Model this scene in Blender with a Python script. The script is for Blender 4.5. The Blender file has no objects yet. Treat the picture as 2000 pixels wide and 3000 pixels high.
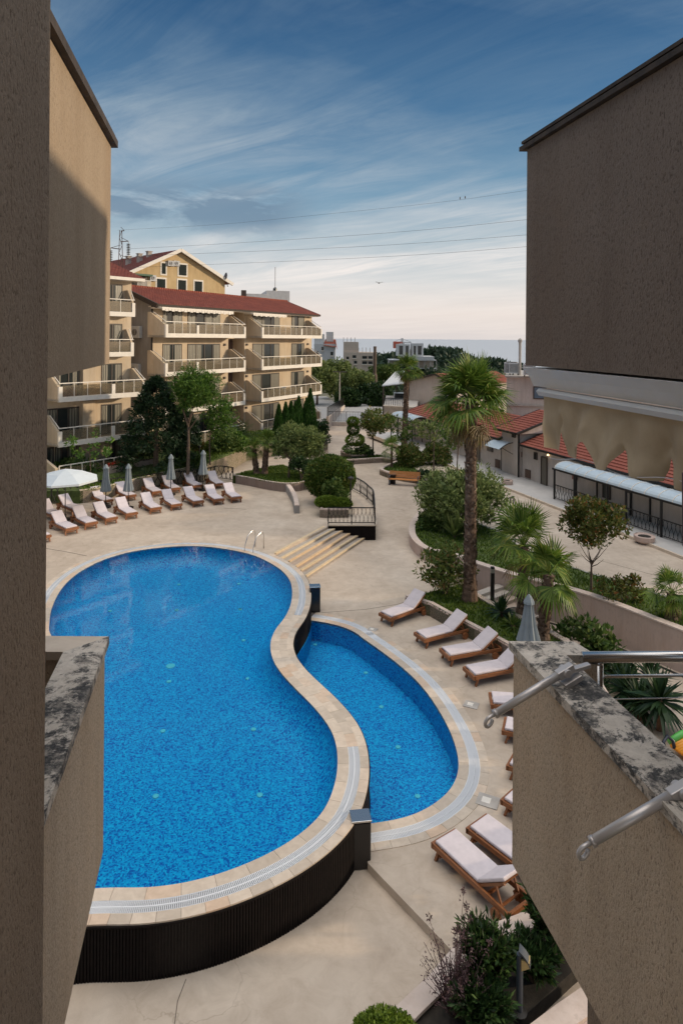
import bpy, bmesh, math, random
from mathutils import Vector, Matrix, noise
R = math.radians
random.seed(7)
SC = bpy.context.scene
COL = SC.collection

# ------------------------------------------------------------------ survey
# Camera stands at (0,0,CZ) looking along +Y; FOC is the focal length in photo
# pixels (photo 2000 wide), PX,PY the principal point.
CZ, FOC, PX, PY = 10.0, 1900.0, 1000.0, 991.0
ROLL = R(0.45)
_c, _s = math.cos(ROLL), math.sin(ROLL)
def lvl(px, py):
    u, v = px - PX, py - PY
    return u*_c + v*_s, -u*_s + v*_c
def at(px, py, z=0.0):            # photo pixel -> point on the level z
    u, v = lvl(px, py)
    Y = FOC*(CZ - z)/v
    return Vector((u*Y/FOC, Y, z))
def atY(px, py, Y):               # photo pixel -> point at distance Y
    u, v = lvl(px, py)
    return Vector((u*Y/FOC, Y, CZ - v*Y/FOC))
CROP = dict(A=(100,600,1.7422), B=(800,900,1.96), C=(1100,1000,1.7422), D=(100,1300,1.568),
            E=(1050,1650,1.6505), F=(1000,2200,1.568), G=(0,1700,1.4255), H=(1400,100,1.68),
            I=(120,1360,2.6133), J=(1380,1700,2.529), K=(1230,2300,3.136), L=(0,1800,2.6125),
            M=(880,960,2.3059), N=(300,640,2.24), O=(1080,1180,2.8), P=(1560,1180,3.5636),
            Q=(640,1180,3.2667), R=(120,1080,2.6133), S=(1000,1100,3.92), T=(840,1500,3.92),
            U=(1640,1840,4.3556), V=(0,0,2.045))
def cp(k, x, y):
    ox, oy, s = CROP[k]
    return ox + x/s, oy + y/s
def g(k, x, y, z=0.0): return at(*cp(k, x, y), z)
def gy(k, x, y, Y): return atY(*cp(k, x, y), Y)

# ------------------------------------------------------------------ mesh builder
class MB:
    def __init__(s): s.v = []; s.f = []
    def add(s, vs, fs):
        n = len(s.v); s.v.extend([tuple(p) for p in vs]); s.f.extend([tuple(i+n for i in f) for f in fs])
    def box(s, x0, x1, y0, y1, z0, z1):
        s.add([(x0,y0,z0),(x1,y0,z0),(x1,y1,z0),(x0,y1,z0),(x0,y0,z1),(x1,y0,z1),(x1,y1,z1),(x0,y1,z1)],
              [(0,3,2,1),(4,5,6,7),(0,1,5,4),(1,2,6,5),(2,3,7,6),(3,0,4,7)])
    def obox(s, c, sx, sy, sz, rot=None):
        M = rot if rot else Matrix.Identity(3)
        c = Vector(c); vs = []
        for z in (-1,1):
            for x, y in ((-1,-1),(1,-1),(1,1),(-1,1)):
                vs.append(c + M @ Vector((x*sx/2, y*sy/2, z*sz/2)))
        s.add(vs, [(0,3,2,1),(4,5,6,7),(0,1,5,4),(1,2,6,5),(2,3,7,6),(3,0,4,7)])
    def bar(s, p, q, w, h, up=(0,0,1)):
        p = Vector(p); q = Vector(q); d = (q-p)
        if d.length < 1e-6: return
        d.normalize(); up = Vector(up)
        if abs(d.dot(up)) > .98: up = Vector((1,0,0))
        a = d.cross(up).normalized(); b = a.cross(d)
        vs = []
        for o in (p, q):
            for i, j in ((-1,-1),(1,-1),(1,1),(-1,1)):
                vs.append(o + a*(i*w/2) + b*(j*h/2))
        s.add(vs, [(0,1,2,3),(7,6,5,4),(0,4,5,1),(1,5,6,2),(2,6,7,3),(3,7,4,0)])
    def tube(s, pts, r, n=8, cap=True):
        pts = [Vector(p) for p in pts]; N = len(pts)
        rs = r if isinstance(r, (list, tuple)) else [r]*N
        vs = []; prev = None
        for i, p in enumerate(pts):
            t = (pts[min(i+1,N-1)] - pts[max(i-1,0)])
            t = t.normalized() if t.length > 1e-9 else Vector((0,0,1))
            if prev is None:
                up = Vector((0,0,1)) if abs(t.z) < .9 else Vector((1,0,0))
                a = t.cross(up).normalized()
            else:
                a = (prev - t*prev.dot(t))
                a = a.normalized() if a.length > 1e-6 else t.orthogonal().normalized()
            b = t.cross(a); prev = a
            for k in range(n):
                th = 2*math.pi*k/n
                vs.append(p + (a*math.cos(th) + b*math.sin(th))*rs[i])
        fs = []
        for i in range(N-1):
            for k in range(n):
                k2 = (k+1) % n
                fs.append((i*n+k, i*n+k2, (i+1)*n+k2, (i+1)*n+k))
        if cap:
            fs.append(tuple(range(n-1,-1,-1))); fs.append(tuple((N-1)*n+k for k in range(n)))
        s.add(vs, fs)
    def prism(s, poly, z0, z1, top=True, bottom=True):
        n = len(poly)
        a = 0
        for i in range(n):
            j = (i+1) % n; a += poly[i][0]*poly[j][1] - poly[j][0]*poly[i][1]
        if a < 0: poly = list(poly)[::-1]
        zz0 = z0 if callable(z0) else (lambda p: z0)
        zz1 = z1 if callable(z1) else (lambda p: z1)
        vs = [(p[0],p[1],zz0(p)) for p in poly] + [(p[0],p[1],zz1(p)) for p in poly]
        fs = [(i, (i+1)%n, n+(i+1)%n, n+i) for i in range(n)]
        if top: fs.append(tuple(range(n, 2*n)))
        if bottom: fs.append(tuple(range(n-1,-1,-1)))
        s.add(vs, fs)
    def quad(s, a, b, c, d): s.add([a,b,c,d], [(0,1,2,3)])
    def strip(s, L, Rr):
        n = len(L); s.add(list(L)+list(Rr), [(i, i+1, n+i+1, n+i) for i in range(n-1)])
    def wall(s, path, t, z0, z1, closed=False):        # wall of thickness t along a plan path (left side = path)
        off = offset(path, t, closed)
        n = len(path)
        zz0 = z0 if callable(z0) else (lambda p: z0)
        zz1 = z1 if callable(z1) else (lambda p: z1)
        vs = []
        for P in (path, off):
            vs += [(p[0],p[1],zz0(p)) for p in P]; vs += [(p[0],p[1],zz1(p)) for p in P]
        m = n if closed else n-1
        fs = []
        for i in range(m):
            j = (i+1) % n
            fs += [(i,j,n+j,n+i), (2*n+j,2*n+i,3*n+i,3*n+j), (n+i,n+j,3*n+j,3*n+i), (j,i,2*n+i,2*n+j)]
        if not closed:
            fs += [(0,n,3*n,2*n), (n-1,3*n-1,4*n-1,2*n-1)]
        s.add(vs, fs)
    def lathe(s, prof, c=(0,0,0), n=16, lobes=0, amp=0):
        c = Vector(c); vs = []; m = len(prof)
        for r, z in prof:
            for k in range(n):
                th = 2*math.pi*k/n
                rr = r*(1 + (amp*math.cos(lobes*th) if lobes else 0))
                vs.append(c + Vector((rr*math.cos(th), rr*math.sin(th), z)))
        fs = [(i*n+k, i*n+(k+1)%n, (i+1)*n+(k+1)%n, (i+1)*n+k) for i in range(m-1) for k in range(n)]
        fs.append(tuple(range(n-1,-1,-1))); fs.append(tuple((m-1)*n+k for k in range(n)))
        s.add(vs, fs)
    def build(s, name, mat, parent=None, bevel=0, smooth=False, recalc=False, local=False):
        me = bpy.data.meshes.new(name)
        vs = s.v
        if parent is not None and not local:
            inv = parent.matrix_basis.inverted()
            if parent.parent is not None: inv = inv @ parent.parent.matrix_basis.inverted()
            vs = [tuple(inv @ Vector(p)) for p in vs]
        me.from_pydata(vs, [], s.f)
        if recalc:
            bm = bmesh.new(); bm.from_mesh(me)
            bmesh.ops.recalc_face_normals(bm, faces=bm.faces); bm.to_mesh(me); bm.free()
        if smooth:
            for p in me.polygons: p.use_smooth = True
        me.materials.append(mat)
        o = bpy.data.objects.new(name, me); COL.objects.link(o)
        if parent is not None:
            o.parent = parent
        if bevel:
            md = o.modifiers.new('bevel', 'BEVEL'); md.width = bevel; md.segments = 2; md.limit_method = 'ANGLE'
        return o

def offset(path, t, closed=False):
    n = len(path); out = []
    for i in range(n):
        if closed: a, b = path[i-1], path[(i+1)%n]
        else: a, b = path[max(i-1,0)], path[min(i+1,n-1)]
        dx, dy = b[0]-a[0], b[1]-a[1]; L = math.hypot(dx,dy) or 1
        nx, ny = dy/L, -dx/L
        k = 1.0
        if 0 < i < n-1 or closed:
            p, q = path[i-1], path[i]; e = (q[0]-p[0], q[1]-p[1]); l = math.hypot(*e) or 1
            c = (nx*e[1]/l - ny*e[0]/l)
            k = 1/max(.5, abs(c))
        out.append((path[i][0]+nx*t*k, path[i][1]+ny*t*k))
    return out
def spline(pts, n=8, closed=False):
    P = [Vector(p[:2]) if len(p) > 1 else p for p in pts]; N = len(P); out = []
    rng = range(N) if closed else range(N-1)
    for i in rng:
        p0 = P[i-1] if (closed or i > 0) else P[0]; p1 = P[i]; p2 = P[(i+1)%N]
        p3 = P[(i+2)%N] if (closed or i+2 < N) else P[-1]
        for k in range(n):
            t = k/n
            out.append(tuple(.5*((2*p1)+(-p0+p2)*t+(2*p0-5*p1+4*p2-p3)*t*t+(-p0+3*p1-3*p2+p3)*t**3)))
    if not closed: out.append(tuple(P[-1]))
    return out
def resample(path, step, closed=False):
    P = [Vector(p) for p in path]
    if closed: P = P + [P[0]]
    L = [0]
    for a, b in zip(P, P[1:]): L.append(L[-1]+(b-a).length)
    n = max(2, round(L[-1]/step)); out = []; j = 0
    for i in range(n if closed else n+1):
        d = L[-1]*i/n
        while j < len(L)-2 and L[j+1] < d: j += 1
        t = (d-L[j])/max(1e-9, L[j+1]-L[j]); out.append(tuple(P[j].lerp(P[j+1], t)))
    return out

# ------------------------------------------------------------------ scene graph helpers
def tag(o, label=None, cat=None, group=None, kind=None):
    if label: o['label'] = label
    if cat: o['category'] = cat
    if group: o['group'] = group
    if kind: o['kind'] = kind
    return o
def thing(name, label, cat, loc=(0,0,0), rz=0, group=None):
    o = bpy.data.objects.new(name, None); COL.objects.link(o)
    o.empty_display_size = .3
    o.location = loc; o.rotation_euler = (0,0,rz)
    o.matrix_basis = Matrix.Translation(Vector(loc)) @ Matrix.Rotation(rz, 4, 'Z')
    return tag(o, label, cat, group)
def dup(root, loc=None, rz=None, label=None, group=None):
    r = root.copy(); COL.objects.link(r)
    if loc is not None: r.location = loc
    if rz is not None: r.rotation_euler = (0,0,rz)
    if label: r['label'] = label
    if group: r['group'] = group
    for ch in list(root.children):
        c = ch.copy(); COL.objects.link(c); c.parent = r
        for gch in list(ch.children):
            d = gch.copy(); COL.objects.link(d); d.parent = c
    return r
def struct(name, mb, mat, **k):
    o = mb.build(name, mat, **k); o['kind'] = 'structure'; return o

# ------------------------------------------------------------------ materials
def mat(name):
    m = bpy.data.materials.new(name); m.use_nodes = True
    nt = m.node_tree; return m, nt, nt.nodes['Principled BSDF']
def N(nt, t, **k):
    n = nt.nodes.new(t)
    for a, b in k.items():
        if a.startswith('i_'):
            key = a[2:].replace('_',' ')
            n.inputs[key].default_value = b
        else: setattr(n, a, b)
    return n
def ramp(nt, stops, src, interp='LINEAR'):
    r = N(nt, 'ShaderNodeValToRGB'); cr = r.color_ramp; cr.interpolation = interp
    while len(cr.elements) < len(stops): cr.elements.new(.5)
    for e, (p, c) in zip(cr.elements, stops):
        e.position = p; e.color = tuple(c) + ((1,) if len(c) == 3 else ())
    nt.links.new(src, r.inputs[0]); return r.outputs[0]
def coords(nt, scale=(1,1,1), kind='Object'):
    tc = N(nt, 'ShaderNodeTexCoord'); mp = N(nt, 'ShaderNodeMapping'); mp.inputs['Scale'].default_value = scale
    nt.links.new(tc.outputs[kind], mp.inputs[0]); return mp.outputs[0]
def nz(nt, vec, scale, detail=4, rough=.55, dist=0):
    n = N(nt, 'ShaderNodeTexNoise'); n.inputs['Scale'].default_value = scale; n.inputs['Detail'].default_value = detail
    n.inputs['Roughness'].default_value = rough; n.inputs['Distortion'].default_value = dist
    nt.links.new(vec, n.inputs['Vector']); return n.outputs['Fac']
def mix(nt, fac, a, b, mode='MIX'):
    m = N(nt, 'ShaderNodeMix', data_type='RGBA', blend_type=mode)
    for s, v in ((0,fac),(6,a),(7,b)):
        if hasattr(v, 'links') or hasattr(v, 'is_linked'): nt.links.new(v, m.inputs[s])
        else: m.inputs[s].default_value = v if s == 0 else (tuple(v)+(1,) if len(v) == 3 else v)
    return m.outputs[2]
def bump(nt, bs, h, strength=.3, dist=.02):
    b = N(nt, 'ShaderNodeBump'); b.inputs['Strength'].default_value = strength; b.inputs['Distance'].default_value = dist
    nt.links.new(h, b.inputs['Height']); nt.links.new(b.outputs[0], bs.inputs['Normal']); return b
def plain(name, col, rough=.6, metal=0, spec=None, vary=0, vscale=3, bmp=0, bscale=60):
    m, nt, bs = mat(name)
    bs.inputs['Base Color'].default_value = tuple(col)+(1,); bs.inputs['Roughness'].default_value = rough
    bs.inputs['Metallic'].default_value = metal
    if spec is not None: bs.inputs['Specular IOR Level'].default_value = spec
    v = None
    if vary:
        v = coords(nt)
        f = nz(nt, v, vscale, 5, .6)
        lo = tuple(max(0, c*(1-vary)) for c in col); hi = tuple(min(1, c*(1+vary)) for c in col)
        nt.links.new(ramp(nt, [(.3,lo),(.7,hi)], f), bs.inputs['Base Color'])
    if bmp:
        v = v or coords(nt)
        bump(nt, bs, nz(nt, v, bscale, 3), bmp, .01)
    return m
def leafmat(name, c0, c1, c2=None, rough=.55, trans=.25):
    m, nt, bs = mat(name)
    gn = N(nt, 'ShaderNodeNewGeometry')
    stops = [(0,c0),(1,c1)] if c2 is None else [(0,c0),(.8,c1),(1,c2)]
    c = ramp(nt, stops, gn.outputs['Random Per Island'])
    nt.links.new(c, bs.inputs['Base Color']); bs.inputs['Roughness'].default_value = rough
    bs.inputs['Specular IOR Level'].default_value = .25
    if trans:
        t = N(nt, 'ShaderNodeBsdfTranslucent'); nt.links.new(c, t.inputs[0])
        ms = N(nt, 'ShaderNodeMixShader'); ms.inputs[0].default_value = trans
        nt.links.new(bs.outputs[0], ms.inputs[1]); nt.links.new(t.outputs[0], ms.inputs[2])
        nt.links.new(ms.outputs[0], nt.nodes['Material Output'].inputs[0])
    return m

MT = {}
def stucco(name, col, dark, sc=(1,1,.45), grain=95, st=.5, kind='Object'):
    m, nt, bs = mat(name)
    v = coords(nt, sc, kind)
    big = nz(nt, v, 1.3, 4, .6); fine = nz(nt, v, grain, 3, .65, .3); mid = nz(nt, v, grain*.35, 4, .7)
    base = ramp(nt, [(.25,tuple(c*.86 for c in col)),(.75,tuple(min(1,c*1.1) for c in col))], big)
    pits = ramp(nt, [(.34,(1,1,1)),(.46,(0,0,0))], fine)
    strk = ramp(nt, [(.46,(1,1,1)),(.74,(.87,.85,.83))], nz(nt, coords(nt, (5,5,.28), kind), 1.0, 5, .6))
    ptch = ramp(nt, [(.45,(1,1,1)),(.75,(.90,.84,.78))], nz(nt, v, .8, 6, .7, .4))
    base = mix(nt, 1.0, mix(nt, 1.0, base, strk, 'MULTIPLY'), ptch, 'MULTIPLY')
    c = mix(nt, pits, base, dark)
    nt.links.new(c, bs.inputs['Base Color']); bs.inputs['Roughness'].default_value = .92
    bs.inputs['Specular IOR Level'].default_value = .15
    ad = N(nt, 'ShaderNodeMath', operation='ADD'); nt.links.new(fine, ad.inputs[0]); nt.links.new(mid, ad.inputs[1])
    bump(nt, bs, ad.outputs[0], st, .012)
    return m
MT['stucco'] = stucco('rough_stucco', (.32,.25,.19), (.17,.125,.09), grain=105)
MT['stucco_shade'] = stucco('shaded_stucco', (.23,.185,.155), (.12,.092,.075), grain=115)  # darkened copy; the right upper wall's shade is put into the colour
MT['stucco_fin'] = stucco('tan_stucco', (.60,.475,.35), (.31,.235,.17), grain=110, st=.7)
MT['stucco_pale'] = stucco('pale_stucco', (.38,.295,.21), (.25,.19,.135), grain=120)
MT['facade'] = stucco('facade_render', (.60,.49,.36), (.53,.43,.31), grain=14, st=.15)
MT['shade_grey'] = stucco('shaded_side_render', (.31,.295,.285), (.27,.255,.25), grain=14, st=.15)  # grey carries the shade of the gable and ramp faces in the colour
MT['yellow_wall'] = stucco('yellow_render', (.58,.43,.24), (.52,.38,.21), grain=9, st=.1)
MT['gallery_wall'] = stucco('gallery_render', (.55,.48,.43), (.50,.43,.38), grain=10, st=.15)
MT['pink_wall'] = stucco('pink_garden_wall', (.56,.43,.37), (.49,.37,.32), grain=12, st=.2)
MT['cream_wall'] = stucco('cream_garden_wall', (.74,.60,.47), (.67,.53,.41), grain=10, st=.2)
MT['town_wall'] = plain('town_render', (.50,.42,.35), .9, vary=.12)
MT['town_white'] = plain('town_white_render', (.55,.55,.55), .9, vary=.1)
MT['white_trim'] = plain('white_trim', (.74,.68,.60), .6, vary=.08, vscale=4)
MT['concrete'] = plain('raw_concrete', (.42,.38,.34), .9, vary=.2, vscale=2)

def deckmat():
    m, nt, bs = mat('stamped_concrete')
    v = coords(nt)
    a = nz(nt, v, .35, 5, .62); b = nz(nt, v, 2.2, 6, .7, .6); f = nz(nt, v, 26, 3)
    c1 = ramp(nt, [(.28,(.47,.375,.29)),(.5,(.56,.455,.355)),(.72,(.64,.535,.43))], a)
    c2 = ramp(nt, [(.30,(.82,.80,.78)),(.62,(1,1,1))], b)
    c = mix(nt, 1.0, c1, c2, 'MULTIPLY')
    wv = N(nt, 'ShaderNodeVectorMath', operation='ADD')
    w1 = N(nt, 'ShaderNodeTexNoise'); w1.inputs['Scale'].default_value = 1.1; w1.inputs['Detail'].default_value = 4
    nt.links.new(v, w1.inputs['Vector'])
    sc = N(nt, 'ShaderNodeVectorMath', operation='SCALE'); sc.inputs['Scale'].default_value = 1.6
    nt.links.new(w1.outputs['Color'], sc.inputs[0]); nt.links.new(v, wv.inputs[0]); nt.links.new(sc.outputs[0], wv.inputs[1])
    vo = N(nt, 'ShaderNodeTexVoronoi', feature='DISTANCE_TO_EDGE'); vo.inputs['Scale'].default_value = .75
    nt.links.new(wv.outputs[0], vo.inputs['Vector'])
    cr = ramp(nt, [(0,(.78,.76,.74)),(.012,(1,1,1))], vo.outputs['Distance'])
    msk = ramp(nt, [(.42,(0,0,0)),(.6,(1,1,1))], nz(nt, v, .5, 3))
    c = mix(nt, msk, c, mix(nt, 1.0, c, cr, 'MULTIPLY'))
    st = ramp(nt, [(.58,(1,1,1)),(.80,(.80,.78,.76))], nz(nt, v, .9, 8, .75, .5))
    c = mix(nt, 1.0, c, st, 'MULTIPLY')
    nt.links.new(c, bs.inputs['Base Color'])
    bs.inputs['Roughness'].default_value = .62; bs.inputs['Specular IOR Level'].default_value = .3
    ad = N(nt, 'ShaderNodeMath', operation='ADD'); nt.links.new(b, ad.inputs[0]); nt.links.new(f, ad.inputs[1])
    bump(nt, bs, ad.outputs[0], .25, .012)
    return m
MT['deck'] = deckmat()

def stone(name, base, var=.25, rough=.55):
    m, nt, bs = mat(name)
    gn = N(nt, 'ShaderNodeNewGeometry'); v = coords(nt)
    lo = tuple(c*(1-var) for c in base); hi = tuple(min(1,c*(1+var*.7)) for c in base)
    warm = (base[0]*1.02, base[1]*.88, base[2]*.78)
    c = ramp(nt, [(0,lo),(.35,base),(.7,hi),(1,warm)], gn.outputs['Random Per Island'])
    n = ramp(nt, [(.3,(.82,.80,.78)),(.65,(1,1,1))], nz(nt, v, 5, 5, .65, .5))
    nt.links.new(mix(nt, 1.0, c, n, 'MULTIPLY'), bs.inputs['Base Color'])
    bs.inputs['Roughness'].default_value = rough
    bump(nt, bs, nz(nt, v, 30, 3), .1, .004)
    return m
MT['coping'] = stone('travertine_coping', (.62,.51,.40), .16)
MT['steps'] = stone('sandstone_nosing', (.66,.51,.32), .10)
MT['path_stone'] = stone('step_concrete', (.42,.37,.32), .12)

def lichen():
    m, nt, bs = mat('lichen_stone_coping')
    v = coords(nt)
    a = nz(nt, v, 4.2, 10, .80, .25); b = nz(nt, v, 14, 8, .80, .15); d = nz(nt, v, 60, 3, .6)
    base = ramp(nt, [(.3,(.46,.39,.32)),(.7,(.70,.62,.53))], b)
    dk = ramp(nt, [(.47,(0,0,0)),(.525,(1,1,1))], a)
    dk2 = ramp(nt, [(.36,(0,0,0)),(.52,(1,1,1))], b)
    k = mix(nt, 1.0, dk, dk2, 'MULTIPLY')
    k2 = mix(nt, .35, k, dk)
    c = mix(nt, k2, base, ramp(nt, [(.3,(.022,.02,.02)),(.7,(.085,.08,.075))], d))
    nt.links.new(c, bs.inputs['Base Color']); bs.inputs['Roughness'].default_value = .9
    bump(nt, bs, b, .35, .012)
    return m
MT['lichen'] = lichen()

def mosaic():
    m, nt, bs = mat('pool_mosaic')
    v = coords(nt, (1,1,1))
    wb = N(nt, 'ShaderNodeTexNoise'); wb.inputs['Scale'].default_value = 9; wb.inputs['Detail'].default_value = 3; nt.links.new(v, wb.inputs['Vector'])
    ws = N(nt, 'ShaderNodeVectorMath', operation='SCALE'); ws.inputs['Scale'].default_value = .12; nt.links.new(wb.outputs['Color'], ws.inputs[0])
    wa = N(nt, 'ShaderNodeVectorMath', operation='ADD'); nt.links.new(v, wa.inputs[0]); nt.links.new(ws.outputs[0], wa.inputs[1])
    sn = N(nt, 'ShaderNodeVectorMath', operation='SNAP'); sn.inputs[1].default_value = (.033,.033,.033)
    nt.links.new(wa.outputs[0], sn.inputs[0])
    wn = N(nt, 'ShaderNodeTexWhiteNoise', noise_dimensions='3D'); nt.links.new(sn.outputs[0], wn.inputs['Vector'])
    c = ramp(nt, [(0,(.001,.08,.37)),(.26,(.001,.13,.46)),(.31,(.001,.295,.62)),(.74,(.002,.365,.68)),(.80,(.004,.46,.74)),(1,(.006,.51,.78))], wn.outputs['Value'], 'LINEAR')
    nt.links.new(c, bs.inputs['Base Color']); bs.inputs['Roughness'].default_value = .45
    return m
MT['mosaic'] = mosaic()

def watermat(name, tint, rip=.05, scale=2.2):
    m, nt, bs = mat(name)
    nt.nodes.remove(bs)
    v = coords(nt)
    tr = N(nt, 'ShaderNodeBsdfTransparent'); tr.inputs[0].default_value = tuple(tint)+(1,)
    gl = N(nt, 'ShaderNodeBsdfGlossy'); gl.inputs['Roughness'].default_value = .03
    fr = N(nt, 'ShaderNodeFresnel'); fr.inputs['IOR'].default_value = 1.28
    b = N(nt, 'ShaderNodeBump'); b.inputs['Strength'].default_value = rip; b.inputs['Distance'].default_value = .05
    h = nz(nt, v, scale, 4, .55, .4)
    nt.links.new(h, b.inputs['Height']); nt.links.new(b.outputs[0], gl.inputs['Normal']); nt.links.new(b.outputs[0], fr.inputs['Normal'])
    ms = N(nt, 'ShaderNodeMixShader'); nt.links.new(fr.outputs[0], ms.inputs[0])
    nt.links.new(tr.outputs[0], ms.inputs[1]); nt.links.new(gl.outputs[0], ms.inputs[2])
    nt.links.new(ms.outputs[0], nt.nodes['Material Output'].inputs[0])
    return m
MT['water'] = watermat('pool_water_surface', (.80,.93,1.0))

def seamat():
    m, nt, bs = mat('sea_water')
    v = coords(nt, (1,.35,1))
    bs.inputs['Base Color'].default_value = (.46,.47,.49,1); bs.inputs['Roughness'].default_value = .3
    bs.inputs['IOR'].default_value = 1.33
    bump(nt, bs, nz(nt, v, .05, 6, .6), .12, 2.0)
    return m
MT['sea'] = seamat()

def tilemat(name, c0, c1, period=.28):
    m, nt, bs = mat(name)
    v = coords(nt)
    f = nz(nt, v, 1.2, 5, .6); f2 = nz(nt, v, 9, 4, .7)
    c = ramp(nt, [(.3,c0),(.7,c1)], f)
    c = mix(nt, 1.0, c, ramp(nt, [(.3,(.65,.6,.58)),(.6,(1,1,1))], f2), 'MULTIPLY')
    nt.links.new(c, bs.inputs['Base Color']); bs.inputs['Roughness'].default_value = .8
    w = N(nt, 'ShaderNodeTexWave', wave_type='BANDS', bands_direction='X'); w.inputs['Scale'].default_value = .314/period*1.0
    nt.links.new(v, w.inputs['Vector'])
    bump(nt, bs, w.outputs['Fac'], .7, .05)
    return m
MT['tile_dark'] = tilemat('dark_red_roof_tile', (.15,.032,.022), (.23,.056,.036))
MT['tile'] = tilemat('terracotta_roof_tile', (.25,.058,.034), (.37,.105,.062))

def woodmat(name, c0, c1, sc=(1,14,14)):
    m, nt, bs = mat(name)
    v = coords(nt, sc); f = nz(nt, v, 3, 5, .6, .5)
    nt.links.new(ramp(nt, [(.3,c0),(.7,c1)], f), bs.inputs['Base Color'])
    bs.inputs['Roughness'].default_value = .5
    return m
MT['teak'] = woodmat('oiled_teak', (.16,.052,.018), (.34,.13,.045))
MT['bench_wood'] = woodmat('orange_bench_wood', (.42,.16,.04), (.58,.24,.07))
MT['cushion'] = plain('cushion_fabric', (.64,.56,.565), .9, vary=.07, vscale=6, bmp=.15, bscale=30)
MT['slat'] = plain('dark_brown_slats', (.007,.0045,.004), .8, 0, .15, vary=.4, vscale=9)
MT['joint'] = plain('dark_deck_joint', (.16,.13,.10), .9)  # dark line of the expansion joints
MT['gutter'] = plain('dark_gutter', (.12,.12,.13), .8)  # dark lining of the overflow channels
MT['grate'] = plain('pale_plastic_grate', (.68,.68,.69), .5)
MT['steel'] = plain('brushed_steel', (.62,.60,.58), .25, 1)
MT['alu'] = plain('satin_aluminium', (.58,.53,.50), .36, .45)
MT['alu_white'] = plain('white_aluminium', (.72,.70,.67), .4, .05, vary=.05, vscale=5)
MT['iron'] = plain('black_iron', (.018,.016,.015), .5, .3)
MT['black_box'] = plain('black_lacquer', (.012,.010,.010), .25)
MT['roof_dark'] = plain('weathered_roof_edge', (.045,.032,.024), .8, vary=.5, vscale=12)
MT['glass'] = plain('dark_window_glass', (.03,.035,.035), .08, 0, .6)
MT['frame_dark'] = plain('dark_window_frame', (.06,.04,.03), .5)
MT['louvre'] = plain('brown_louvre', (.16,.10,.08), .7)
MT['balcony_glass'] = None
def bglass():
    m, nt, bs = mat('bronze_balcony_glass')
    nt.nodes.remove(bs)
    tr = N(nt, 'ShaderNodeBsdfTransparent'); tr.inputs[0].default_value = (.72,.66,.55,1)
    gl = N(nt, 'ShaderNodeBsdfGlossy'); gl.inputs['Roughness'].default_value = .05
    df = N(nt, 'ShaderNodeBsdfDiffuse'); df.inputs[0].default_value = (.42,.36,.27,1)
    ms = N(nt, 'ShaderNodeMixShader'); ms.inputs[0].default_value = .10
    m2 = N(nt, 'ShaderNodeMixShader'); m2.inputs[0].default_value = .22
    nt.links.new(tr.outputs[0], ms.inputs[1]); nt.links.new(gl.outputs[0], ms.inputs[2])
    nt.links.new(ms.outputs[0], m2.inputs[1]); nt.links.new(df.outputs[0], m2.inputs[2])
    nt.links.new(m2.outputs[0], nt.nodes['Material Output'].inputs[0]); return m
MT['balcony_glass'] = bglass()
def curtain():
    m, nt, bs = mat('curtain_cloth'); v = coords(nt)
    w = N(nt, 'ShaderNodeTexWave', wave_type='BANDS', bands_direction='X'); w.inputs['Scale'].default_value = 1.6
    w.inputs['Distortion'].default_value = 1.5; nt.links.new(v, w.inputs['Vector'])
    nt.links.new(ramp(nt, [(.2,(.07,.065,.05)),(.8,(.24,.22,.17))], w.outputs['Fac']), bs.inputs['Base Color'])
    bs.inputs['Roughness'].default_value = .35; return m
MT['curtain'] = curtain()
MT['polycarb'] = plain('milky_polycarbonate', (.55,.62,.66), .2, 0, .6, vary=.06)
MT['umbrella'] = plain('grey_umbrella_cloth', (.21,.24,.255), .85, vary=.08)
MT['umbrella_open'] = plain('pale_umbrella_cloth', (.58,.62,.64), .85, vary=.04)
def fabric():
    m, nt, bs = mat('beige_awning_cloth'); v = coords(nt, (1,1,.5))
    f = nz(nt, v, 6, 5, .65, 0)
    nt.links.new(ramp(nt, [(.3,(.44,.35,.24)),(.7,(.58,.48,.34))], f), bs.inputs['Base Color'])
    bs.inputs['Roughness'].default_value = .9
    bump(nt, bs, nz(nt, coords(nt, (1,1,.6)), 14, 4, .6, 0), .25, .01)
    t = N(nt, 'ShaderNodeBsdfTranslucent'); t.inputs[0].default_value = (.45,.36,.24,1)
    ms = N(nt, 'ShaderNodeMixShader'); ms.inputs[0].default_value = .25
    nt.links.new(bs.outputs[0], ms.inputs[1]); nt.links.new(t.outputs[0], ms.inputs[2])
    nt.links.new(ms.outputs[0], nt.nodes['Material Output'].inputs[0]); return m
MT['awning'] = fabric()
MT['bark'] = plain('tree_bark', (.13,.09,.065), .9, vary=.4, vscale=14, bmp=.6, bscale=25)
def palmbark():
    m, nt, bs = mat('palm_bark'); v = coords(nt, (1,1,.8)); gn = N(nt, 'ShaderNodeNewGeometry')
    f = nz(nt, v, 11, 4, .7)
    a = ramp(nt, [(.36,(.05,.03,.02)),(.50,(.16,.095,.06)),(.66,(.40,.28,.20))], f)
    b = ramp(nt, [(0,(.035,.02,.014)),(.55,(.12,.07,.045)),(.75,(.30,.20,.14)),(1,(.62,.47,.35))], gn.outputs['Random Per Island'])
    nt.links.new(mix(nt, .68, a, b), bs.inputs['Base Color']); bs.inputs['Roughness'].default_value = .9
    bump(nt, bs, f, .8, .03); return m
MT['palm_bark'] = palmbark()
MT['lawn'] = plain('lawn_soil', (.075,.105,.024), .95, vary=.5, vscale=2.5)
MT['soil'] = plain('dark_soil', (.028,.022,.016), .95, vary=.5, vscale=6, bmp=.5, bscale=20)
MT['land'] = plain('dry_ground', (.13,.12,.075), .95, vary=.4, vscale=.08)
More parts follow.
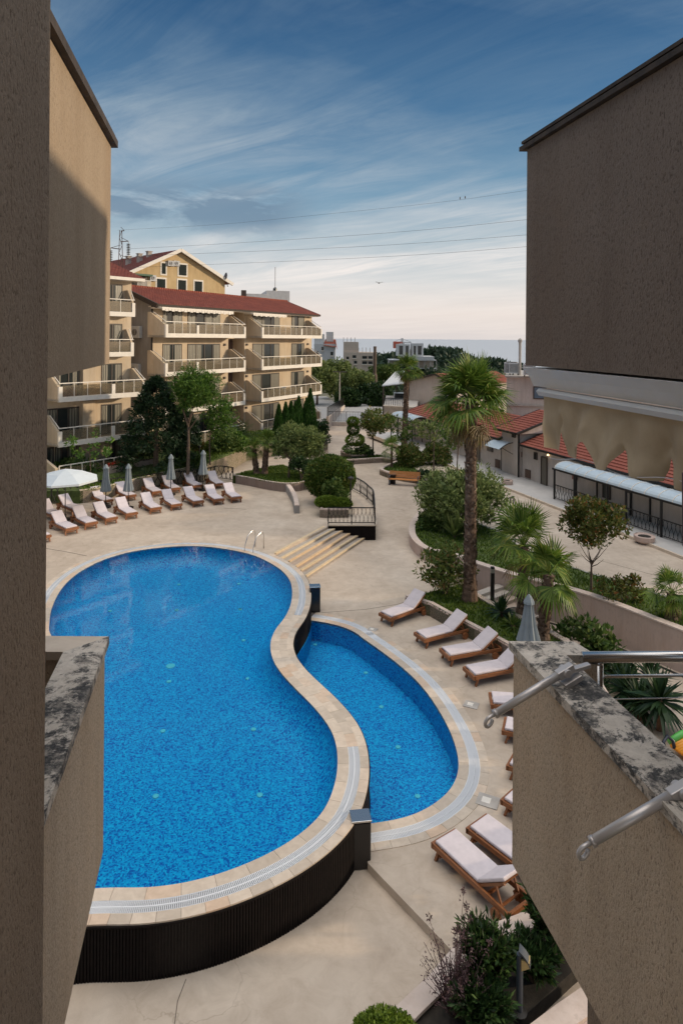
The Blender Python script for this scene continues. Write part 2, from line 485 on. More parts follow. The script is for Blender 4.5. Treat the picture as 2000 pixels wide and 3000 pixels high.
MT['asphalt'] = plain('pale_road', (.36,.35,.34), .85, vary=.1)
MT['grass'] = leafmat('grass_blades', (.06,.115,.015), (.18,.24,.035), trans=.25)
MT['leaf_bush'] = leafmat('bush_leaf', (.03,.07,.014), (.115,.17,.036), (.18,.21,.06))
MT['leaf_lime'] = leafmat('lime_hedge_leaf', (.07,.12,.012), (.20,.27,.03))
MT['leaf_olive'] = leafmat('olive_leaf', (.06,.095,.026), (.21,.26,.08), (.32,.34,.13))
MT['leaf_pine'] = leafmat('pine_needle', (.009,.026,.011), (.03,.06,.022))
MT['leaf_umbrella_pine'] = leafmat('bright_pine_needle', (.025,.07,.010), (.10,.19,.026), (.16,.24,.04))
MT['leaf_red'] = leafmat('reddish_leaf', (.045,.07,.014), (.14,.145,.03), (.25,.085,.03))
MT['leaf_mixed'] = leafmat('mixed_green_leaf', (.05,.085,.016), (.17,.21,.045), (.30,.17,.07))
MT['leaf_oleander'] = leafmat('oleander_leaf', (.012,.032,.010), (.05,.095,.026), (.11,.17,.04), rough=.4)
MT['leaf_dark'] = leafmat('dark_glossy_leaf', (.012,.030,.010), (.04,.08,.024), (.08,.13,.035), rough=.4)
MT['leaf_cypress'] = leafmat('cypress_leaf', (.014,.05,.010), (.05,.12,.02))
MT['leaf_palm'] = leafmat('palm_leaf', (.04,.09,.012), (.16,.24,.035), (.30,.30,.07), rough=.45)
MT['leaf_dead'] = leafmat('dry_palm_leaf', (.13,.085,.035), (.24,.17,.07))
MT['leaf_yucca'] = leafmat('yucca_leaf', (.010,.030,.012), (.04,.075,.028), rough=.4)
MT['twig_purple'] = leafmat('purple_dry_stem', (.06,.035,.035), (.13,.075,.08), trans=0)
MT['wood_far'] = leafmat('far_pine_leaf', (.022,.045,.028), (.045,.075,.04))
# ================================================================== pools, decks, paths
ZL, ZF, ZP = -.8, -.98, -1.75        # lower deck, front deck, sunken path (rear deck and pool rim are z = 0)
POOL_PX = [(482.6,1602.9),(546,1599.7),(610,1601.7),(674,1610.6),(737.8,1625),(788.8,1647.6),(827,1673),(849.4,1701.8),
 (855.7,1733.7),(851,1772),(833.4,1810),(808,1842),(793.9,1874),(792,1902.7),(801.5,1937.8),(827,1976),(865.3,2017.5),
 (910,2062),(948.2,2106.8),(973.7,2148),(986.5,2192.9),(988.8,2237.5),(982,2292),(954,2366),(905,2422.5),(827.8,2478.7),
 (729.6,2527.8),(631.4,2564),(526,2589.5),(421,2601.4),(294.6,2601.4)]
pin = [at(x, y, 0) for x, y in POOL_PX]
pin += [Vector(p) for p in ((-5.7,11.6,0),(-7.2,12.0,0),(-8.4,13.0,0),(-9.2,14.6,0),(-9.6,16.4,0))]
pin += [at(x, y, 0) for x, y in ((138,1893),(143,1848),(147.8,1797),(160.6,1759),(183,1721),(214.8,1689),(259.4,1660),(316.8,1634.8),(393.4,1614.4))]
inner = resample(spline(pin, 8, True), .12, True)        # clockwise seen from above
def smooth(path, k=3):
    n = len(path)
    for _ in range(k):
        path = [tuple((path[i-1][j]+2*path[i][j]+path[(i+1)%n][j])/4 for j in (0,1)) for i in range(n)]
    return path
inner = smooth(inner, 6)
def ring(d): return smooth(offset(inner, -d, True), 2)     # outward (left of a clockwise path)
# a clockwise path has its outside on the left
r1, r2, r3 = ring(.27), ring(.53), ring(.74)
NI = len(inner)
def near_i(path, p): return min(range(len(path)), key=lambda i: (path[i][0]-p[0])**2+(path[i][1]-p[1])**2)
i_step = near_i(r3, g('T',225,735,0)); i_step0 = near_i(r3, at(807.7,1620,0))
i_junc = near_i(r3, g('T',285,930,0))
i_weir0 = near_i(r3, g('D',1245,790,0)); i_weir1 = near_i(r3, g('D',1535,1385,0))
i_left = near_i(r3, (-10.2,16,0)); i_front = near_i(r3, (-8.0,11.6,0))
i_box = near_i(r3, at(1062,2395,0))

def ring_slabs(a, b, idx, every, z, gap=.006, z0=-.06):
    mb = MB()
    for k in range(0, len(idx)-1, every):
        seg = idx[k:min(k+every, len(idx)-1)+1]
        P = [Vector(a[i]) for i in seg]; Q = [Vector(b[i]) for i in seg]
        if len(P) < 2: continue
        t = (P[1]-P[0]).normalized()*gap; P[0] = P[0]+t; Q[0] = Q[0]+t
        n = len(P)
        vs = [(p.x,p.y,z) for p in P]+[(p.x,p.y,z) for p in Q]+[(p.x,p.y,z0) for p in P]+[(p.x,p.y,z0) for p in Q]
        fs = []
        for i in range(n-1):
            fs += [(i,i+1,n+i+1,n+i), (i+1,i,2*n+i,2*n+i+1), (n+i,n+i+1,3*n+i+1,3*n+i)]
        fs += [(0,n,3*n,2*n), (n-1,3*n-1,4*n-1,2*n-1)]
        mb.add(vs, fs)
    return mb
ALL = list(range(NI))+[0]
def span(i, j): return list(range(i, j+1)) if i <= j else list(range(i, NI))+list(range(0, j+1))
pool = thing('swimming_pool', 'large kidney shaped raised swimming pool with stone rim, overflow grate and dark slatted outer wall', 'swimming pool', (-4,16,0))
ring_slabs(inner, r1, ALL, 5, .0).build('inner_coping', MT['coping'], pool)
weir = span(i_weir0, i_weir1); rest = span(i_weir1, i_weir0)
mb = ring_slabs(r1, r2, weir, 4, .0); mb.build('weir_stones', MT['coping'], pool)
ring_slabs(r2, r3, ALL, 3, .0).build('outer_coping', MT['coping'], pool)
mb = MB()                                                  # gutter channel under the grate
mb.strip([(r1[i][0],r1[i][1],-.05) for i in rest], [(r2[i][0],r2[i][1],-.05) for i in rest])
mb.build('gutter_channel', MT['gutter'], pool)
mb = MB(); acc = 0                                          # grate bars across the channel
def lerp(a, b, t): return (a[0]+(b[0]-a[0])*t, a[1]+(b[1]-a[1])*t)
for k in range(len(rest)-1):
    i, j = rest[k], rest[k+1]
    for t in (0, .25, .5, .75):
        a, b = lerp(r1[i], r1[j], t), lerp(r2[i], r2[j], t)
        for u0, u1 in ((.03,.46),(.54,.97)):
            p, q = lerp(a, b, u0), lerp(a, b, u1)
            mb.bar((p[0],p[1],-.012), (q[0],q[1],-.012), .019, .02)
cen = [lerp(r1[i], r2[i], .5) for i in rest]
for p, q in zip(cen, cen[1:]): mb.bar((*p,-.010), (*q,-.010), .022, .02)
for k in (.02,.98):
    cc = [lerp(r1[i], r2[i], k) for i in rest]
    for p, q in zip(cc[::3], cc[3::3]): mb.bar((*p,-.012), (*q,-.012), .012, .02)
mb.build('overflow_grate', MT['grate'], pool)
# basin
mb = MB()
n = NI
FL = -.85
ba, bb_, bc = smooth(offset(inner,.05,True),2), smooth(offset(inner,.30,True),4), smooth(offset(inner,.75,True),8)
rings = [(inner,-.005),(inner,-.18),(ba,-.34),(bb_,-.62),(bc,FL)]
mb.add([(p[0],p[1],z) for P_,z in rings for p in P_], [(k*n+i,k*n+(i+1)%n,(k+1)*n+(i+1)%n,(k+1)*n+i) for k in range(4) for i in range(n)]+[tuple(range(4*n,5*n))])
mb.build('basin', MT['mosaic'], pool, smooth=True)
# outer wall body + slats where the ground outside is lower
wl = span(i_step0, i_front)
mb = MB(); core = [r3[i] for i in wl]
core_in = offset(core, .03)
mb.add([(p[0],p[1],-.06) for p in core_in]+[(p[0],p[1],-1.3) for p in core_in], [(i,i+1,len(core)+i+1,len(core)+i) for i in range(len(core)-1)])
mb.build('wall_core', MT['black_box'], pool)
mb = MB()
cs = resample(core, .055)
for k in range(len(cs)-1):
    p, q = Vector(cs[k]), Vector(cs[k+1]); d = (q-p)
    if i_weir0 and False: pass
    mb.bar((*(p+d*.15),-.55), (*(p+d*.85),-.55), .028, .96)
mb.build('slatted_wall', MT['slat'], pool)
mb = MB()
for p, q in zip(core[::2], core[2::2]): mb.bar((*p,-.045), (*q,-.045), .06, .035)
mb.build('rim_trim', MT['slat'], pool)
lm = plain('pool_lamp_lens', (.12,.62,.66), .3)
for k, (c, x, y) in enumerate((('G',712,360),('G',650,905),('G',1085,900),('G',680,632),('G',1058,625),('G',738,127),('G',1003,123),('G',1035,413),('G',705,425),('D',348,770),('D',655,765),('D',945,762),('D',940,645),('D',665,648),('D',962,905))):
    p = g(c, x, y, FL)
    mb = MB(); r = .15 if k in (0,) else .075
    mb.lathe([(r,FL+.0),(r,FL+.02),(r*.8,FL+.03)], (p.x,p.y,0), 14); mb.build('pool_lamp', lm, pool)
mb = MB(); mb.add([(p[0],p[1],-.028) for p in offset(inner,-.001,True)], [tuple(range(n-1,-1,-1))])
w = struct('pool_water', mb, MT['water'])

def inside_pool(p):
    c = False; n_ = len(r3); j = n_-1
    for i in range(n_):
        a, b = r3[i], r3[j]
        if (a[1] > p[1]) != (b[1] > p[1]) and p[0] < (b[0]-a[0])*(p[1]-a[1])/(b[1]-a[1]+1e-12)+a[0]: c = not c
        j = i
    return c
# small pool, level with the lower deck
SR = [('T',268,1262),('D',1285,815),('D',1350,825),('D',1440,850),('D',1500,885),('E',0,350),('E',100,420),('E',200,497),('E',290,580),('E',360,670),('E',420,770),('E',460,860),('E',483,950),('E',480,1020),('E',450,1090),('E',390,1150),('E',300,1205),('E',200,1240),('E',60,1262)]
sp = [g(c,x,y,ZL) for c,x,y in SR[1:]]
sp = [sp[0]+(sp[0]-sp[1])*.35] + sp + [sp[-1]+(sp[-1]-sp[-2])*.5]
arc = resample(spline(sp, 8), .12)
def sm_open(path, k=4):
    for _ in range(k):
        path = [path[0]]+[tuple((path[i-1][j]+2*path[i][j]+path[i+1][j])/4 for j in (0,1)) for i in range(1,len(path)-1)]+[path[-1]]
    return path
arc = sm_open(arc, 8)
a1, a2, a3 = (sm_open(offset(arc, -d), 2) for d in (.27,.54,.76))
small = thing('plunge_pool', 'smaller crescent shaped pool level with the sunbed deck beside the large pool', 'swimming pool', (2,17,ZL))
idx = list(range(len(arc)))
ring_slabs(arc, a1, idx, 5, ZL+.012, .006, ZL-.06).build('inner_coping', MT['coping'], small)
ring_slabs(a2, a3, idx, 3, ZL+.012, .006, ZL-.06).build('outer_coping', MT['coping'], small)
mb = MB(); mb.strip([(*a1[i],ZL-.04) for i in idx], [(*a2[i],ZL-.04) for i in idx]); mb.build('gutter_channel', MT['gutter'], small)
mb = MB()
for k in range(len(idx)-1):
    for t in (0,.25,.5,.75):
        a, b = lerp(a1[k],a1[k+1],t), lerp(a2[k],a2[k+1],t)
        for u0,u1 in ((.03,.46),(.54,.97)):
            p, q = lerp(a,b,u0), lerp(a,b,u1); mb.bar((*p,ZL),(*q,ZL),.024,.02)
for kk in (.02,.5,.98):
    cc = [lerp(a1[i],a2[i],kk) for i in idx]
    for p, q in zip(cc[::2], cc[2::2]): mb.bar((*p,ZL+.003),(*q,ZL+.003),.016,.02)
mb.build('overflow_grate', MT['grate'], small)
rb_ = ring(.775)
j0, j1 = near_i(rb_, arc[0]), near_i(rb_, arc[-1])
left = [rb_[i] for i in span(j0, j1)][::-1]            # from the near end back to the far end
while (Vector(arc[0])-Vector(rb_[j0])).length > .02 and inside_pool(arc[0]): arc = arc[1:]
while inside_pool(arc[-1]): arc = arc[:-1]
j0, j1 = near_i(rb_, arc[0]), near_i(rb_, arc[-1])
left = [rb_[i] for i in span(j0, j1)][::-1]
sbas = list(arc) + left
print('small pool', j0, j1, len(arc), len(left), (Vector(arc[0])-Vector(left[-1])).length, (Vector(arc[-1])-Vector(left[0])).length)
nb = len(sbas); mb = MB(); FS = ZL-.75
mb.add([(*p,ZL) for p in sbas]+[(*p,FS) for p in sbas], [(i,(i+1)%nb,nb+(i+1)%nb,nb+i) for i in range(nb)]+[tuple(range(nb,2*nb))])
mb.build('basin', MT['mosaic'], small, recalc=False)
for c,x,y in (('E',110,697),('E',190,892),('E',285,1130),('E',35,532),('D',1290,925)):
    p = g(c,x,y,FS); mb = MB(); mb.lathe([(.075,FS),(.075,FS+.02),(.06,FS+.03)], (p.x,p.y,0), 14); mb.build('pool_lamp', lm, small)
mb = MB(); mb.add([(*p,ZL-.02) for p in sbas], [tuple(range(nb-1,-1,-1))])
struct('water', mb, MT['water'])

# black steel end boxes of the weir
for k, (p, w_, lab) in enumerate(((g('T',320,1145,ZL), .42, 'black lacquered box post at the far end of the weir, by the steps'),
                               (at(1056,2549,ZF)+Vector((0,.1,0)), .40, 'black lacquered box post at the near end of the weir, by the deck step'))):
    b = thing('weir_post', lab, 'post', p, R(8), 'box posts at the ends of the weir')
    z0 = p.z
    mb = MB(); mb.box(-w_*.5, w_*.5, -.12, .22, 0, .98); mb.build('post_body', MT['black_box'], b, .03, local=True)
    mb = MB(); mb.box(-w_*.5-.01, w_*.5+.01, -.13, .23, .983, 1.02); mb.build('steel_cap', MT['steel'], b, .008, local=True)

# ---------------------------------------------------------------- decks
def sheet(name, poly, z, m, skirt=.3, kind='structure'):
    mb = MB(); mb.prism(poly, z-skirt, z, True, False)
    o = mb.build(name, m); o['kind'] = kind; return o
P2 = lambda v: (v[0], v[1])
pf = P2(g('Q',1050,1170,0)); pr = P2(g('Q',1495,1170,0))
plat_curve = [pr, P2(g('Q',1482,1000,0)), P2(g('Q',1440,945,0)), P2(g('Q',1380,890,0)), P2(g('Q',1300,845,0)), P2(g('Q',1250,815,0)), P2(g('Q',1180,790,0))]
plat_curve = spline(plat_curve, 4)
rim_far = [r3[i] for i in span(i_left, i_step0)]           # clockwise from the hidden left side over the far side
n1a = P2(at(958,1544,0))
rear_deck = list(rim_far) + [n1a, pf, pr] + plat_curve[1:] + [(-2.5,52),(-3.2,60),(-8,62),(-45,62),(-45,17),(-12,16)]
sheet('pool_deck', rear_deck, -.004, MT['deck'], .5)
# lower deck
rim_mid = [r3[i] for i in span(i_step0, i_junc)]
sm_out = list(a3)
step_a = P2(at(1078,2530,ZL)); step_b = P2(at(1347.6,2812,ZL))
sd = Vector(step_b)-Vector(step_a); sd.normalize(); step_c = P2(Vector(step_b)+sd*3.5)
bed_r = [P2(g('C',520,1290,-.33)), P2(g('C',590,1330,-.33)), P2(at(1609,1846,-.33)), P2(at(1672,1882,-.33)), (8.0,20.6),(7.75,18),(7.6,15),(7.6,12)]
lower = list(rim_mid) + sm_out + [step_a, step_b, step_c, (8,7)] + bed_r[::-1] + [(4.6,27.4),(5.3,29.6),P2(at(1392.8,1648.7,-.2)),(9,33),(40,33),(40,100),(-14,100),(-14,58),(-6,52),(-6,40)]
sheet('lower_deck', lower, ZL, MT['deck'], .4)
sheet('front_deck', [(-16,3),(16,3),(16,9)] + [step_c, step_b, step_a, P2(at(1076,2500,ZF))] + [r3[i] for i in span(near_i(r3, at(1040,2440,0)), i_left)] + [(-16,15)], ZF, MT['deck'], .4)
W1,W2,W3,W4 = (at(1392.8,1648.7,-.2), at(1513,1686,-.2), at(1728,1743.5,-.2), at(2000,1846,-.2))
# sunken path between bed and retaining wall
sheet('sunken_path', [bed_r[0],(4.9,27.4),(5.4,29.8),P2(W1),(8,30),(30,30),(30,2),(7.2,2),(7.4,11)]+bed_r[::-1][1:-1], ZP, MT['deck'], .3)
# plaza in front of the gallery
plaza = [(6.4,38.2),(8.2,35.6),(9.0,32.0),(10.6,29.2),(13.3,26.0),(17,21),(30,14),(40,14),(40,70),(6.0,70),(5.2,58),(6.8,47)]
sheet('plaza', plaza, -.42, MT['deck'], .5)

def joint(pts, z, name='deck_joint'):
    mb = MB()
    for a, b in zip(pts, pts[1:]): mb.bar((a.x,a.y,z+.001),(b.x,b.y,z+.001),.014 if z < -.9 else .022,.006)
    struct(name, mb, MT['joint'])
joint([g('T',400,1158,ZL),g('T',900,1120,ZL),g('T',1270,1062,ZL),g('T',1350,1035,ZL)], ZL)
joint([g('I',10,640,0),g('I',180,668,0),g('I',350,702,0)], 0)
joint([g('I',1400,335,0),g('I',1568,345,0),g('Q',250,1018,0)], 0)
joint([at(545,2870,ZF),at(520,2935,ZF),at(505,3050,ZF)], ZF)
joint([g('C',700,1010,-.42),g('C',1000,1080,-.42),g('C',1500,1215,-.42)], -.42)
# staircase between rear deck and lower deck
st = thing('stone_staircase', 'broad flight of stone steps with sandy yellow nosings from the pool deck to the path', 'stairs', g('B',310,1262,0))
NR = [(440,165),(550,190),(640,212),(725,243),(815,270),(893,295)]
NL = [(-127,472),(-60,530),(30,565),(110,625),(165,668),(225,735)]
zs = [-k*.1333 for k in range(6)]
rt = [g('T',*NR[k],zs[k]) for k in range(6)]; lf = [g('T',*NL[k],zs[k]) for k in range(6)]
mb = MB(); mn = MB()
for k in range(6):
    a, b = lf[k], rt[k]
    if k == 0:
        back = (Vector((-.35,.25,0)))
        A0, B0 = a+back, b+back
    else:
        A0, B0 = lf[k-1].copy(), rt[k-1].copy()
    zt = zs[k]
    poly = [P2(A0), P2(a), P2(b), P2(B0)]
    if k: mb.prism(poly, -1.0, zt, True, False)
    d = (B0-b); d.z = 0; d.normalize(); dl = (A0-a); dl.z = 0; dl.normalize()
    o = Vector((d.y,-d.x,0))
    mn.prism([P2(a-dl*.02), P2(b-d*.02), P2(b+d*.13), P2(a+dl*.13)], zt-.05, zt+.006, True, True)
mb.build('tread', MT['path_stone'], st); mn.build('nosing', MT['steps'], st)
# dark wall of the platform beside the steps
mb = MB(); mb.wall([pf, pr], .05, ZL-.1, -.02); mb.wall(plat_curve, .05, ZL-.1, -.02)
pw = mb.build('platform_wall', MT['slat']); tag(pw, 'dark brown clad wall under the railed platform beside the stone steps', 'wall')
mb = MB(); mb.wall([pf, pr], .12, -.02, .03); mb.wall(plat_curve, .12, -.02, .03)
o = mb.build('platform_edge', MT['coping']); o.name = 'platform_kerb'; tag(o, 'pale stone kerb along the edge of the railed platform', 'kerb')

# terrain + sea
mb = MB(); xs = [-400+i*40 for i in range(41)]; ys = [-30,0,30,60,90,100,130,170,220,280,350,430,520,640,800]
def tz(x, y):
    if y <= 100: b = -2.1
    else: b = -2.1 - (y-100)*.020 - max(0,(y-330))*.08
    return b + (0 if y < 101 else noise.noise(Vector((x*.01,y*.01,0)))*2.0) + max(0,(-x-30))*.02*(1 if y>60 else 0)
mb.add([(x,y,tz(x,y)) for y in ys for x in xs], [(j*41+i, j*41+i+1, (j+1)*41+i+1, (j+1)*41+i) for j in range(len(ys)-1) for i in range(40)])
struct('terrain', mb, MT['land'])
mb = MB(); mb.add([(-90000,500,-40),(90000,500,-40),(90000,140000,-40),(-90000,140000,-40)], [(0,1,2,3)])
struct('sea', mb, MT['sea'])
# ================================================================== garden walls, planters, lawns
def gwall(name, path, t, z0, z1, label, m='pink_wall', cat='wall', cap=True, closed=False, capm='pink_wall', parent=None, grp=None):
    r = thing(name, label, cat, (path[0][0],path[0][1],z0 if not callable(z0) else z0(path[0])), 0, grp)
    mb = MB(); mb.wall(path, t, z0, z1, closed); mb.build('wall_body', MT[m], r)
    if cap:
        zt = z1 if callable(z1) else (lambda p: z1)
        mb = MB(); mb.wall(offset(path,-.03,closed), t+.06, lambda p: zt(p)+.002, lambda p: zt(p)+.06, closed)
        mb.build('wall_cap', MT[capm], r)
    return r
MT['pink_cap'] = stucco('pink_wall_cap', (.66,.54,.47), (.58,.47,.40), grain=12, st=.15)
# curved retaining wall of the big planter and the plaza (runs away to the right)
rw = [g('C',240,850,-.25), g('C',213,880,-.25), at(1202,1534,-.25), at(1200,1565,-.25), at(1217.7,1591,-.25), at(1249,1611,-.25), at(1289,1620,-.25), at(1340,1632,-.25)]
rwp = [P2(p) for p in rw] + [P2(W1), P2(W2), P2(W3), P2(W4), (15.2,18.6), (17.5,14)]
rwp = spline(rwp, 5)
# travel is far->near with the garden on the left: the visible face is on the right
rwp_off = offset(rwp, -.28)
gwall('retaining_wall', rwp_off, .28, lambda p: -1.9, lambda p: -.26, 'long curving pinkish retaining wall between the sunken path and the upper plaza', capm='pink_cap')
# dark drain line at the wall's foot
mb = MB(); fp = [p for p in offset(rwp, .10) if p[1] < 29]
mb.strip([(*p,ZP+.004) for p in fp], [(*p,ZP+.004) for p in offset(fp,.16)])
o = mb.build('drain_strip', MT['soil']); o['kind'] = 'structure'
# soil / lawn beds (structure) -----------------------------------------
def bed(name, poly, z, m='lawn'):
    return sheet(name, poly, z, MT[m], .6)
back = [(5.2,40.2),(6.6,38.2),(8.4,35.2),(9.2,32),(10.7,29.3),(13.2,26.2),(16.4,21),(18.5,14.6)]
bed('planter_soil', rwp_off + [P2(Vector(p)) for p in back[::-1]], -.33)
gwall('planter_kerb', back[1:], .12, -.6, -.30, 'thin dark kerb between the planted strip and the upper plaza', m='concrete', cap=False)
# bed of the tall palm beside the sunbeds
bed_l = [P2(g('E',*p,-.30)) for p in ((225,160),(345,195),(440,248),(560,310),(690,378),(800,440))]
bd = Vector(bed_l[-1])-Vector(bed_l[-2]); bd.normalize()
bed_l2 = [(6.4,19.5),(6.75,16),(6.8,11.6)]
bl = bed_l + bed_l2
gwall('planter_wall', offset(bl,-.0), -.22, ZL-.1, -.34, 'straight low pink planter wall behind the sunbeds on the right', capm='pink_cap')
bed('palm_bed', bl + [(7.6,11.6)] + [P2(p) for p in bed_r[::-1]] + [P2(g('C',420,1240,-.33))], -.37)
gwall('path_kerb', bed_r, .18, ZP-.1, -.36, 'pale kerb wall between the palm bed and the sunken path', capm='pink_cap')
# short wall end beside the first right hand sunbed
# steps down to the sunken path
ss = thing('garden_steps', 'small flight of worn concrete steps beside the tall palm trunk, down to the sunken path', 'stairs', (5.6,28.4,ZL))
mb = MB(); d = Vector((.62,-.785)); s_ = Vector((.785,.62)); o0 = Vector((4.55,26.75))
for k in range(7):
    a = o0 + d*(k*.36); zt = ZL - (k+1)*.135+.135
    q = [a-s_*.2, a+d*.36-s_*.2, a+d*.36+s_*3.1, a+s_*3.1]
    mb.prism([tuple(p) for p in q], ZP-.2, zt, True, False)
mb.build('tread', MT['path_stone'], ss)
# bench planter
def px_path(k, pts, z): return [P2(g(k,x,y,z)) for x,y in pts]
bp = px_path('S', ((760,960),(620,985),(500,1030),(452,1058),(440,1080),(500,1105),(600,1135),(730,1160),(850,1178),(1000,1212),(1120,1245)), -.40)
bp = spline(bp, 4)
gwall('planter_wall', bp, -.3, ZL-.1, -.42, 'low curved pale planter wall behind the orange bench', capm='pink_cap')
bed('planter_soil', bp + [P2(g('S',1180,1150,-.4)),P2(g('S',1100,1000,-.4)),P2(g('S',900,950,-.4))], -.47)
# middle planter 1 with red-leaved tree
p1 = px_path('S', ((-95,880),(-85,975),(100,968),(300,960),(530,947),(600,950),(690,985),(640,945),(540,905)), -.42)
p1 = px_path('Q', ((1075,535),(1110,553),(1300,545),(1568,527)), -.40) + px_path('S', ((690,975),(600,945),(440,905)), -.40)
gwall('planter_wall', p1, -.3, ZL-.1, -.42, 'straight fronted pinkish planter wall in the middle of the path', capm='pink_cap')
bed('planter_soil', p1 + px_path('S', ((300,905),(50,925)), -.4), -.46)
p2_ = px_path('Q', ((1195,440),(1168,462),(1190,480),(1270,512),(1420,505)), -.25)
gwall('planter_wall', p2_, -.3, -.6, -.20, 'small inner planter wall around the stepped topiary hedge', capm='pink_cap')
bed('planter_soil', p2_ + px_path('Q', ((1440,470),(1300,450)), -.25), -.26)
# rounded planter at the corner of the central building
cpn = spline(px_path('Q', ((900,400),(980,402),(1032,385),(1048,365),(1040,340),(1025,325)), .3), 4)
gwall('planter_wall', cpn, -.3, ZL-.1, .28, 'rounded cream planter wall below the dark shrubs at the corner of the building', m='cream_wall', capm='cream_wall')
bed('planter_soil', cpn + px_path('Q', ((960,300),(880,330)), .3), .22)
# island lawn with its pink retaining wall
pinkw = px_path('Q', ((135,690),(300,718),(450,748),(620,770),(760,765),(850,750),(900,790),(950,850),(990,885)), .55)
pinkw = spline(pinkw, 4) + px_path('Q', ((985,900),), .52)
gwall('garden_wall', pinkw, -.22, -.1, .50, 'low pinkish wall curving round the palm lawn behind the pool deck', capm='pink_cap')
isl = pinkw[:int(len(pinkw)*.70)]
bed('island_lawn', isl + px_path('Q', ((860,690),(760,640),(620,590),(500,600),(380,625),(240,655)), .55), .50)
# dark bed of the round bushes above the platform
bush_front = px_path('Q', ((968,1012),(1050,1014),(1060,1010)), .5)
bb = [P2(g('Q',985,900,.5)), P2(g('Q',968,1012,.5)), P2(g('Q',1050,1016,.5)), P2(g('Q',1245,1012,.5)), P2(g('Q',1235,900,.5)), P2(g('Q',1225,800,.5)), P2(g('Q',1180,740,.5)), P2(g('Q',880,752,.5))]
gwall('planter_wall', bb[:6], -.2, -.1, .45, 'pink planter wall under the clipped lime hedge by the railed platform', capm='pink_cap')
bed('planter_soil', bb, .42)
# low dark curved wall of the ramp
rl = spline(px_path('Q', ((600,805),(650,862),(690,930),(712,990),(722,1058)), 0), 5)
gwall('ramp_wall', rl, -.32, -.05, .42, 'low curved grey kerb wall with a pale top edging the ramp beside the pool deck', m='shade_grey', capm='pink_cap')
# cream wall of the garden of the building
cw = px_path('R', ((300,872),(420,858),(520,838),(680,800),(850,772),(1000,752),(1150,735),(1290,708),(1400,672),(1490,632),(1568,590)), 1.25) + px_path('Q', ((330,400),(420,385),(520,372)), 1.25)
cw = spline(cw, 4)
czf = lambda p: .78+.45*min(1,max(0,(p[0]+13.5)/4.5))
gwall('garden_wall', cw, -.25, -.1, lambda p: czf(p)-.05, 'tall cream wall curving along the lawn below the apartment buildings', m='cream_wall', capm='cream_wall')
lawn = cw + [(-6,60),(-11.5,57),(-18,49),(-24,46)] + [(-30,44),(-30,38)]
mbl = MB(); mbl.prism(lawn, -.2, lambda p: czf(p)-.03+min(.3,max(0,p[1]-44)*.03), True, False); struct('garden_lawn', mbl, MT['lawn'])
# grass blades on the lawns (stuff)
def inpoly(p, poly):
    c = False; n = len(poly); j = n-1
    for i in range(n):
        a, b = poly[i], poly[j]
        if (a[1] > p[1]) != (b[1] > p[1]) and p[0] < (b[0]-a[0])*(p[1]-a[1])/(b[1]-a[1]+1e-12)+a[0]: c = not c
        j = i
    return c
def blades(poly, z, n, h, mb, w=.035):
    poly = [tuple(p[:2]) for p in poly]
    xs = [p[0] for p in poly]; ys = [p[1] for p in poly]; k = 0; tries = 0
    while k < n and tries < n*6:
        tries += 1
        x, y = random.uniform(min(xs),max(xs)), random.uniform(min(ys),max(ys))
        if not inpoly((x,y), poly): continue
        k += 1; a = random.uniform(0, 6.28); zf = z
        if callable(z): zf = z((x,y))
        hh = h*random.uniform(.5,1.3); l = .5*hh
        dx, dy = math.cos(a)*w, math.sin(a)*w; lx, ly = random.uniform(-l,l), random.uniform(-l,l)
        mb.add([(x-dx,y-dy,zf),(x+dx,y+dy,zf),(x+lx,y+ly,zf+hh)], [(0,1,2)])
random.seed(3); gm = MB()
blades(bl + [(7.6,11.6)] + [P2(p) for p in bed_r[::-1]] + [P2(g('C',420,1240,-.33))], -.37, 7000, .10, gm)
blades(rwp_off + back[::-1], -.33, 9000, .12, gm)
blades(isl + px_path('Q', ((860,690),(760,640),(620,590),(500,600),(380,625),(240,655)), .55), .50, 5000, .10, gm)
blades([p for p in lawn if p[0] > -22], lambda p: czf(p)-.03+min(.3,max(0,p[1]-44)*.03), 12000, .13, gm, .05)
blades(p1 + px_path('S', ((300,905),(50,925)), -.4), -.46, 1500, .12, gm, .05)
blades(bp + [P2(g('S',1180,1150,-.4)),P2(g('S',1100,1000,-.4)),P2(g('S',900,950,-.4))], -.47, 2500, .12, gm, .05)
tag(gm.build('grass', MT['grass']), 'short green grass on the lawns and planted beds', 'grass', kind='stuff')

# ================================================================== railings, lamps, bench
def railing(path, z, h, label, name='iron_railing', step=.13, wavy=True, postd=1.3, group=None, bw=.017):
    p0 = path[0]; zz = z if callable(z) else (lambda p: z)
    r = thing(name, label, 'railing', (p0[0],p0[1],zz(p0)), 0, group)
    rp = resample(path, .25)
    for nm, dz, w in (('top_rail', h, .05), ('bottom_rail', .10, .035)):
        mb = MB()
        for a, b in zip(rp, rp[1:]): mb.bar((*a,zz(a)+dz), (*b,zz(b)+dz), w, w)
        mb.build(nm, MT['iron'], r)
    mb = MB(); bl_ = resample(path, step)
    for i, a in enumerate(bl_):
        d = Vector(bl_[min(i+1,len(bl_)-1)])-Vector(bl_[max(i-1,0)]); d.normalize()
        sgn = 1 if i % 2 else -1
        prev = None
        for k in range(6):
            t = k/5; off = math.sin(t*2*math.pi)*step*.55*sgn if wavy else 0
            p = (a[0]+d.x*off, a[1]+d.y*off, zz(a)+.10+(h-.10)*t)
            if prev: mb.bar(prev, p, bw, bw)
            prev = p
    mb.build('baluster_infill', MT['iron'], r)
    for a in resample(path, postd):
        mb = MB(); mb.bar((*a,zz(a)), (*a,zz(a)+h+.03), .05, .05); mb.build('post', MT['iron'], r)
    return r
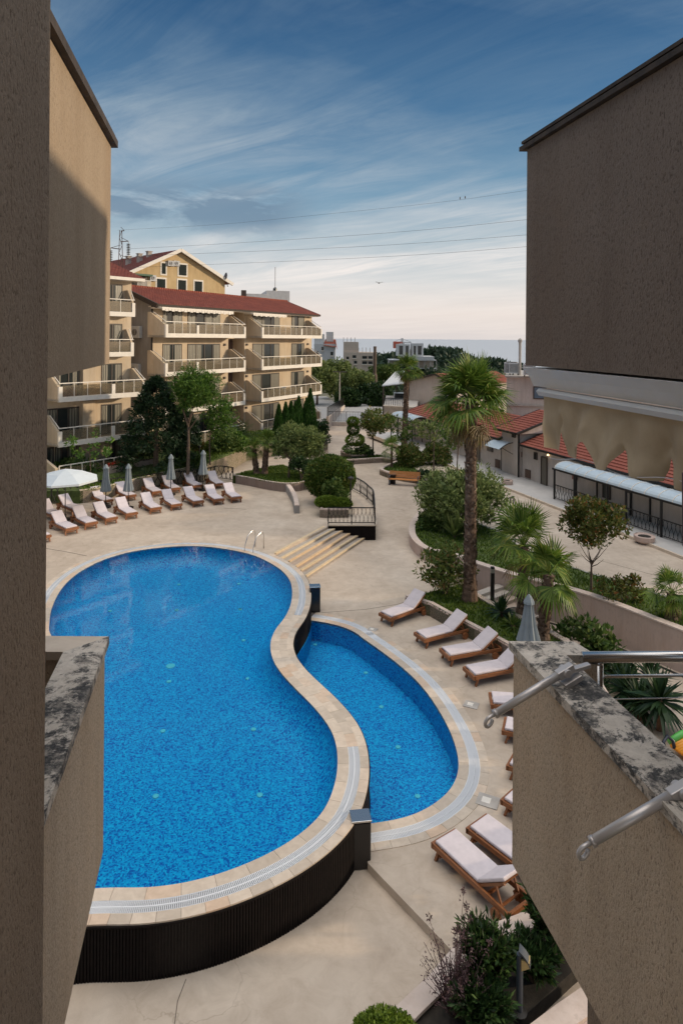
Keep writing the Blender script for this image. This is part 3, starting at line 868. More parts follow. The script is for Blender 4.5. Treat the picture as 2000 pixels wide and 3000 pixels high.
railing([pf, P2(g('Q',1275,1170,0)), pr], .03, .90, 'straight black wrought iron railing across the front of the platform by the steps', step=.11)
railing([p for p in plat_curve], .03, .90, 'curved black wrought iron railing sweeping along the path side of the platform', step=.11)
# railing behind the sunbeds
fr = spline([P2(g('I',x,y,0)) for x,y in ((20,325),(110,305),(230,285),(345,262),(430,245),(560,222),(660,208),(740,196),(830,187),(920,176),(1060,163),(1170,150),(1250,142),(1340,118),(1400,118),(1470,130))], 3)
fr = [(-24,26)] + fr
railing(fr, 0, .95, 'long black wrought iron railing behind the rows of sunbeds', step=.19, postd=1.6, bw=.034)
railing([P2(g('C',668,880,-.42)), P2(g('C',703,868,-.42))], -.42, .9, 'short black iron handrail by the big olive bush at the plaza', step=.2)

# path lamps
def path_lamp(p, h, label, r=.16):
    t = thing('path_lamp', label, 'lamp post', p, 0)
    mb = MB(); mb.lathe([(.09,0),(.09,.05),(.035,.08),(.035,h)], n=10); mb.build('lamp_pole', MT['iron'], t, local=True)
    mb = MB(); mb.lathe([(.05,h),(r,h+.03),(r,h+.10),(r*1.15,h+.11),(.03,h+.2)], n=14); mb.build('lamp_head', MT['iron'], t, local=True)
    return t
path_lamp(g('Q',1262,1012,.42), 1.75-.42+.3, 'slim dark garden lamp post with a round cap inside the railed platform')
# bollard by the garden steps
t = thing('bollard_lamp', 'tall dark bollard lamp standing by the garden steps and the tall palm', 'bollard lamp', g('C',595,1325,-.36))
mb = MB(); mb.box(-.07,.07,-.07,.07,0,1.35); mb.build('lamp_body', MT['iron'], t, .01, local=True)
mb = MB(); mb.box(-.074,.074,-.074,.02,1.12,1.28); mb.build('lamp_lens', plain('frosted_lens',(.35,.33,.28),.4), t, local=True)
# bench
bc = g('S',722,1252,ZL); brz = R(-14)
t = thing('park_bench', 'orange slatted wooden bench with dark metal ends by the curved planter', 'bench', bc, brz)
for nm, y0, z0, y1, z1, n_ in (('seat', -.05,.45,-.52,.43, 5), ('backrest', .02,.50,.16,.95, 5)):
    mb = MB()
    for k in range(n_):
        f = (k+.5)/n_; y = y0+(y1-y0)*f; z = z0+(z1-z0)*f
        ang = math.atan2(z1-z0, y1-y0)
        mb.obox((0,y,z), 2.3, .085, .03, Matrix.Rotation(ang,3,'X'))
    mb.build(nm, MT['bench_wood'], t, local=True)
for x in (-1.05,1.05):
    mb = MB(); mb.box(x-.05,x+.05,-.5,.1,0,.42); mb.bar((x,.0,.4),(x,.18,.95),.08,.05); mb.bar((x,-.5,.65),(x,.1,.65),.06,.05); mb.bar((x,-.48,.4),(x,-.48,.65),.05,.05)
    mb.build('bench_end', plain('grey_bench_end',(.12,.12,.13),.5) if x<0 else bpy.data.materials['grey_bench_end'], t, local=True)
def bin_at(p, label):
    t = thing('litter_bin', label, 'bin', p)
    mb = MB(); mb.lathe([(.20,0),(.26,.62),(.28,.66),(.24,.68),(.21,.60)], n=14); mb.build('bin_body', MT['iron'], t, local=True)
    mb = MB(); mb.lathe([(.275,.655),(.285,.67),(.275,.69)], n=14); mb.build('bin_rim', MT['frame_dark'], t, local=True)
bin_at(g('S',588,1240,ZL), 'dark litter bin at the left end of the orange bench')
bin_at(g('S',916,1250,ZL), 'dark litter bin to the right of the orange bench')
# stone flower bowls on the plaza
def bowl(p, r, label):
    t = thing('stone_planter_bowl', label, 'planter', p)
    mb = MB(); mb.lathe([(r*.55,0),(r*.95,.15),(r,.38),(r*.92,.42),(r*.86,.36)], n=20); mb.build('bowl', MT['pink_wall'], t, smooth=False, local=True)
    mb = MB(); mb.lathe([(r*.85,.33),(r*.3,.40)], n=16); mb.build('bowl_soil', MT['soil'], t, local=True)
    return t
bowl(g('P',1165,1465,-.42), .52, 'round stone planter bowl on the plaza in front of the canopy')
bowl(g('O',1135,680,-.42), .40, 'small round stone planter behind the big olive bush')
# drain covers / skimmer lids flush in the lower deck
for c,x,y,s,lab in (('E',545,687,.42,'grey skimmer lid with white centre in the deck, opposite the fifth sunbed'),('E',625,1153,.5,'grey skimmer lid with white centre in the deck, nearest the viewer'),('E',68,322,.34,'small pale skimmer lid by the rim of the plunge pool, near the first sunbed')):
    p = g(c,x,y,ZL); t = thing('skimmer_lid', lab, 'drain cover', p, R(-25), 'skimmer lids in the deck')
    mb = MB(); mb.box(-s/2,s/2,-s*.42,s*.42,.002,.019); mb.build('lid_frame', MT['concrete'], t, local=True)
    mb = MB(); mb.box(-s*.28,s*.12,-s*.2,s*.2,.0195,.025); mb.build('lid_plate', MT['white_trim'], t, local=True)
# pool ladder
lp = g('T',-235+60,360,0)
l1 = at(720,1611,0); l2 = at(752,1618,0)
t = thing('pool_ladder', 'stainless steel ladder with two curved handrails at the far edge of the large pool', 'ladder', (l1+l2)/2)
Lx = (l2-l1); Lx.z = 0; Lx.normalize(); Ny = Vector((-Lx.y, Lx.x, 0))
for sgn in (-1,1):
    c0 = (l1+l2)/2 + Lx*(.25*sgn)
    pts = [c0+Ny*.62+Vector((0,0,0)), c0+Ny*.62+Vector((0,0,.62)), c0+Ny*.55+Vector((0,0,.78)), c0+Ny*.40+Vector((0,0,.84)), c0+Ny*.05+Vector((0,0,.66)), c0-Ny*.18+Vector((0,0,.2)), c0-Ny*.2+Vector((0,0,-.2)), c0-Ny*.2+Vector((0,0,-1.0))]
    mb = MB(); mb.tube(pts, .024, 8); mb.build('handrail', MT['steel'], t, smooth=True)
for z in (-.25,-.5,-.75):
    c0 = (l1+l2)/2 - Ny*.2
    mb = MB(); mb.bar(c0-Lx*.25+Vector((0,0,z)), c0+Lx*.25+Vector((0,0,z)), .08, .03); mb.build('rung', MT['steel'], t)

# ================================================================== sunbeds
def make_lounger():
    t = thing('sunbed', 'x', 'sunbed', (0,0,0), 0, 'teak sunbeds')
    Lg, Wd, H = 2.0, .68, .33
    mb = MB()
    for s in (-1,1):
        mb.box(0, Lg, s*Wd/2-.025*(s+1), s*Wd/2-.025*(s-1)+0, H-.10, H)
    mb.box(-.03, 0.04, -Wd/2, Wd/2, H-.11, H+.004)
    mb.box(Lg-.02, Lg+.04, -Wd/2+.05, Wd/2-.05, H-.09, H-.01)
    for k in range(11):
        x = .12+k*.1; mb.box(x, x+.06, -Wd/2+.05, Wd/2-.05, H-.03, H-.006)
    mb.bar((.16,-Wd/2+.06,.12),(.16,Wd/2-.06,.12),.04,.04); mb.bar((1.45,-Wd/2+.05,H-.07),(1.45,Wd/2-.05,H-.07),.05,.04)
    mb.build('frame', MT['teak'], t, local=True)
    for s in (-1,1):
        mb = MB(); mb.bar((.07,s*(Wd/2-.05),0),(.15,s*(Wd/2-.05),H-.10),.05,.07,(0,1,0)); mb.build('leg', MT['teak'], t, local=True)
        mb = MB(); mb.bar((1.72,s*(Wd/2-.06),.08),(1.66,s*(Wd/2-.06),H-.10),.05,.08,(0,1,0)); mb.build('leg', MT['teak'], t, local=True)
        mb = MB()
        vs = []; n = 16
        for x0 in (-.022,.022):
            for k in range(n): vs.append((1.74+.12*math.cos(k*2*math.pi/n), s*(Wd/2+.015)+x0, .12+.12*math.sin(k*2*math.pi/n)))
        mb.add(vs, [(k,(k+1)%n,n+(k+1)%n,n+k) for k in range(n)]+[tuple(range(n)), tuple(range(2*n-1,n-1,-1))])
        mb.build('wheel', MT['teak'], t, local=True)
    ba = R(36); bx, bz = 1.25, H
    def B(x, y, z): return (bx + x*math.cos(ba) - z*math.sin(ba), y, bz + x*math.sin(ba) + z*math.cos(ba))
    mb = MB()
    for s in (-1,1): mb.bar(B(0,s*(Wd/2-.07),-.02), B(.76,s*(Wd/2-.07),-.02), .045, .05)
    for k in range(8): mb.bar(B(.04+k*.1,-Wd/2+.07,0), B(.04+k*.1,Wd/2-.07,0), .06, .02)
    for s in (-1,1): mb.bar(B(.45,s*(Wd/2-.10),-.03), (1.78,s*(Wd/2-.10),H-.06), .03, .04)
    mb.bar((1.78,-Wd/2+.1,H-.06),(1.78,Wd/2-.1,H-.06),.04,.04)
    mb.build('back_frame', MT['teak'], t, local=True)
    mb = MB(); mb.box(.05, 1.245, -Wd/2+.045, Wd/2-.045, H+.006, H+.075)
    mb.build('seat_cushion', MT['cushion'], t, .022, local=True)
    vs = [B(x,y,z) for z in (.012,.082) for x,y in ((.02,-Wd/2+.045),(.80,-Wd/2+.045),(.80,Wd/2-.045),(.02,Wd/2-.045))]
    mb = MB(); mb.add(vs, [(0,3,2,1),(4,5,6,7),(0,1,5,4),(1,2,6,5),(2,3,7,6),(3,0,4,7)])
    mb.build('backrest_cushion', MT['cushion'], t, .022, local=True)
    return t
BED = make_lounger(); bed_used = [0]
jr = random.Random(4)
def lounger(foot, ang, z, label, group):
    ang += R(jr.uniform(-2.2,2.2))
    loc = (foot[0], foot[1], z)
    if not bed_used[0]:
        bed_used[0] = 1; BED.location = loc; BED.rotation_euler = (0,0,ang); BED['label'] = label; BED['group'] = group; return BED
    return dup(BED, loc, ang, label, group)
FRONT = [((192,548),(272,525),(30,468)),((341,505),(421,484),(195,425)),((495,466),(577,448),(350,388)),((650,427),(733,410),(517,350)),
         ((835,383),(915,372),(710,328)),((995,355),(1075,345),(880,290)),((1163,330),(1243,320),(1065,270)),((1320,313),(1400,305),(1235,250)),((1452,297),(1537,290),(1395,232))]
ords = ['first','second','third','fourth','fifth','sixth','seventh','eighth','ninth']
angs = []
for a, b, r in FRONT:
    A_, B_, R_ = g('I',*a,0), g('I',*b,0), g('I',*r,0)
    d = R_-A_; angs.append(math.atan2(d.y, d.x))
print('front angles', [round(math.degrees(a)) for a in angs])
n_ = len(angs); mx = (n_-1)/2; my = sum(angs)/n_; sl = sum((i-mx)*(a-my) for i, a in enumerate(angs))/sum((i-mx)**2 for i in range(n_))
fit = [my+sl*(i-mx) for i in range(n_)]
fx = []
for i, (a, b, r) in enumerate(FRONT):
    m = (g('I',*a,0)+g('I',*b,0))/2; ang = fit[i]
    fx.append((m.x, ang))
    m = m - Vector((math.cos(ang),math.sin(ang),0))*.08
    lab = '%s sunbed from the left in the front row on the far pool deck' % ords[i] if i < 8 else 'last sunbed at the right end of the front row on the far pool deck'
    lounger(m, ang, 0, lab, 'sunbeds on the far pool deck')
BACK = [((86,440),(167,424)),((240,395),(320,374)),((470,325),(545,310)),((648,285),(720,272)),((848,255),(925,240)),((990,228),(1062,215)),((1163,205),(1232,195)),((1335,193),(1402,180))]
def ang_at(x):
    if x <= fx[0][0]: return fx[0][1]
    for (x0,a0),(x1,a1) in zip(fx, fx[1:]):
        if x <= x1: return a0+(a1-a0)*(x-x0)/(x1-x0)
    return fx[-1][1]
for i, (a, b) in enumerate(BACK):
    m = (g('I',*a,0)+g('I',*b,0))/2; ang = ang_at(m.x+.9)
    m = m - Vector((math.cos(ang),math.sin(ang),0))*.08
    lab = '%s sunbed from the left in the back row, against the iron railing' % ords[i] if i < 7 else 'last sunbed at the right end of the back row, against the iron railing'
    lounger(m, ang, 0, lab, 'sunbeds on the far pool deck')
m = (g('I',-15,615,0)+g('I',65,595,0))/2
lounger(m, fit[0]-R(3), 0, 'sunbed mostly hidden by the left wall, in front of the first row', 'sunbeds on the far pool deck')
# right hand sunbeds: foot edge corners (far, near) and a far point of the near side rail
RIGHT = [((92,240),(165,268),(338,222)),((258,335),(333,370),(545,333)),((382,410),(450,458),(697,425)),((497,503),(570,548),(800,528))]
rl_ = ['first sunbed of the curved row beside the plunge pool, farthest from the viewer','second sunbed of the curved row beside the plunge pool, below the tall palm','third sunbed of the curved row beside the plunge pool, left of the closed umbrella','fourth sunbed of the curved row, in front of the closed umbrella, its head hidden']
zt = ZL+.33; ra = []
for i, (f, nn, e) in enumerate(RIGHT):
    F_, N_, E_ = g('E',*f,zt), g('E',*nn,zt), g('E',*e,zt)
    d = E_-N_; ang = math.atan2(d.y, d.x); m = (F_+N_)/2; ra.append(ang)
    w = F_-N_; print('right', i, round(math.degrees(ang)), round(w.length,2), round(d.length,2), round(math.degrees(math.atan2(w.y,w.x))))
    wa = math.atan2(w.y, w.x)-math.pi/2
    lounger(m, (ang*.6+wa*.4), ZL, rl_[i], 'sunbeds beside the plunge pool')
REST = [('E',638,655,-8,'fifth sunbed of the curved row, crossed by the upper awning arm'),
        ('E',703,778,-22,'sixth sunbed of the curved row, its foot poking out below the hook'),
        ('E',738,945,-34,'sunbed showing only a sliver of its wooden rail beside the wall'),
        ('E',728,1112,-44,'sunbed with only its foot corner showing, just above the two nearest sunbeds'),
        ('K',524,335,-52,'second nearest sunbed, half hidden by the rough wall'),
        ('K',220,472,-56,'nearest sunbed, shown almost whole, on the deck corner above the step')]
for c,x,y,a,lab in REST:
    lounger(g(c,x,y,zt), R(a), ZL, lab, 'sunbeds beside the plunge pool')

# ================================================================== umbrellas
def closed_umbrella(p, h, label, r=.28, d=.95):
    t = thing('closed_umbrella', label, 'umbrella', p, random.uniform(0,3), 'folded grey umbrellas')
    mb = MB(); mb.lathe([(.30,0),(.30,.06),(.06,.09),(.06,.3)], n=16); mb.build('base', MT['iron'], t, local=True)
    mb = MB(); mb.tube([(0,0,.05),(0,0,h)], .025, 8); mb.build('pole', MT['iron'], t, local=True)
    mb = MB(); mb.lathe([(.05,h+.02),(.10,h-.05),(.12,h-.22),(r*.62,h*.62+.1),(r,h-1.45),(r*.92,h-1.5),(.04,h-1.45)][::-1], n=32, lobes=8, amp=.16); mb.build('canopy', MT['umbrella'], t, local=True)
    mb = MB(); mb.lathe([(.02,h+.09),(.075,h+.02),(.15,h-.12),(.17,h-.19),(.05,h-.12)][::-1], n=24, lobes=8, amp=.1); mb.build('top_flap', MT['umbrella'], t, local=True)
closed_umbrella(g('A',365,1545,0), 2.45, 'folded grey umbrella between the rows of sunbeds, closest to the opened pale umbrella')
closed_umbrella(g('I',668,335,0), 2.5, 'folded grey umbrella second from the left on the far pool deck')
closed_umbrella(g('I',993,235,0), 2.5, 'folded grey umbrella third from the left on the far pool deck')
closed_umbrella(g('I',1240,200,0), 2.55, 'folded grey umbrella at the right end of the sunbed rows')
up = atY(*cp('J',425,500), 20.6); up.z = ZL
closed_umbrella((up.x,up.y,ZL), 2.62, 'large folded grey umbrella beside the lichen covered parapet, in front of the palms', .36)
t = thing('open_umbrella', 'wide open pale umbrella over the sunbeds at the left edge of the deck', 'umbrella', g('I',185,425,0))
mb = MB(); mb.lathe([(.30,0),(.30,.06),(.06,.09),(.06,.3)], n=16); mb.build('base', MT['iron'], t, local=True)
mb = MB(); mb.tube([(0,0,.05),(0,0,2.75)], .025, 8); mb.build('pole', MT['iron'], t, local=True)
mb = MB(); n = 8; h0, h1, rr = 2.78, 2.22, 1.75
vs = [(0,0,h0)]
for k in range(n): vs.append((rr*.5*math.cos(k*2*math.pi/n), rr*.5*math.sin(k*2*math.pi/n), h0-.20))
for k in range(n): vs.append((rr*math.cos(k*2*math.pi/n), rr*math.sin(k*2*math.pi/n), h1))
for k in range(n): vs.append((rr*1.0*math.cos(k*2*math.pi/n), rr*1.0*math.sin(k*2*math.pi/n), h1-.1))
mb.add(vs, [(0,1+k,1+(k+1)%n) for k in range(n)]+[(1+k,1+n+k,1+n+(k+1)%n,1+(k+1)%n) for k in range(n)]+[(1+n+k,1+2*n+k,1+2*n+(k+1)%n,1+n+(k+1)%n) for k in range(n)])
mb.build('canopy', MT['umbrella_open'], t, local=True)
for k in range(n):
    a = k*2*math.pi/n; mb = MB(); mb.bar((0,0,h0-.03),(rr*.5*math.cos(a),rr*.5*math.sin(a),h0-.22),.02,.02); mb.bar((rr*.5*math.cos(a),rr*.5*math.sin(a),h0-.22),(rr*.98*math.cos(a),rr*.98*math.sin(a),h1-.02),.02,.02)
    mb.build('rib', MT['alu'], t, local=True)
# ================================================================== apartment buildings
def local_root(name, label, cat, P0, P1):
    d = Vector((P1[0]-P0[0], P1[1]-P0[1])); L = d.length; rz = math.atan2(d.y, d.x)
    t = thing(name, label, cat, (P0[0],P0[1],0), rz)
    def u_of(px, v=0.0):      # photo column -> u on the plane y=v
        k = (px-PX)/FOC; c, s = math.cos(rz), math.sin(rz)
        ox, oy = P0[0]-s*v, P0[1]+c*v
        # (ox+u c) = k (oy+u s)
        return (k*oy-ox)/(c-k*s)
    return t, L, u_of
def window(t, u0, u1, z0, z1, y=0.0, panes=2, curtains=True, fm='frame_dark', name='window'):
    mb = MB(); w = .07
    mb.box(u0,u1,y-.03,y+.05,z0,z0+w); mb.box(u0,u1,y-.03,y+.05,z1-w,z1)
    for k in range(panes+1):
        x = u0+(u1-u0)*k/panes; mb.box(max(u0,x-w/2), min(u1,x+w/2), y-.028, y+.048, z0+w, z1-w)
    f = mb.build(name, MT[fm], t, local=True)
    mb = MB(); mb.box(u0+.02,u1-.02,y+.015,y+.02,z0+.02,z1-.02); mb.build('pane', MT['glass'], f, local=True)
    if curtains:
        n = max(2, int((u1-u0)/.09))
        r = random.Random(int(u0*97+z0*31)); st = r.uniform(.0,.25); en = r.uniform(.75,1)
        pts = []
        for k in range(n+1):
            x = u0+.05+(u1-u0-.1)*k/n; f_ = k/n
            pts.append((x, y-.004+.008*(k%2)))
        gapa, gapb = r.choice(((.30,.66),(.42,.80),(.22,.55),(.36,.62)))
        for lo_, hi_ in ((0,gapa),(gapb,1)):
            m2 = MB()
            for k in range(n):
                if lo_ <= (k+.5)/n <= hi_:
                    a, b = pts[k], pts[k+1]
                    m2.quad((a[0],a[1],z0+.1),(b[0],b[1],z0+.1),(b[0],b[1],z1-.1),(a[0],a[1],z1-.1))
            if m2.f: m2.build('curtain', MT['curtain'], f, local=True)
    return f
def balcony(t, u0, u1, p, z, mids=(), left=True, right=True, y0=0.0, glass=True, side_h=1.95, top=.98, name='balcony'):
    mb = MB()
    mb.box(u0, u1, -p, y0, z, z+.14); mb.box(u0, u1, -p-.002, -p+.14, z-.03, z+.30)
    for x in [u0+.13, u1-.13]+list(mids):
        mb.box(x-.13, x+.13, -p-.004, -p+.142, z+.30, z+top)
    b = mb.build(name, MT['white_trim'], t, local=True)
    for s, x in ((left,u0),(right,u1)):
        if not s: continue
        x0, x1 = (x, x+.16) if x == u0 else (x-.16, x)
        prof = [(-p+.142, z-.02), (y0, z-.02), (y0, z+side_h), (y0-.25, z+side_h), (-p+.142, z+top)]
        m2 = MB()
        vs = [(x0,a,c) for a,c in prof]+[(x1,a,c) for a,c in prof]; k = len(prof)
        m2.add(vs, [tuple(range(k)), tuple(range(2*k-1,k-1,-1))]+[(i,k+i,k+(i+1)%k,(i+1)%k) for i in range(k)])
        m2.build('side_wall', MT['facade'], b, local=True, recalc=True)
    xs = sorted([u0+.13,u1-.13]+list(mids))
    gm_ = MB(); sm = MB()
    for a, c in zip(xs, xs[1:]):
        if c-a < .4: continue
        gm_.box(a+.13, c-.13, -p+.06, -p+.075, z+.32, z+1.05)
        n = max(1, round((c-a)/1.0))
        for k in range(1, n):
            x = a+(c-a)*k/n; sm.box(x-.02,x+.02,-p+.05,-p+.085,z+.3,z+1.18)
    gm_.build('glass_panel', MT['balcony_glass'], b, local=True)
    sm.box(u0+.02,u1-.02,-p+.03,-p+.09,z+1.17,z+1.23)
    if left: sm.bar((u0+.08,-p+.06,z+1.2),(u0+.08,-.5,z+side_h+.02),.05,.05)
    if right: sm.bar((u1-.08,-p+.06,z+1.2),(u1-.08,-.5,z+side_h+.02),.05,.05)
    sm.build('handrail', MT['white_trim'], b, local=True)
    return b
def ac_unit(t, u, y, z, w=.9, h=.65, face='y'):
    mb = MB(); 
    if face == 'y': mb.box(u,u+w,y-.32,y,z,z+h)
    else: mb.box(y-.32,y,u,u+w,z,z+h)
    a = mb.build('air_conditioner', MT['town_white'], t, .02, local=True)
    mb = MB(); n = 16
    for r in (.08,.16,.24):
        for k in range(n):
            a0, a1 = k*2*math.pi/n, (k+1)*2*math.pi/n
            if face == 'y': P = lambda q: (u+w*.42+r*math.cos(q), y-.335, z+h/2+r*math.sin(q))
            else: P = lambda q: (y-.335, u+w*.42+r*math.cos(q), z+h/2+r*math.sin(q))
            mb.bar(P(a0),P(a1),.03,.02)
    mb.build('fan_grille', MT['frame_dark'], a, local=True)
def tiled(mb, a, b, c, d, n):      # quad eave a-b, ridge d-c, laid as n overlapping courses
    a,b,c,d = map(Vector,(a,b,c,d)); nr = (b-a).cross(d-a).normalized()
    if nr.z < 0: nr = -nr
    for k in range(n):
        t0, t1 = k/n, (k+1.12)/n; t1 = min(t1,1)
        p,q = a.lerp(d,t0)+nr*.07, b.lerp(c,t0)+nr*.07; r_,s_ = b.lerp(c,t1)+nr*.015, a.lerp(d,t1)+nr*.015
        p2,q2 = a.lerp(d,t0), b.lerp(c,t0)
        mb.add([p,q,r_,s_,p2,q2], [(0,1,2,3),(4,5,1,0)])
random.seed(21)
# ---------- middle building -------------------------------------------------
CB0, CB1 = (-14.9,51.0), (-3.3,72.0)
t, L, uo = local_root('apartment_building', 'long peach apartment building with a red roof and white edged balconies, in the middle distance', 'building', CB0, CB1)
nx = lambda k, x, v=0: uo(cp(k,x,0)[0], v)
ua, ub = nx('N',826), nx('N',932)
mb = MB()
mb.box(0, ua, 0, 11, -.2, 12.75); mb.box(ub, L, .004, 10.99, -.2, 12.75)
mb.build('facade_wall', MT['facade'], t, local=True)
mb = MB(); mb.box(ua-.01, ub+.01, 1.5, 10.9, -.2, 12.7); mb.build('recess_wall', MT['facade'], t, local=True)
mb = MB()
for z in (1,4,7):
    mb = MB(); mb.box(ua+.01,ub-.01,1.42,1.49,z+1.0,z+2.75)
    for k in range(12): mb.box(ua+.01,ub-.01,1.36,1.42,z+1.03+k*.14,z+1.10+k*.14)
    mb.build('louvre_panel', MT['louvre'], t, local=True)
mb = MB()
for z in (1,4,7,10): mb.box(ua+.01,ub-.01,.3,1.5,z-.1,z+.95)
mb.build('recess_parapet', MT['facade'], t, local=True)
# gable side wall toward the viewer
mb = MB()
prof = [(0,-.2),(11.0,-.2),(11.0,12.6),(3.3,14.0),(0,12.6)]
vs = [(-.03,a,c) for a,c in prof]+[(.05,a,c) for a,c in prof]; k = 5
mb.add(vs, [tuple(range(k)), tuple(range(2*k-1,k-1,-1))]+[(i,k+i,k+(i+1)%k,(i+1)%k) for i in range(k)])
mb.build('gable_wall', MT['shade_grey'], t, local=True, recalc=True)
mb = MB(); mb.tube([(-.12,-.12,12.5),(-.12,-.12,.2)], .07, 8); mb.build('downpipe', MT['iron'], t, local=True)
ac_unit(t, 1.0, -.03, 9.9, 1.25, .95, face='x'); ac_unit(t, 1.1, -.03, 6.9, 1.25, .95, face='x')
mb = MB(); tiled(mb, (-.3,-.9,12.55),(L+.3,-.9,12.55),(L-.2,3.3,14.15),(-.3,3.3,14.15), 14)
tiled(mb, (L+.3,11.6,12.3),(-.3,11.6,12.3),(-.3,3.3,14.15),(L-.2,3.3,14.15), 10)
rf = mb.build('roof', MT['tile_dark'], t, local=True)
mb = MB(); mb.bar((-.36,-.9,12.42),(-.36,3.3,14.0),.16,.36); mb.bar((-.36,3.3,14.0),(-.36,11.6,12.2),.16,.36); mb.bar((L+.33,-.9,12.5),(L-.1,3.3,14.1),.12,.2); mb.box(-.3,L+.3,-.93,-.80,12.40,12.56)
mb.build('roof_edge', MT['roof_dark'], rf, local=True)
mb = MB()
for kk in range(90):
    x = kk*L/90; mb.obox((x+.1,3.3,14.2), .2, .26, .16)
mb.build('ridge_tiles', MT['tile'], rf, local=True)
mb = MB(); mb.box(-.1,L+.1,-.8,.3,12.36,12.44); mb.build('soffit', MT['white_trim'], t, local=True)
pj = 1.9
b1, b2 = nx('N',415,-pj), nx('N',941,-pj); m1 = nx('N',627,-pj)
c1_, c2_ = nx('N',1048,-pj), nx('N',1441,-pj); m2 = nx('N',1308,-pj)
for z in (1.0,4.0,7.0,10.0):
    balcony(t, b1, b2, pj, z, (m1,)); balcony(t, c1_, c2_, pj, z, (m2,))
    for a, b, pn in ((395,520,2),(558,770,4)): window(t, nx('N',a), nx('N',b), z+.16, z+2.45, -.02, pn)
    for a, b, pn in ((985,1160,3),(1240,1322,2)): window(t, nx('N',a), nx('N',b), z+.16, z+2.45, -.02, pn)
    for a in (800, 945, 1345):
        mb = MB(); mb.box(nx('N',a)-.1,nx('N',a)+.1,-.14,-.02,z+2.25,z+2.45); mb.build('wall_lamp', MT['frame_dark'], t, local=True)
for a, b in ((375,845),(975,1195)):
    mb = MB(); mb.box(nx('N',a,-1),nx('N',b,-1),-1.25,-.05,12.22,12.34)
    x0, x1 = nx('N',a,-1), nx('N',b,-1); n = int((x1-x0)/.35)
    for k in range(n): mb.box(x0+(x1-x0)*k/n, x0+(x1-x0)*(k+.9)/n, -1.27,-1.24, 12.08-.05*(k%2), 12.24)
    mb.build('awning_box', MT['white_trim'], t, local=True)
# ---------- left building ---------------------------------------------------
LB1 = Vector((-15.75,48.6)); dl = Vector((.62,.785)).normalized(); LB0 = LB1 - dl*13.5
t, L, uo = local_root('apartment_building', 'nearer peach apartment building with white edged balconies, partly behind the rough left wall', 'building', LB0, LB1)
nx = lambda k, x, v=0: uo(cp(k,x,0)[0], v)
mb = MB(); mb.box(0, L, 0, 9, -.2, 14.4); mb.build('facade_wall', MT['facade'], t, local=True)
pj = 1.8
right_u = nx('R',803,-pj)
for z, rr_, pp in ((2.75,right_u,pj),(5.7,right_u+.05,pj),(8.6,nx('A',510,-1.0),1.0),(11.5,nx('A',515,-1.0),1.0)):
    b_l = nx('R',140,-pj); mid = nx('R',560,-pj)
    balcony(t, b_l, rr_, pp, z, (mid,))
    for a, b, pn in ((-60,20,2),(40,295,3),(465,620,2)):
        window(t, nx('R',a), nx('R',b), z+.16, z+2.35, -.02, pn)
    mb = MB(); mb.box(nx('R',305),nx('R',400),-.35,-.02,z+.15,z+2.7); mb.build('wall_pier', MT['facade'], t, local=True)
for a, b, pn in ((20,105,1),(115,300,4),(530,620,2)): window(t, nx('R',a), nx('R',b), .3, 2.5, -.02, pn)
b_l = nx('R',150,-2.6); b_r = nx('R',795,-2.6)
mb = MB(); mb.box(nx('R',20),b_r,-2.6,0,-.2,.35); tb = mb.build('terrace', MT['facade'], t, local=True)
mb = MB(); mb.box(b_l,b_r,-2.58,-2.52,1.62,1.68); 
for k in range(9): x = b_l+(b_r-b_l)*k/8; mb.box(x-.03,x+.03,-2.58,-2.52,.35,1.62)
mb.build('handrail', MT['white_trim'], tb, local=True)
mb = MB(); mb.box(b_l+.1,b_r-.1,-2.56,-2.545,.4,1.5); mb.build('glass_panel', MT['balcony_glass'], tb, local=True)
for x in (b_r-.2, b_l-.3):
    prof = [(-2.6,-.1),(0,-.1),(0,2.2),(-.3,2.2),(-2.6,1.55)]
    mb = MB(); vs = [(x,a,c) for a,c in prof]+[(x+.2,a,c) for a,c in prof]; k = 5
    mb.add(vs, [tuple(range(k)), tuple(range(2*k-1,k-1,-1))]+[(i,k+i,k+(i+1)%k,(i+1)%k) for i in range(k)])
    mb.build('side_wall', MT['facade'], tb, local=True, recalc=True)
mb = MB(); tiled(mb, (-.3,-1.1,14.3),(L+.4,-1.1,14.3),(L+.4,4.5,16.2),(-.3,4.5,16.2), 14); tiled(mb, (L+.4,9.6,14.3),(-.3,9.6,14.3),(-.3,4.5,16.2),(L+.4,4.5,16.2), 8)
rf = mb.build('roof', MT['tile_dark'], t, local=True)
mb = MB(); mb.box(-.3,L+.4,-1.12,-.9,14.1,14.32); mb.box(-.3,L+.4,-.9,0,14.1,14.2); mb.build('roof_edge', MT['white_trim'], rf, local=True)
# balcony furniture
def chair(p, rz, label, m):
    c = thing('balcony_chair', label, 'chair', p, rz, 'chairs on the balconies')
    mb = MB(); mb.box(-.25,.25,-.25,.25,.40,.46); mb.build('seat', m, c, local=True)
    mb = MB(); mb.box(-.25,.25,.22,.27,.46,.95); mb.build('backrest', m, c, local=True)
    for sx in (-.22,.22):
        for sy in (-.22,.22):
            mb = MB(); mb.box(sx-.02,sx+.02,sy-.02,sy+.02,0,.40); mb.build('leg', m, c, local=True)
c_, s_ = dl.x, dl.y
def lb(u, y, z): return (LB0.x+dl.x*u-dl.y*y, LB0.y+dl.y*u+dl.x*y, z)
wh = plain('white_chair_plastic', (.62,.6,.57), .5); dk_ = plain('dark_rattan', (.03,.028,.03), .6)
chair(lb(nx('R',215,-1.1),-1.1,5.84), 1.0, 'dark chair at the left end of the left building\'s balcony', dk_)
chair(lb(nx('R',735,-1.0),-1.0,5.84), -.6, 'dark covered chair at the right end of the left building\'s balcony', dk_)
cd = Vector((11.6,21)).normalized()
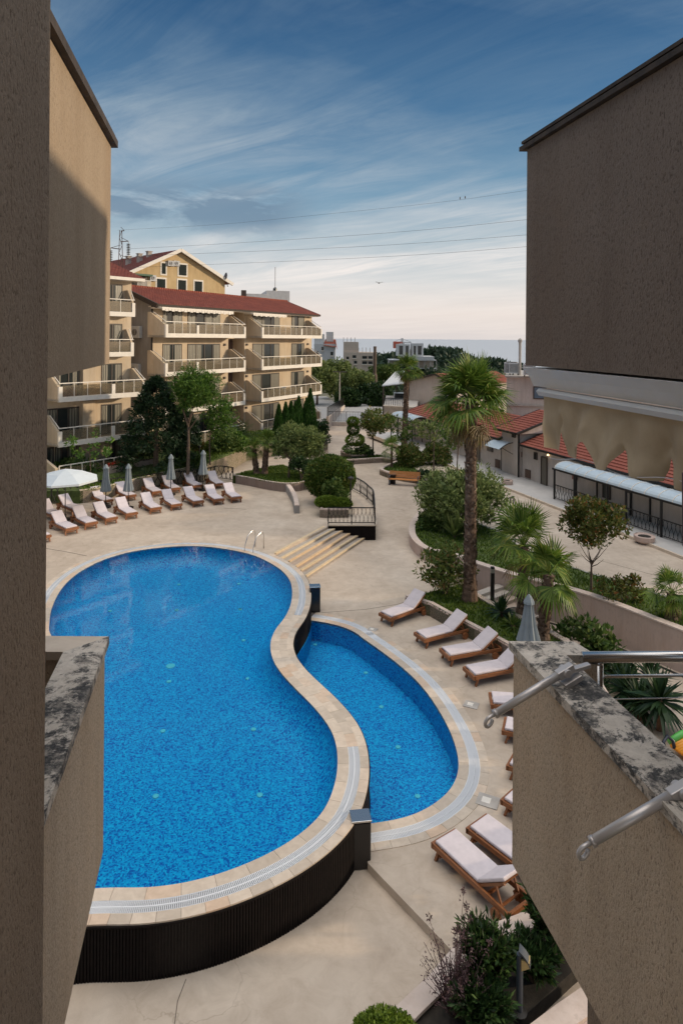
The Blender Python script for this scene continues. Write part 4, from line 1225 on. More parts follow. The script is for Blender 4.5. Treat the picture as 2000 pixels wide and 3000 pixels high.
def cbp(u, y, z): return (CB0[0]+cd.x*u-cd.y*y, CB0[1]+cd.y*u+cd.x*y, z)
chair(cbp(17.2,-1.0,4.14), .5, 'white chair left of the pair on the middle building\'s right balcony', wh)
chair(cbp(18.3,-1.1,4.14), -.7, 'white chair right of the pair on the middle building\'s right balcony', wh)
# flower boxes on the garden lawn
def flowerbox(p, rz, w, label, m, fl):
    b = thing('flower_box', label, 'planter', p, rz)
    mb = MB(); mb.box(-w/2,w/2,-.25,.25,0,.5); mb.build('trough', MT['pink_wall'], b, .02, local=True)
    mb = MB(); 
    for k in range(140):
        q = Vector((random.uniform(-w/2,w/2), random.uniform(-.3,.3), .5+random.uniform(0,fl)))
        a, c = Vector((random.uniform(-1,1),random.uniform(-1,1),random.uniform(-.4,1))).normalized()*.12, Vector((random.uniform(-1,1),random.uniform(-1,1),random.uniform(-1,1))).normalized()*.07
        mb.add([q-a,q+c,q+a,q-c],[(0,1,2,3)])
    mb.build('plants', m, b, local=True)
flowerbox(g('R',590,795,.78), .9, 1.7, 'stone flower box with red flowers in front of the left building', leafmat('red_flower',(.05,.07,.02),(.45,.03,.02)), .25)
flowerbox(g('R',800,752,.78), .9, 1.6, 'stone flower box with a bushy green plant on the lawn below the middle building', MT['leaf_bush'], .7)

# ---------- yellow gable house on the hill ----------------------------------
GH0, GH1 = (-28.0,85.0), (-17.3,96.0)
t, L, uo = local_root('gable_house', 'tall yellow house with a wide gable and red roof behind the apartment buildings', 'house', GH0, GH1)
nx = lambda k, x, v=0: uo(cp(k,x,0)[0], v)
ap = L*.49
mb = MB(); prof = [(0,-1),(L,-1),(L,18.3),(ap,22.0),(0,18.3)]; k = 5
vs = [(a,0,c) for a,c in prof]+[(a,20,c) for a,c in prof]
mb.add(vs, [tuple(range(k)), tuple(range(2*k-1,k-1,-1))]+[(i,k+i,k+(i+1)%k,(i+1)%k) for i in range(k)])
mb.build('wall', MT['yellow_wall'], t, local=True, recalc=True)
mb = MB(); tiled(mb, (-1.0,21,17.95),(-1.0,-.6,17.95),(ap,-.6,22.2),(ap,21,22.2), 18); tiled(mb, (L+1,-.6,17.95),(L+1,21,17.95),(ap,21,22.2),(ap,-.6,22.2), 18)
rf = mb.build('roof', MT['tile_dark'], t, local=True)
mb = MB(); mb.bar((-1.0,-.62,17.9),(ap,-.62,22.1),.25,.45); mb.bar((L+1.0,-.62,17.9),(ap,-.62,22.1),.25,.45); mb.build('verge_board', MT['white_trim'], rf, local=True)
for kk,(xx,yy) in enumerate(((ap-1.2,6),(ap-1.6,8),(ap-2.0,10.5),(ap-3.2,5),(ap-3.6,7.5))):
    mb = MB(); zz = 22.2-(ap-xx)*4.25/(ap+1); mb.box(xx-.3,xx+.3,yy-.3,yy+.3,zz-.3,zz+.7); mb.box(xx-.4,xx+.4,yy-.4,yy+.4,zz+.71,zz+.8); mb.build('chimney', MT['concrete'], rf, local=True)
def zat(kc, x, y, v=0):
    u = nx(kc,x,v); c,s = math.cos(math.atan2(GH1[1]-GH0[1],GH1[0]-GH0[0])), math.sin(math.atan2(GH1[1]-GH0[1],GH1[0]-GH0[0]))
    Y = GH0[1]+u*s+v*c; return gy(kc,x,y,Y).z
for x0,y0,x1,y1 in ((386,292,410,362),(498,302,546,372),(355,396,408,470),(494,404,544,480),(602,412,650,486)):
    u0,u1 = nx('N',x0),nx('N',x1); z1,z0 = zat('N',(x0+x1)/2,y0), zat('N',(x0+x1)/2,y1)
    mb = MB(); mb.box(u0-.22,u1+.22,-.05,.02,z0-.2,z1+.22); f = mb.build('window', MT['white_trim'], t, local=True)
    mb = MB(); mb.box(u0,u1,-.08,-.052,z0,z1)
    for q in range(12): mb.box(u0,u1,-.10,-.08,z0+(z1-z0)*q/12,z0+(z1-z0)*(q+.6)/12)
    mb.build('shutter', plain('dark_green_shutter',(.012,.020,.019),.7,0,.2) if 'dark_green_shutter' not in bpy.data.materials else bpy.data.materials['dark_green_shutter'], f, local=True)
for x in (420,456): ac_unit(t, nx('N',x), -.02, zat('N',x+12,312), .95, .75)
ac_unit(t, nx('N',303), -.02, zat('N',315,410), .9, .8)
u0,u1 = nx('N',150), nx('N',292)
mb = MB(); mb.box(u0,u1,-.06,-.01,zat('N',220,450),zat('N',220,372)); mb.build('loggia', MT['frame_dark'], t, local=True)
mb = MB(); mb.box(u0,u1+.2,-1.1,-.06,zat('N',220,376),zat('N',220,364)); mb.build('awning', plain('green_awning',(.10,.16,.11),.8), t, local=True)
mb = MB(); zz = zat('N',245,448); mb.box(nx('N',205),nx('N',292),-.95,-.90,zz+.75,zz+.85)
for q in range(12): xx = nx('N',205)+(nx('N',292)-nx('N',205))*q/11; mb.box(xx-.03,xx+.03,-.95,-.90,zz,zz+.75)
mb.build('balcony_rail', MT['white_trim'], t, local=True)
# satellite dish
dz = gy('N',810,382,95.5)
d_ = thing('satellite_dish', 'dark satellite dish on the right eave of the yellow gable house', 'dish', dz, R(-60))
mb = MB(); mb.lathe([(.05,-.12),(.4,-.05),(.65,.12)], n=20)
o = mb.build('dish', MT['frame_dark'], d_, local=True); o.rotation_euler = (R(75),0,0)
mb = MB(); mb.tube([(0,.1,0),(0,.2,-1.0),(-.3,.4,-1.4)], .06, 6); mb.build('dish_mount', MT['frame_dark'], d_, local=True)
# small rooftop block right of it with aerial
t, L, uo = local_root('rooftop_block', 'low pale rooftop block with a thin aerial, right of the yellow gable house', 'building', (-12.5,82.0), (-3.9,84.0))
zt_ = gy('N',830,490,82).z
mb = MB(); mb.box(0,3.0,0,6,-1,zt_); mb.box(3.0,6.0,.3,6,-1,gy('N',900,470,83).z); mb.build('wall', MT['town_white'], t, local=True)
mb = MB(); mb.box(-.2,.4,-.3,.3,zt_-.5,zt_+.4); mb.build('chimney', MT['frame_dark'], t, local=True)
mb = MB(); mb.tube([(4.2,1,zt_),(4.2,1,zt_+3.6)], .035, 6); mb.build('aerial', MT['frame_dark'], t, local=True)
mb = MB(); mb.lathe([(.3,zt_+.4),(.25,zt_+.8),(.05,zt_+1.0)], (4.2,1,0), 10); mb.build('vent_cap', MT['glass'], t, local=True)

# ---------- pylon + wires ----------------------------------------------------
py = gy('N',118,420,78); pz = gy('N',124,76,78).z; zb = 3.0
t = thing('power_pylon', 'slim lattice power pylon with hanging insulators behind the left building', 'pylon', (py.x,py.y,zb), R(20))
mb = MB(); H = pz-zb
def pw(z): return .55*(1-z/H)+.12
for sx in (-1,1):
    for sy in (-1,1): mb.bar((sx*pw(0),sy*pw(0),0),(sx*pw(H),sy*pw(H),H),.07,.07)
n = 22
for k in range(n):
    z0, z1 = H*k/n, H*(k+1)/n; a, b = pw(z0), pw(z1); s = 1 if k%2 else -1
    for q in (-1,1):
        mb.bar((-a*s,q*a,z0),(b*s,q*b,z1),.045,.045); mb.bar((q*a,-a*s,z0),(q*b,b*s,z1),.045,.045)
mb.build('mast', plain('rusty_lattice',(.10,.055,.04),.7), t, local=True)
arms = []
for y_, xa in ((150,172),(200,62),(265,176),(82,146)):
    zz = gy('N',118,y_,78).z-zb; xe = (xa-124)/2.24*78/FOC
    mb = MB(); mb.bar((0,0,zz),(xe,0,zz+.1),.09,.09); mb.bar((0,0,zz+.5),(xe,0,zz+.1),.05,.05); a_ = mb.build('cross_arm', bpy.data.materials['rusty_lattice'], t, local=True)
    mb = MB()
    if y_ in (150,200):
        for q in range(7): mb.lathe([(.05,zz-.2-q*.2),(.28,zz-.26-q*.2),(.05,zz-.36-q*.2)], (xe,0,0), 10)
        mb.tube([(xe,0,zz+.1),(xe,0,zz-1.9)], .04, 6)
        mb.build('insulator', plain('grey_insulator',(.15,.16,.17),.3) if 'grey_insulator' not in bpy.data.materials else bpy.data.materials['grey_insulator'], a_, local=True)
W = [((270,528),(500,515),(690,497),(1000,465),(1207,437)), ((296,571),(500,560),(784,542),(1000,525),(1207,504)), ((300,588),(500,580),(784,568),(1000,555),(1207,539)), ((300,614),(480,607),(784,594),(1000,582),(1207,566))]
for i, w in enumerate(W):
    pts = []
    ext = [w[0]] + list(w[1:]) + [(1207+(1207-1000)*1.0, w[4][1]+(w[4][1]-w[3][1])*1.08)]
    for k, (x, y) in enumerate(ext):
        Y = 78 - 22*(x-270)/1144
        pts.append(atY(x*1.2755, y*1.2755, Y))
    P3 = []
    for k in range(len(pts)-1):
        p0 = pts[max(k-1,0)]; p1 = pts[k]; p2 = pts[k+1]; p3 = pts[min(k+2,len(pts)-1)]
        for q in range(6):
            tt = q/6; P3.append(.5*((2*p1)+(-p0+p2)*tt+(2*p0-5*p1+4*p2-p3)*tt*tt+(-p0+3*p1-3*p2+p3)*tt**3))
    P3.append(pts[-1])
    mb = MB(); mb.tube(P3, .013 if i else .010, 5)
    tag(mb.build('power_line', MT['frame_dark']), ['topmost power line, with two birds sitting on it','second power line from the top, crossing the sky','third power line from the top, crossing the sky','lowest power line, ending just above the roof of the yellow house'][i], 'power line', 'power lines across the sky')
for i, (x, y) in enumerate(((1263,703),(1281,700))):
    p = atY(300+x*1300/1568, y*1000/1206-3, 78-22*((300+x*1300/1568)/1.2755-270)/1144)
    b = thing('perched_bird', ['left one of the two small birds sitting on the topmost wire','right one of the two small birds sitting on the topmost wire'][i], 'bird', p, .4*i)
    mb = MB(); mb.lathe([(.01,-.10),(.05,-.02),(.055,.04),(.03,.09)], n=10); mb.obox((0,.04,-.10),.03,.03,.12); 
    mb.lathe([(.02,.08),(.035,.11),(.02,.145)], n=8); mb.bar((0,-.03,.115),(0,-.06,.11),.012,.012); mb.build('body', MT['frame_dark'], b, local=True)
# seagull
p = atY(1110, 829, 70)
b = thing('flying_seagull', 'seagull gliding with spread wings low in the sky', 'bird', p, R(15))
mb = MB(); mb.tube([(0,-.30,0),(0,-.22,.02),(0,-.05,.02),(0,.12,0),(0,.32,.0)], [.015,.05,.075,.05,.02], 8)
for s in (-1,1):
    mb.add([(0,-.10,.04),(s*.35,-.13,.14),(s*.42,.02,.14),(0,.08,.04),(s*.78,.06,.06),(s*.45,.05,.13),(0,0,.02),(s*.4,-.04,.11)], [(0,1,2,3),(1,4,5,2),(6,7,1,0),(3,2,7,6)])
mb.build('body', plain('gull_feathers',(.35,.34,.34),.8,vary=.2,vscale=6), b, local=True)

# ---------- gallery: low white buildings with terracotta roofs ----------------
GA0, GA1 = (7.1,68.0), (20.6,28.0)
t, L, uo = local_root('gallery_building', 'long low pale service building with stepped terracotta roofs and dark doors along the plaza', 'building', GA0, GA1)
# local x runs toward the viewer, outward (toward the plaza) is +y rotated: check sign
rzg = math.atan2(GA1[1]-GA0[1], GA1[0]-GA0[0]); lx = Vector((math.cos(rzg), math.sin(rzg)))
# x toward viewer/right, +y local = left-hand normal = away from plaza? normal (-sin,cos)
nrm = Vector((-math.sin(rzg), math.cos(rzg)))            # points to +X side (behind) when walking toward the viewer
SG = 1 if nrm.x > 0 else -1                               # inward sign
nx = lambda k, x, v=0: uo(cp(k,x,0)[0], v)
def Yof(u): return GA0[1]+lx.y*u
def zg(kc, x, y, v=0):
    u = nx(kc,x,v); return gy(kc,x,y,Yof(u)+nrm.y*v).z
u1, u2, u3 = nx('O',1120), nx('O',1262), nx('P',150)
FZ = -.30
ze1a = zg('O',345,92); ze1b = zg('O',1100,280); ze2 = zg('O',1190,225); ze3 = zg('O',1290,335); ze3b = zg('P',400,560)
print('gallery', L, u1, u2, 'eaves', ze1a, ze1b, ze2, ze3, ze3b)
D = 7.0
e1 = (ze1a+ze1b)/2; e3 = (ze3+ze3b)/2
mb = MB(); mb.box(0,u1,0,SG*D,-.6,e1-.02); mb.box(u1,u2,-SG*.25,SG*D,-.6,ze2-.02); mb.box(u2,L,.003,SG*D*.99,-.6,e3-.02)
mb.build('wall', MT['gallery_wall'], t, local=True, recalc=True)
mb = MB()
for a, b, e in ((-.3,u1,e1),(u1-.2,u2+.5,ze2),(u2+.5,L,e3)):
    o_ = SG*-.55 - (SG*.25 if e == ze2 else 0)
    tiled(mb, (a,o_,e),(b,o_,e),(b,SG*3.4,e+1.35),(a,SG*3.4,e+1.35), 12)
    tiled(mb, (b,SG*7.4,e),(a,SG*7.4,e),(a,SG*3.4,e+1.35),(b,SG*3.4,e+1.35), 10)
    # gable end toward the viewer
for a, b, e in ((u1-.1,u1-.02,e1),(u2+.42,u2+.48,ze2)):
    mb2 = MB(); mb2.add([(b,SG*-.4,e-.05),(b,SG*7.2,e-.05),(b,SG*3.4,e+1.3)], [(0,1,2)]); mb2.build('gable_end', MT['gallery_wall'], t, local=True)
rf = mb.build('roof', MT['tile'], t, local=True)
mb = MB()
for a, b, e in ((-.3,u1,e1),(u1-.2,u2+.5,ze2),(u2+.5,L,e3)):
    o_ = SG*-.58 - (SG*.25 if e == ze2 else 0)
    mb.bar((a,o_,e-.02),(b,o_,e-.02),.12,.13); mb.bar((b+.03,o_,e-.02),(b+.03,SG*3.4,e+1.33),.1,.16); mb.bar((b+.03,SG*7.4,e-.02),(b+.03,SG*3.4,e+1.33),.1,.16); mb.bar((a-.03,o_,e-.02),(a-.03,SG*3.4,e+1.33),.1,.16)
mb.build('gutter', MT['iron'], rf, local=True)
mb = MB(); mb.tube([(u2+.05,-SG*.32,ze2-.1),(u2+.05,-SG*.32,FZ)], .07, 8); mb.build('downpipe', MT['iron'], t, local=True)
mb = MB(); mb.tube([(nx('O',1105),-SG*.08,1.9),(nx('O',1105),-SG*.08,FZ)], .06, 8); mb.build('downpipe', MT['iron'], t, local=True)
def gopen(nm, k, x0, y0, x1, y1, m, v=0, fr=True):
    a, b = nx(k,x0,v), nx(k,x1,v); z1_, z0_ = zg(k,(x0+x1)/2,y0,v), zg(k,(x0+x1)/2,y1,v)
    f0 = -SG*.02+v; 
    mb = MB(); lo, hi = sorted((f0, f0-SG*.05)); mb.box(a,b,lo,hi,z0_,z1_); o = mb.build(nm, MT[m], t, local=True)
    if fr:
        mb = MB(); lo, hi = sorted((f0-SG*.055, f0-SG*.09))
        for q in ((a,a+.06,z0_,z1_),(b-.06,b,z0_,z1_),(a+.06,b-.06,z1_-.07,z1_)): mb.box(q[0],q[1],lo,hi,q[2],q[3])
        mb.build('frame', MT['frame_dark'], o, local=True)
gd = plain('grey_brown_door', (.13,.11,.085), .5); MT['gdoor'] = gd; MT['gdark'] = plain('green_black_door', (.025,.03,.026), .4); MT['vent'] = plain('brown_vent_grille', (.11,.065,.045), .7)
gopen('door','P',105,565,168,855,'gdoor'); gopen('door','O',1172,372,1220,580,'gdark', -SG*.0)
gopen('door','O',895,310,922,490,'gdoor')
gopen('window','O',985,308,1028,398,'glass'); gopen('window','O',1368,405,1392,465,'glass'); gopen('window','O',1186,247,1212,285,'glass',-SG*.25)
gopen('vent_grille','O',1048,465,1086,532,'vent',0,False); gopen('vent_grille','O',1295,548,1338,615,'vent',0,False)
gopen('window','P',285,690,355,720,'glass'); gopen('door','P',750,850,830,1000,'gdark'); gopen('window','P',985,905,1050,940,'glass')
mb = MB(); a = nx('O',1232); mb.box(a,a+.55,*sorted((-SG*.03,-SG*.07)),zg('O',1245,440),zg('O',1245,395)); mb.build('notice_board', MT['louvre'], t, local=True)
mb = MB(); mb.lathe([(.03,-.05),(.09,0),(.03,.08)], (nx('P',183),-SG*.12,zg('P',183,545)), 10); lit = plain('lit_wall_lamp',(.9,.75,.4),.4); bsdf = lit.node_tree.nodes['Principled BSDF']; bsdf.inputs['Emission Color'].default_value = (1,.7,.35,1); bsdf.inputs['Emission Strength'].default_value = 3; mb.build('wall_lamp', lit, t, local=True)
for k,x in (('P',455),):
    mb = MB(); a = nx(k,x); mb.box(a-.2,a+.25,*sorted((-SG*.03,-SG*.1)),zg(k,x,800),zg(k,x,745)); mb.build('fire_hose_box', plain('dark_red_box',(.22,.04,.02),.5), t, local=True)
# pavement along the gallery
def gloc(u, v, z): return Vector((GA0[0]+lx.x*u+nrm.x*v, GA0[1]+lx.y*u+nrm.y*v, z))
pv = MT['asphalt']
mb = MB(); mb.prism([P2(gloc(-4,-SG*3.0,0)),P2(gloc(L+8,-SG*3.0,0)),P2(gloc(L+8,SG*1,0)),P2(gloc(-4,SG*1,0))], -.6, FZ, True, False)
struct('pavement', mb, plain('light_pavement', (.50,.47,.44), .8, vary=.08, vscale=1.5))
mb = MB(); mb.prism([P2(gloc(-4,-SG*3.12,0)),P2(gloc(L+8,-SG*3.12,0)),P2(gloc(L+8,-SG*3.003,0)),P2(gloc(-4,-SG*3.003,0))], -.6, FZ+.02, True, False)
tag(mb.build('pavement_kerb', MT['coping']), 'pale straight kerb between the gallery pavement and the plaza', 'kerb')
# vaulted polycarbonate canopies
def canopy(pa, pb, label, width, hpost, zf, inward, name='vaulted_canopy', posts=(0,.22,.5,.78,1), rise=.42, rail=True):
    pa, pb = Vector(pa[:2]), Vector(pb[:2]); d = (pb-pa); Lc = d.length; d.normalize(); n_ = Vector(inward[:2])
    t = thing(name, label, 'canopy', (pa.x,pa.y,zf))
    def Q(u, v, z): p = pa+d*u+n_*v; return (p.x,p.y,z)
    top = zf+hpost; nseg = 10; cells = max(2, round(Lc/.95))
    mb = MB()
    for c in range(cells):
        u0, u1 = Lc*c/cells+.02, Lc*(c+1)/cells-.02
        vs = []
        for k in range(nseg+1):
            th = math.pi*(k/nseg); v = width/2-width/2*math.cos(th); z = top+rise*math.sin(th)
            vs += [Q(u0,v,z), Q(u1,v,z)]
        mb.add(vs, [(2*k,2*k+1,2*k+3,2*k+2) for k in range(nseg)])
    mb.build('roof_sheet', MT['polycarb'], t)
    for c in range(cells+1):
        mb = MB(); u = Lc*c/cells; prev = None
        for k in range(nseg+1):
            th = math.pi*(k/nseg); p = Q(u, width/2-width/2*math.cos(th), top+rise*math.sin(th)+.012)
            if prev: mb.bar(prev,p,.05,.03)
            prev = p
        mb.build('roof_rib', MT['white_trim'], t)
    mb = MB(); mb.bar(Q(-.2,0,top-.04),Q(Lc+.2,0,top-.04),.09,.11); mb.bar(Q(-.2,width,top-.04),Q(Lc+.2,width,top-.04),.09,.11); mb.bar(Q(0,0,top-.04),Q(0,width,top-.04),.07,.09); mb.bar(Q(Lc,0,top-.04),Q(Lc,width,top-.04),.07,.09)
    mb.build('beam', MT['iron'], t)
    for f in posts:
        mb = MB(); mb.bar(Q(Lc*f,0,zf),Q(Lc*f,0,top-.09),.11,.11); mb.build('post', MT['iron'], t)
        mb = MB(); mb.bar(Q(Lc*f,width,zf),Q(Lc*f,width,top-.09),.09,.09); mb.build('post', MT['iron'], t)
    return t
ca = g('P',225,1005,FZ); cb = g('P',1330,1400,FZ); dcb = (cb-ca).normalized()
cb2 = cb+dcb*2.6
canopy(ca, cb2, 'long vaulted translucent canopy on black posts in front of the gallery, at the right', 1.7, 1.98, FZ, nrm*SG, posts=(0,.17,.42,.55,.77,1))
railing([P2(ca), P2(cb2)], FZ, .95, 'long black wrought iron railing under the vaulted canopy', step=.13, postd=2.5)
ca2 = gy('M',735,775,62); cb_2 = gy('M',850,790,58)
c2a = gloc(nx('M',735)-.2,-SG*1.9,0); c2b = gloc(nx('M',735)+5.0,-SG*1.9,0)
canopy(c2a, c2b, 'small vaulted translucent canopy at the far end of the gallery, behind the second palm', 1.9, 2.3, FZ, nrm*SG, posts=(0,.33,.66,1))
# bent door canopy
dcu = nx('O',1060,-SG*1.2)
t2 = thing('door_canopy', 'small curved translucent canopy over the dark gallery door', 'canopy', gloc(nx('O',1120),-SG*.3,1.8))
mb = MB(); uA, uB = nx('O',1085), nx('O',1215); zz = zg('O',1140,345); n = 8
for k in range(n):
    a0, a1 = k/n, (k+1)/n
    f = lambda a: gloc(uA, -SG*(.3+1.15*a), zz+.35-.45*a*a); h = lambda a: gloc(uB, -SG*(.3+1.15*a), zz+.35-.45*a*a)
    mb.quad(f(a0),h(a0),h(a1),f(a1))
mb.build('roof_sheet', MT['polycarb'], t2)
mb = MB()
for u in (uA,uB):
    pr_ = None
    for k in range(n+1):
        p = gloc(u,-SG*(.3+1.15*k/n),zz+.37-.45*(k/n)**2)
        if pr_: mb.bar(pr_,p,.05,.05)
        pr_ = p
    mb.bar(gloc(u,-SG*.3,zz-.5),gloc(u,-SG*1.2,zz),.04,.04)
mb.build('bracket', MT['iron'], t2)

# ---------- buildings behind the gallery --------------------------------------
def gable_block(label, Pa, Pb, depth, eave, apex, wallm, roofm, over=.4, base=-2, name='house', apf=.5):
    t, L, uo = local_root(name, label, 'building', Pa, Pb); ap = L*apf; k = 5
    prof = [(0,base),(L,base),(L,eave),(ap,apex),(0,eave)]
    vs = [(a,0,c) for a,c in prof]+[(a,depth,c) for a,c in prof]
    mb = MB(); mb.add(vs, [tuple(range(k)), tuple(range(2*k-1,k-1,-1))]+[(i,k+i,k+(i+1)%k,(i+1)%k) for i in range(k)]); mb.build('wall', MT[wallm], t, local=True, recalc=True)
    mb = MB(); s = (apex-eave)/ap; s2 = (apex-eave)/(L-ap)
    tiled(mb, (-over,depth,eave-s*over+.1),(-over,-over,eave-s*over+.1),(ap,-over,apex+.12),(ap,depth,apex+.12), 12); tiled(mb, (L+over,-over,eave-s2*over+.1),(L+over,depth,eave-s2*over+.1),(ap,depth,apex+.12),(ap,-over,apex+.12), 12)
    rf = mb.build('roof', MT[roofm], t, local=True)
    mb = MB(); mb.bar((-over,-over-.03,eave-s*over+.02),(ap,-over-.03,apex+.03),.1,.22); mb.bar((L+over,-over-.03,eave-s2*over+.02),(ap,-over-.03,apex+.03),.1,.22); mb.build('roof_edge', MT['roof_dark'], rf, local=True)
    return t, L, uo
A_ = gy('M',735,375,86); B_ = gy('M',1045,335,80); C_ = gy('M',930,310,82)
tg, Lg_, ug = gable_block('pale gable ended house with a terracotta roof behind the gallery and the second palm', (A_.x,A_.y), (B_.x,B_.y), 12, (A_.z+B_.z)/2-.3, C_.z-.1, 'gallery_wall', 'tile', apf=.62)
# carport with white roof
p0 = gy('M',550,395,84); p1 = gy('M',705,380,86); 
t = thing('carport', 'open carport with a flat white roof and dark posts left of the pale gable house', 'carport', (p0.x,p0.y,-1))
zr = gy('M',630,385,86).z
q = [(p0.x,p0.y),(p1.x+.6,p1.y),(p1.x+1.4,p1.y+9),(p0.x+2.5,p0.y+9.5)]
mb = MB(); mb.prism(q, lambda p: zr-.08+(p[1]-84)*.14, lambda p: zr+.04+(p[1]-84)*.14); mb.build('roof_sheet', MT['town_white'], t)
for k_, (x,y) in enumerate(q):
    mb = MB(); mb.bar((x+.2,y+.2,-1),(x+.2,y+.2,zr+(y-84)*.14-.05),.18,.18); mb.build('post', MT['frame_dark'], t)
# parked car under it, half hidden
def parked_car(p, rz, label, m):
    c = thing('parked_car', label, 'car', p, rz)
    mb = MB(); prof = [(-2.0,.35),(2.05,.35),(2.1,.7),(1.3,.85),(.7,1.4),(-1.1,1.42),(-1.75,.95),(-2.05,.85)]
    k = len(prof); vs = [(x,-.82,z) for x,z in prof]+[(x,.82,z) for x,z in prof]
    mb.add(vs, [tuple(range(k)), tuple(range(2*k-1,k-1,-1))]+[(i,k+i,k+(i+1)%k,(i+1)%k) for i in range(k)]); mb.build('body', m, c, .08, local=True, recalc=True)
    for s in (-1,1):
        mb = MB(); mb.add([(-1.5,s*.825,.95),(.95,s*.825,.92),(.6,s*.825,1.33),(-1.05,s*.825,1.35)], [(0,1,2,3)]); mb.build('side_window', MT['glass'], c, local=True)
    for s in (-1,1):
        for x in (-1.3,1.3):
            mb = MB(); n = 14
            vs = [(x+.32*math.cos(q*2*math.pi/n), s*.78+w_, .32+.32*math.sin(q*2*math.pi/n)) for w_ in (-.1,.1) for q in range(n)]
            mb.add(vs, [(q,(q+1)%n,n+(q+1)%n,n+q) for q in range(n)]+[tuple(range(n)),tuple(range(2*n-1,n-1,-1))]); mb.build('wheel', MT['black_box'], c, local=True)
    mb = MB(); mb.add([(1.33,-.7,.87),(1.33,.7,.87),(.74,.66,1.37),(.74,-.66,1.37)], [(0,1,2,3)]); mb.build('windscreen', MT['glass'], c, local=True)
cz = gy('S',690,310,85)
parked_car((gy('M',670,480,88).x, 88, gy('M',670,505,88).z-.1), R(-95), 'silver car parked under the carport, partly behind the second palm', plain('silver_paint',(.42,.43,.42),.3,.4))
# beige terrace wall under the carport
wa = gy('S',485,700,78); wb = gy('S',760,700,76)
t = thing('terrace_wall', 'stained beige terrace wall below the carport, behind the second palm', 'wall', (wa.x,wa.y,-2))
ztw = gy('S',490,345,78).z
mb = MB(); mb.prism([(wa.x,wa.y),(wb.x+1,wb.y),(wb.x+3,wb.y+14),(wa.x+1.2,wa.y+14)], -2, ztw); mb.build('wall_body', MT['concrete'], t)
mb = MB(); mb.wall([(wa.x-.05,wa.y-.1),(wb.x+1,wb.y-.1)], .2, ztw+.002, ztw+.10); mb.build('wall_cap', MT['white_trim'], t)
mb = MB()
for k_ in range(14):
    f = k_/13; x = wa.x+(wb.x-wa.x)*f; y = wa.y+(wb.y-wa.y)*f; mb.box(x-.03,x+.03,y+.1,y+.16,ztw+.1,ztw+.85)
mb.box(wa.x,wb.x,wa.y+.08,wa.y+.14,ztw+.85,ztw+.92); mb.build('fence', MT['iron'], t)
# flat roofed building with air units, at the right behind the gallery
fa = gy('M',1395,320,62)
zr = gy('M',1450,335,62).z; 
t, L, uo = local_root('flat_roof_building', 'pale flat roofed building with grey air units on its roof, right behind the gallery', 'building', (fa.x,62), (fa.x+16,58))
mb = MB(); mb.box(0,16,0,12,-1,zr); mb.build('wall', MT['gallery_wall'], t, local=True)
mb = MB(); mb.box(-.2,16.2,-.2,12.2,zr+.002,zr+.16); mb.box(-.1,16.1,-.12,-.01,zr-2.7,zr-2.5); mb.build('roof_edge', MT['concrete'], t, local=True)
for a, b, c, d in ((2.5,3.6,zr-5.0,zr-3.4),(6,7.5,zr-5.0,zr-3.4),(2.4,3.6,zr-2.0,zr-.8)):
    mb = MB(); mb.box(a,b,-.06,-.01,c,d); f = mb.build('window', MT['frame_dark'], t, local=True); mb = MB(); mb.box(a+.1,b-.1,-.08,-.062,c+.1,d-.1); mb.build('pane', plain('bluish_pane',(.12,.17,.22),.15) if 'bluish_pane' not in bpy.data.materials else bpy.data.materials['bluish_pane'], f, local=True)
def roofac(p, s, label):
    a = thing('roof_air_unit', label, 'air conditioner', p, R(-14), 'air units on the flat roof')
    mb = MB(); mb.box(-s/2,s/2,-.4,.4,.15,s*1.25); mb.build('casing', MT['town_white'], a, .03, local=True)
    mb = MB(); mb.lathe([(s*.38,s*1.25),(s*.38,s*1.33),(s*.3,s*1.33)], n=16); mb.build('fan_cowl', MT['frame_dark'], a, local=True)
    for x in (-s*.4,s*.4):
        mb = MB(); mb.box(x-.05,x+.05,-.4,.4,0,.15); mb.build('foot', MT['frame_dark'], a, local=True)
    mb = MB()
    for k_ in range(8): mb.box(-s*.42,s*.42,-.42,-.405,.3+k_*s*.11,.33+k_*s*.11)
    mb.build('front_grille', MT['frame_dark'], a, local=True)
for i,(x,y) in enumerate(((1408,64.0),(1440,63.5),(1540,61))):
    p = gy('M',x,318,y); roofac((p.x,p.y,zr+.16), .95, ['left one of the pair of grey air units on the flat roof','right one of the pair of grey air units on the flat roof','grey air unit half behind the dark upper wall'][i])
p = gy('M',1496,320,62); t = thing('roof_vent_pipe', 'thin pale vent pipe standing on the flat roof beside the air units', 'vent pipe', (p.x,p.y+.8,zr+.16))
mb = MB(); mb.tube([(0,0,0),(0,0,3.2)], .13, 8); mb.lathe([(.2,3.2),(.2,3.45),(.05,3.6)], n=10); mb.build('pipe', MT['concrete'], t, local=True)

# ---------- far town -----------------------------------------------------------
def town_block(label, k, x0, x1, yt, yb, Y, m, roofs=None, wins=(), depth=10, rz=0.0, name='town_house'):
    a, b = gy(k,x0,yt,Y), gy(k,x1,yt,Y); zb_ = gy(k,x0,yb,Y).z-4
    t, L, uo = local_root(name, label, 'house', (a.x,a.y), (b.x,b.y+rz))
    mb = MB(); mb.box(0,L,0,depth,zb_,a.z); mb.build('wall', MT[m], t, local=True)
    for (fx0,fx1,fz0,fz1) in wins:
        mb = MB(); H_ = a.z-zb_; h = a.z-gy(k,x0,yb,Y).z; mb.box(L*fx0,L*fx1,-.08,-.01,a.z-h*fz1,a.z-h*fz0); f = mb.build('window', MT['glass'], t, local=True)
        mb = MB(); mb.box(L*fx0-.1,L*fx1+.1,-.35,-.082,a.z-h*fz1-.25,a.z-h*fz1); mb.build('balcony_ledge', MT['white_trim'], f, local=True)
    return t, L, a.z
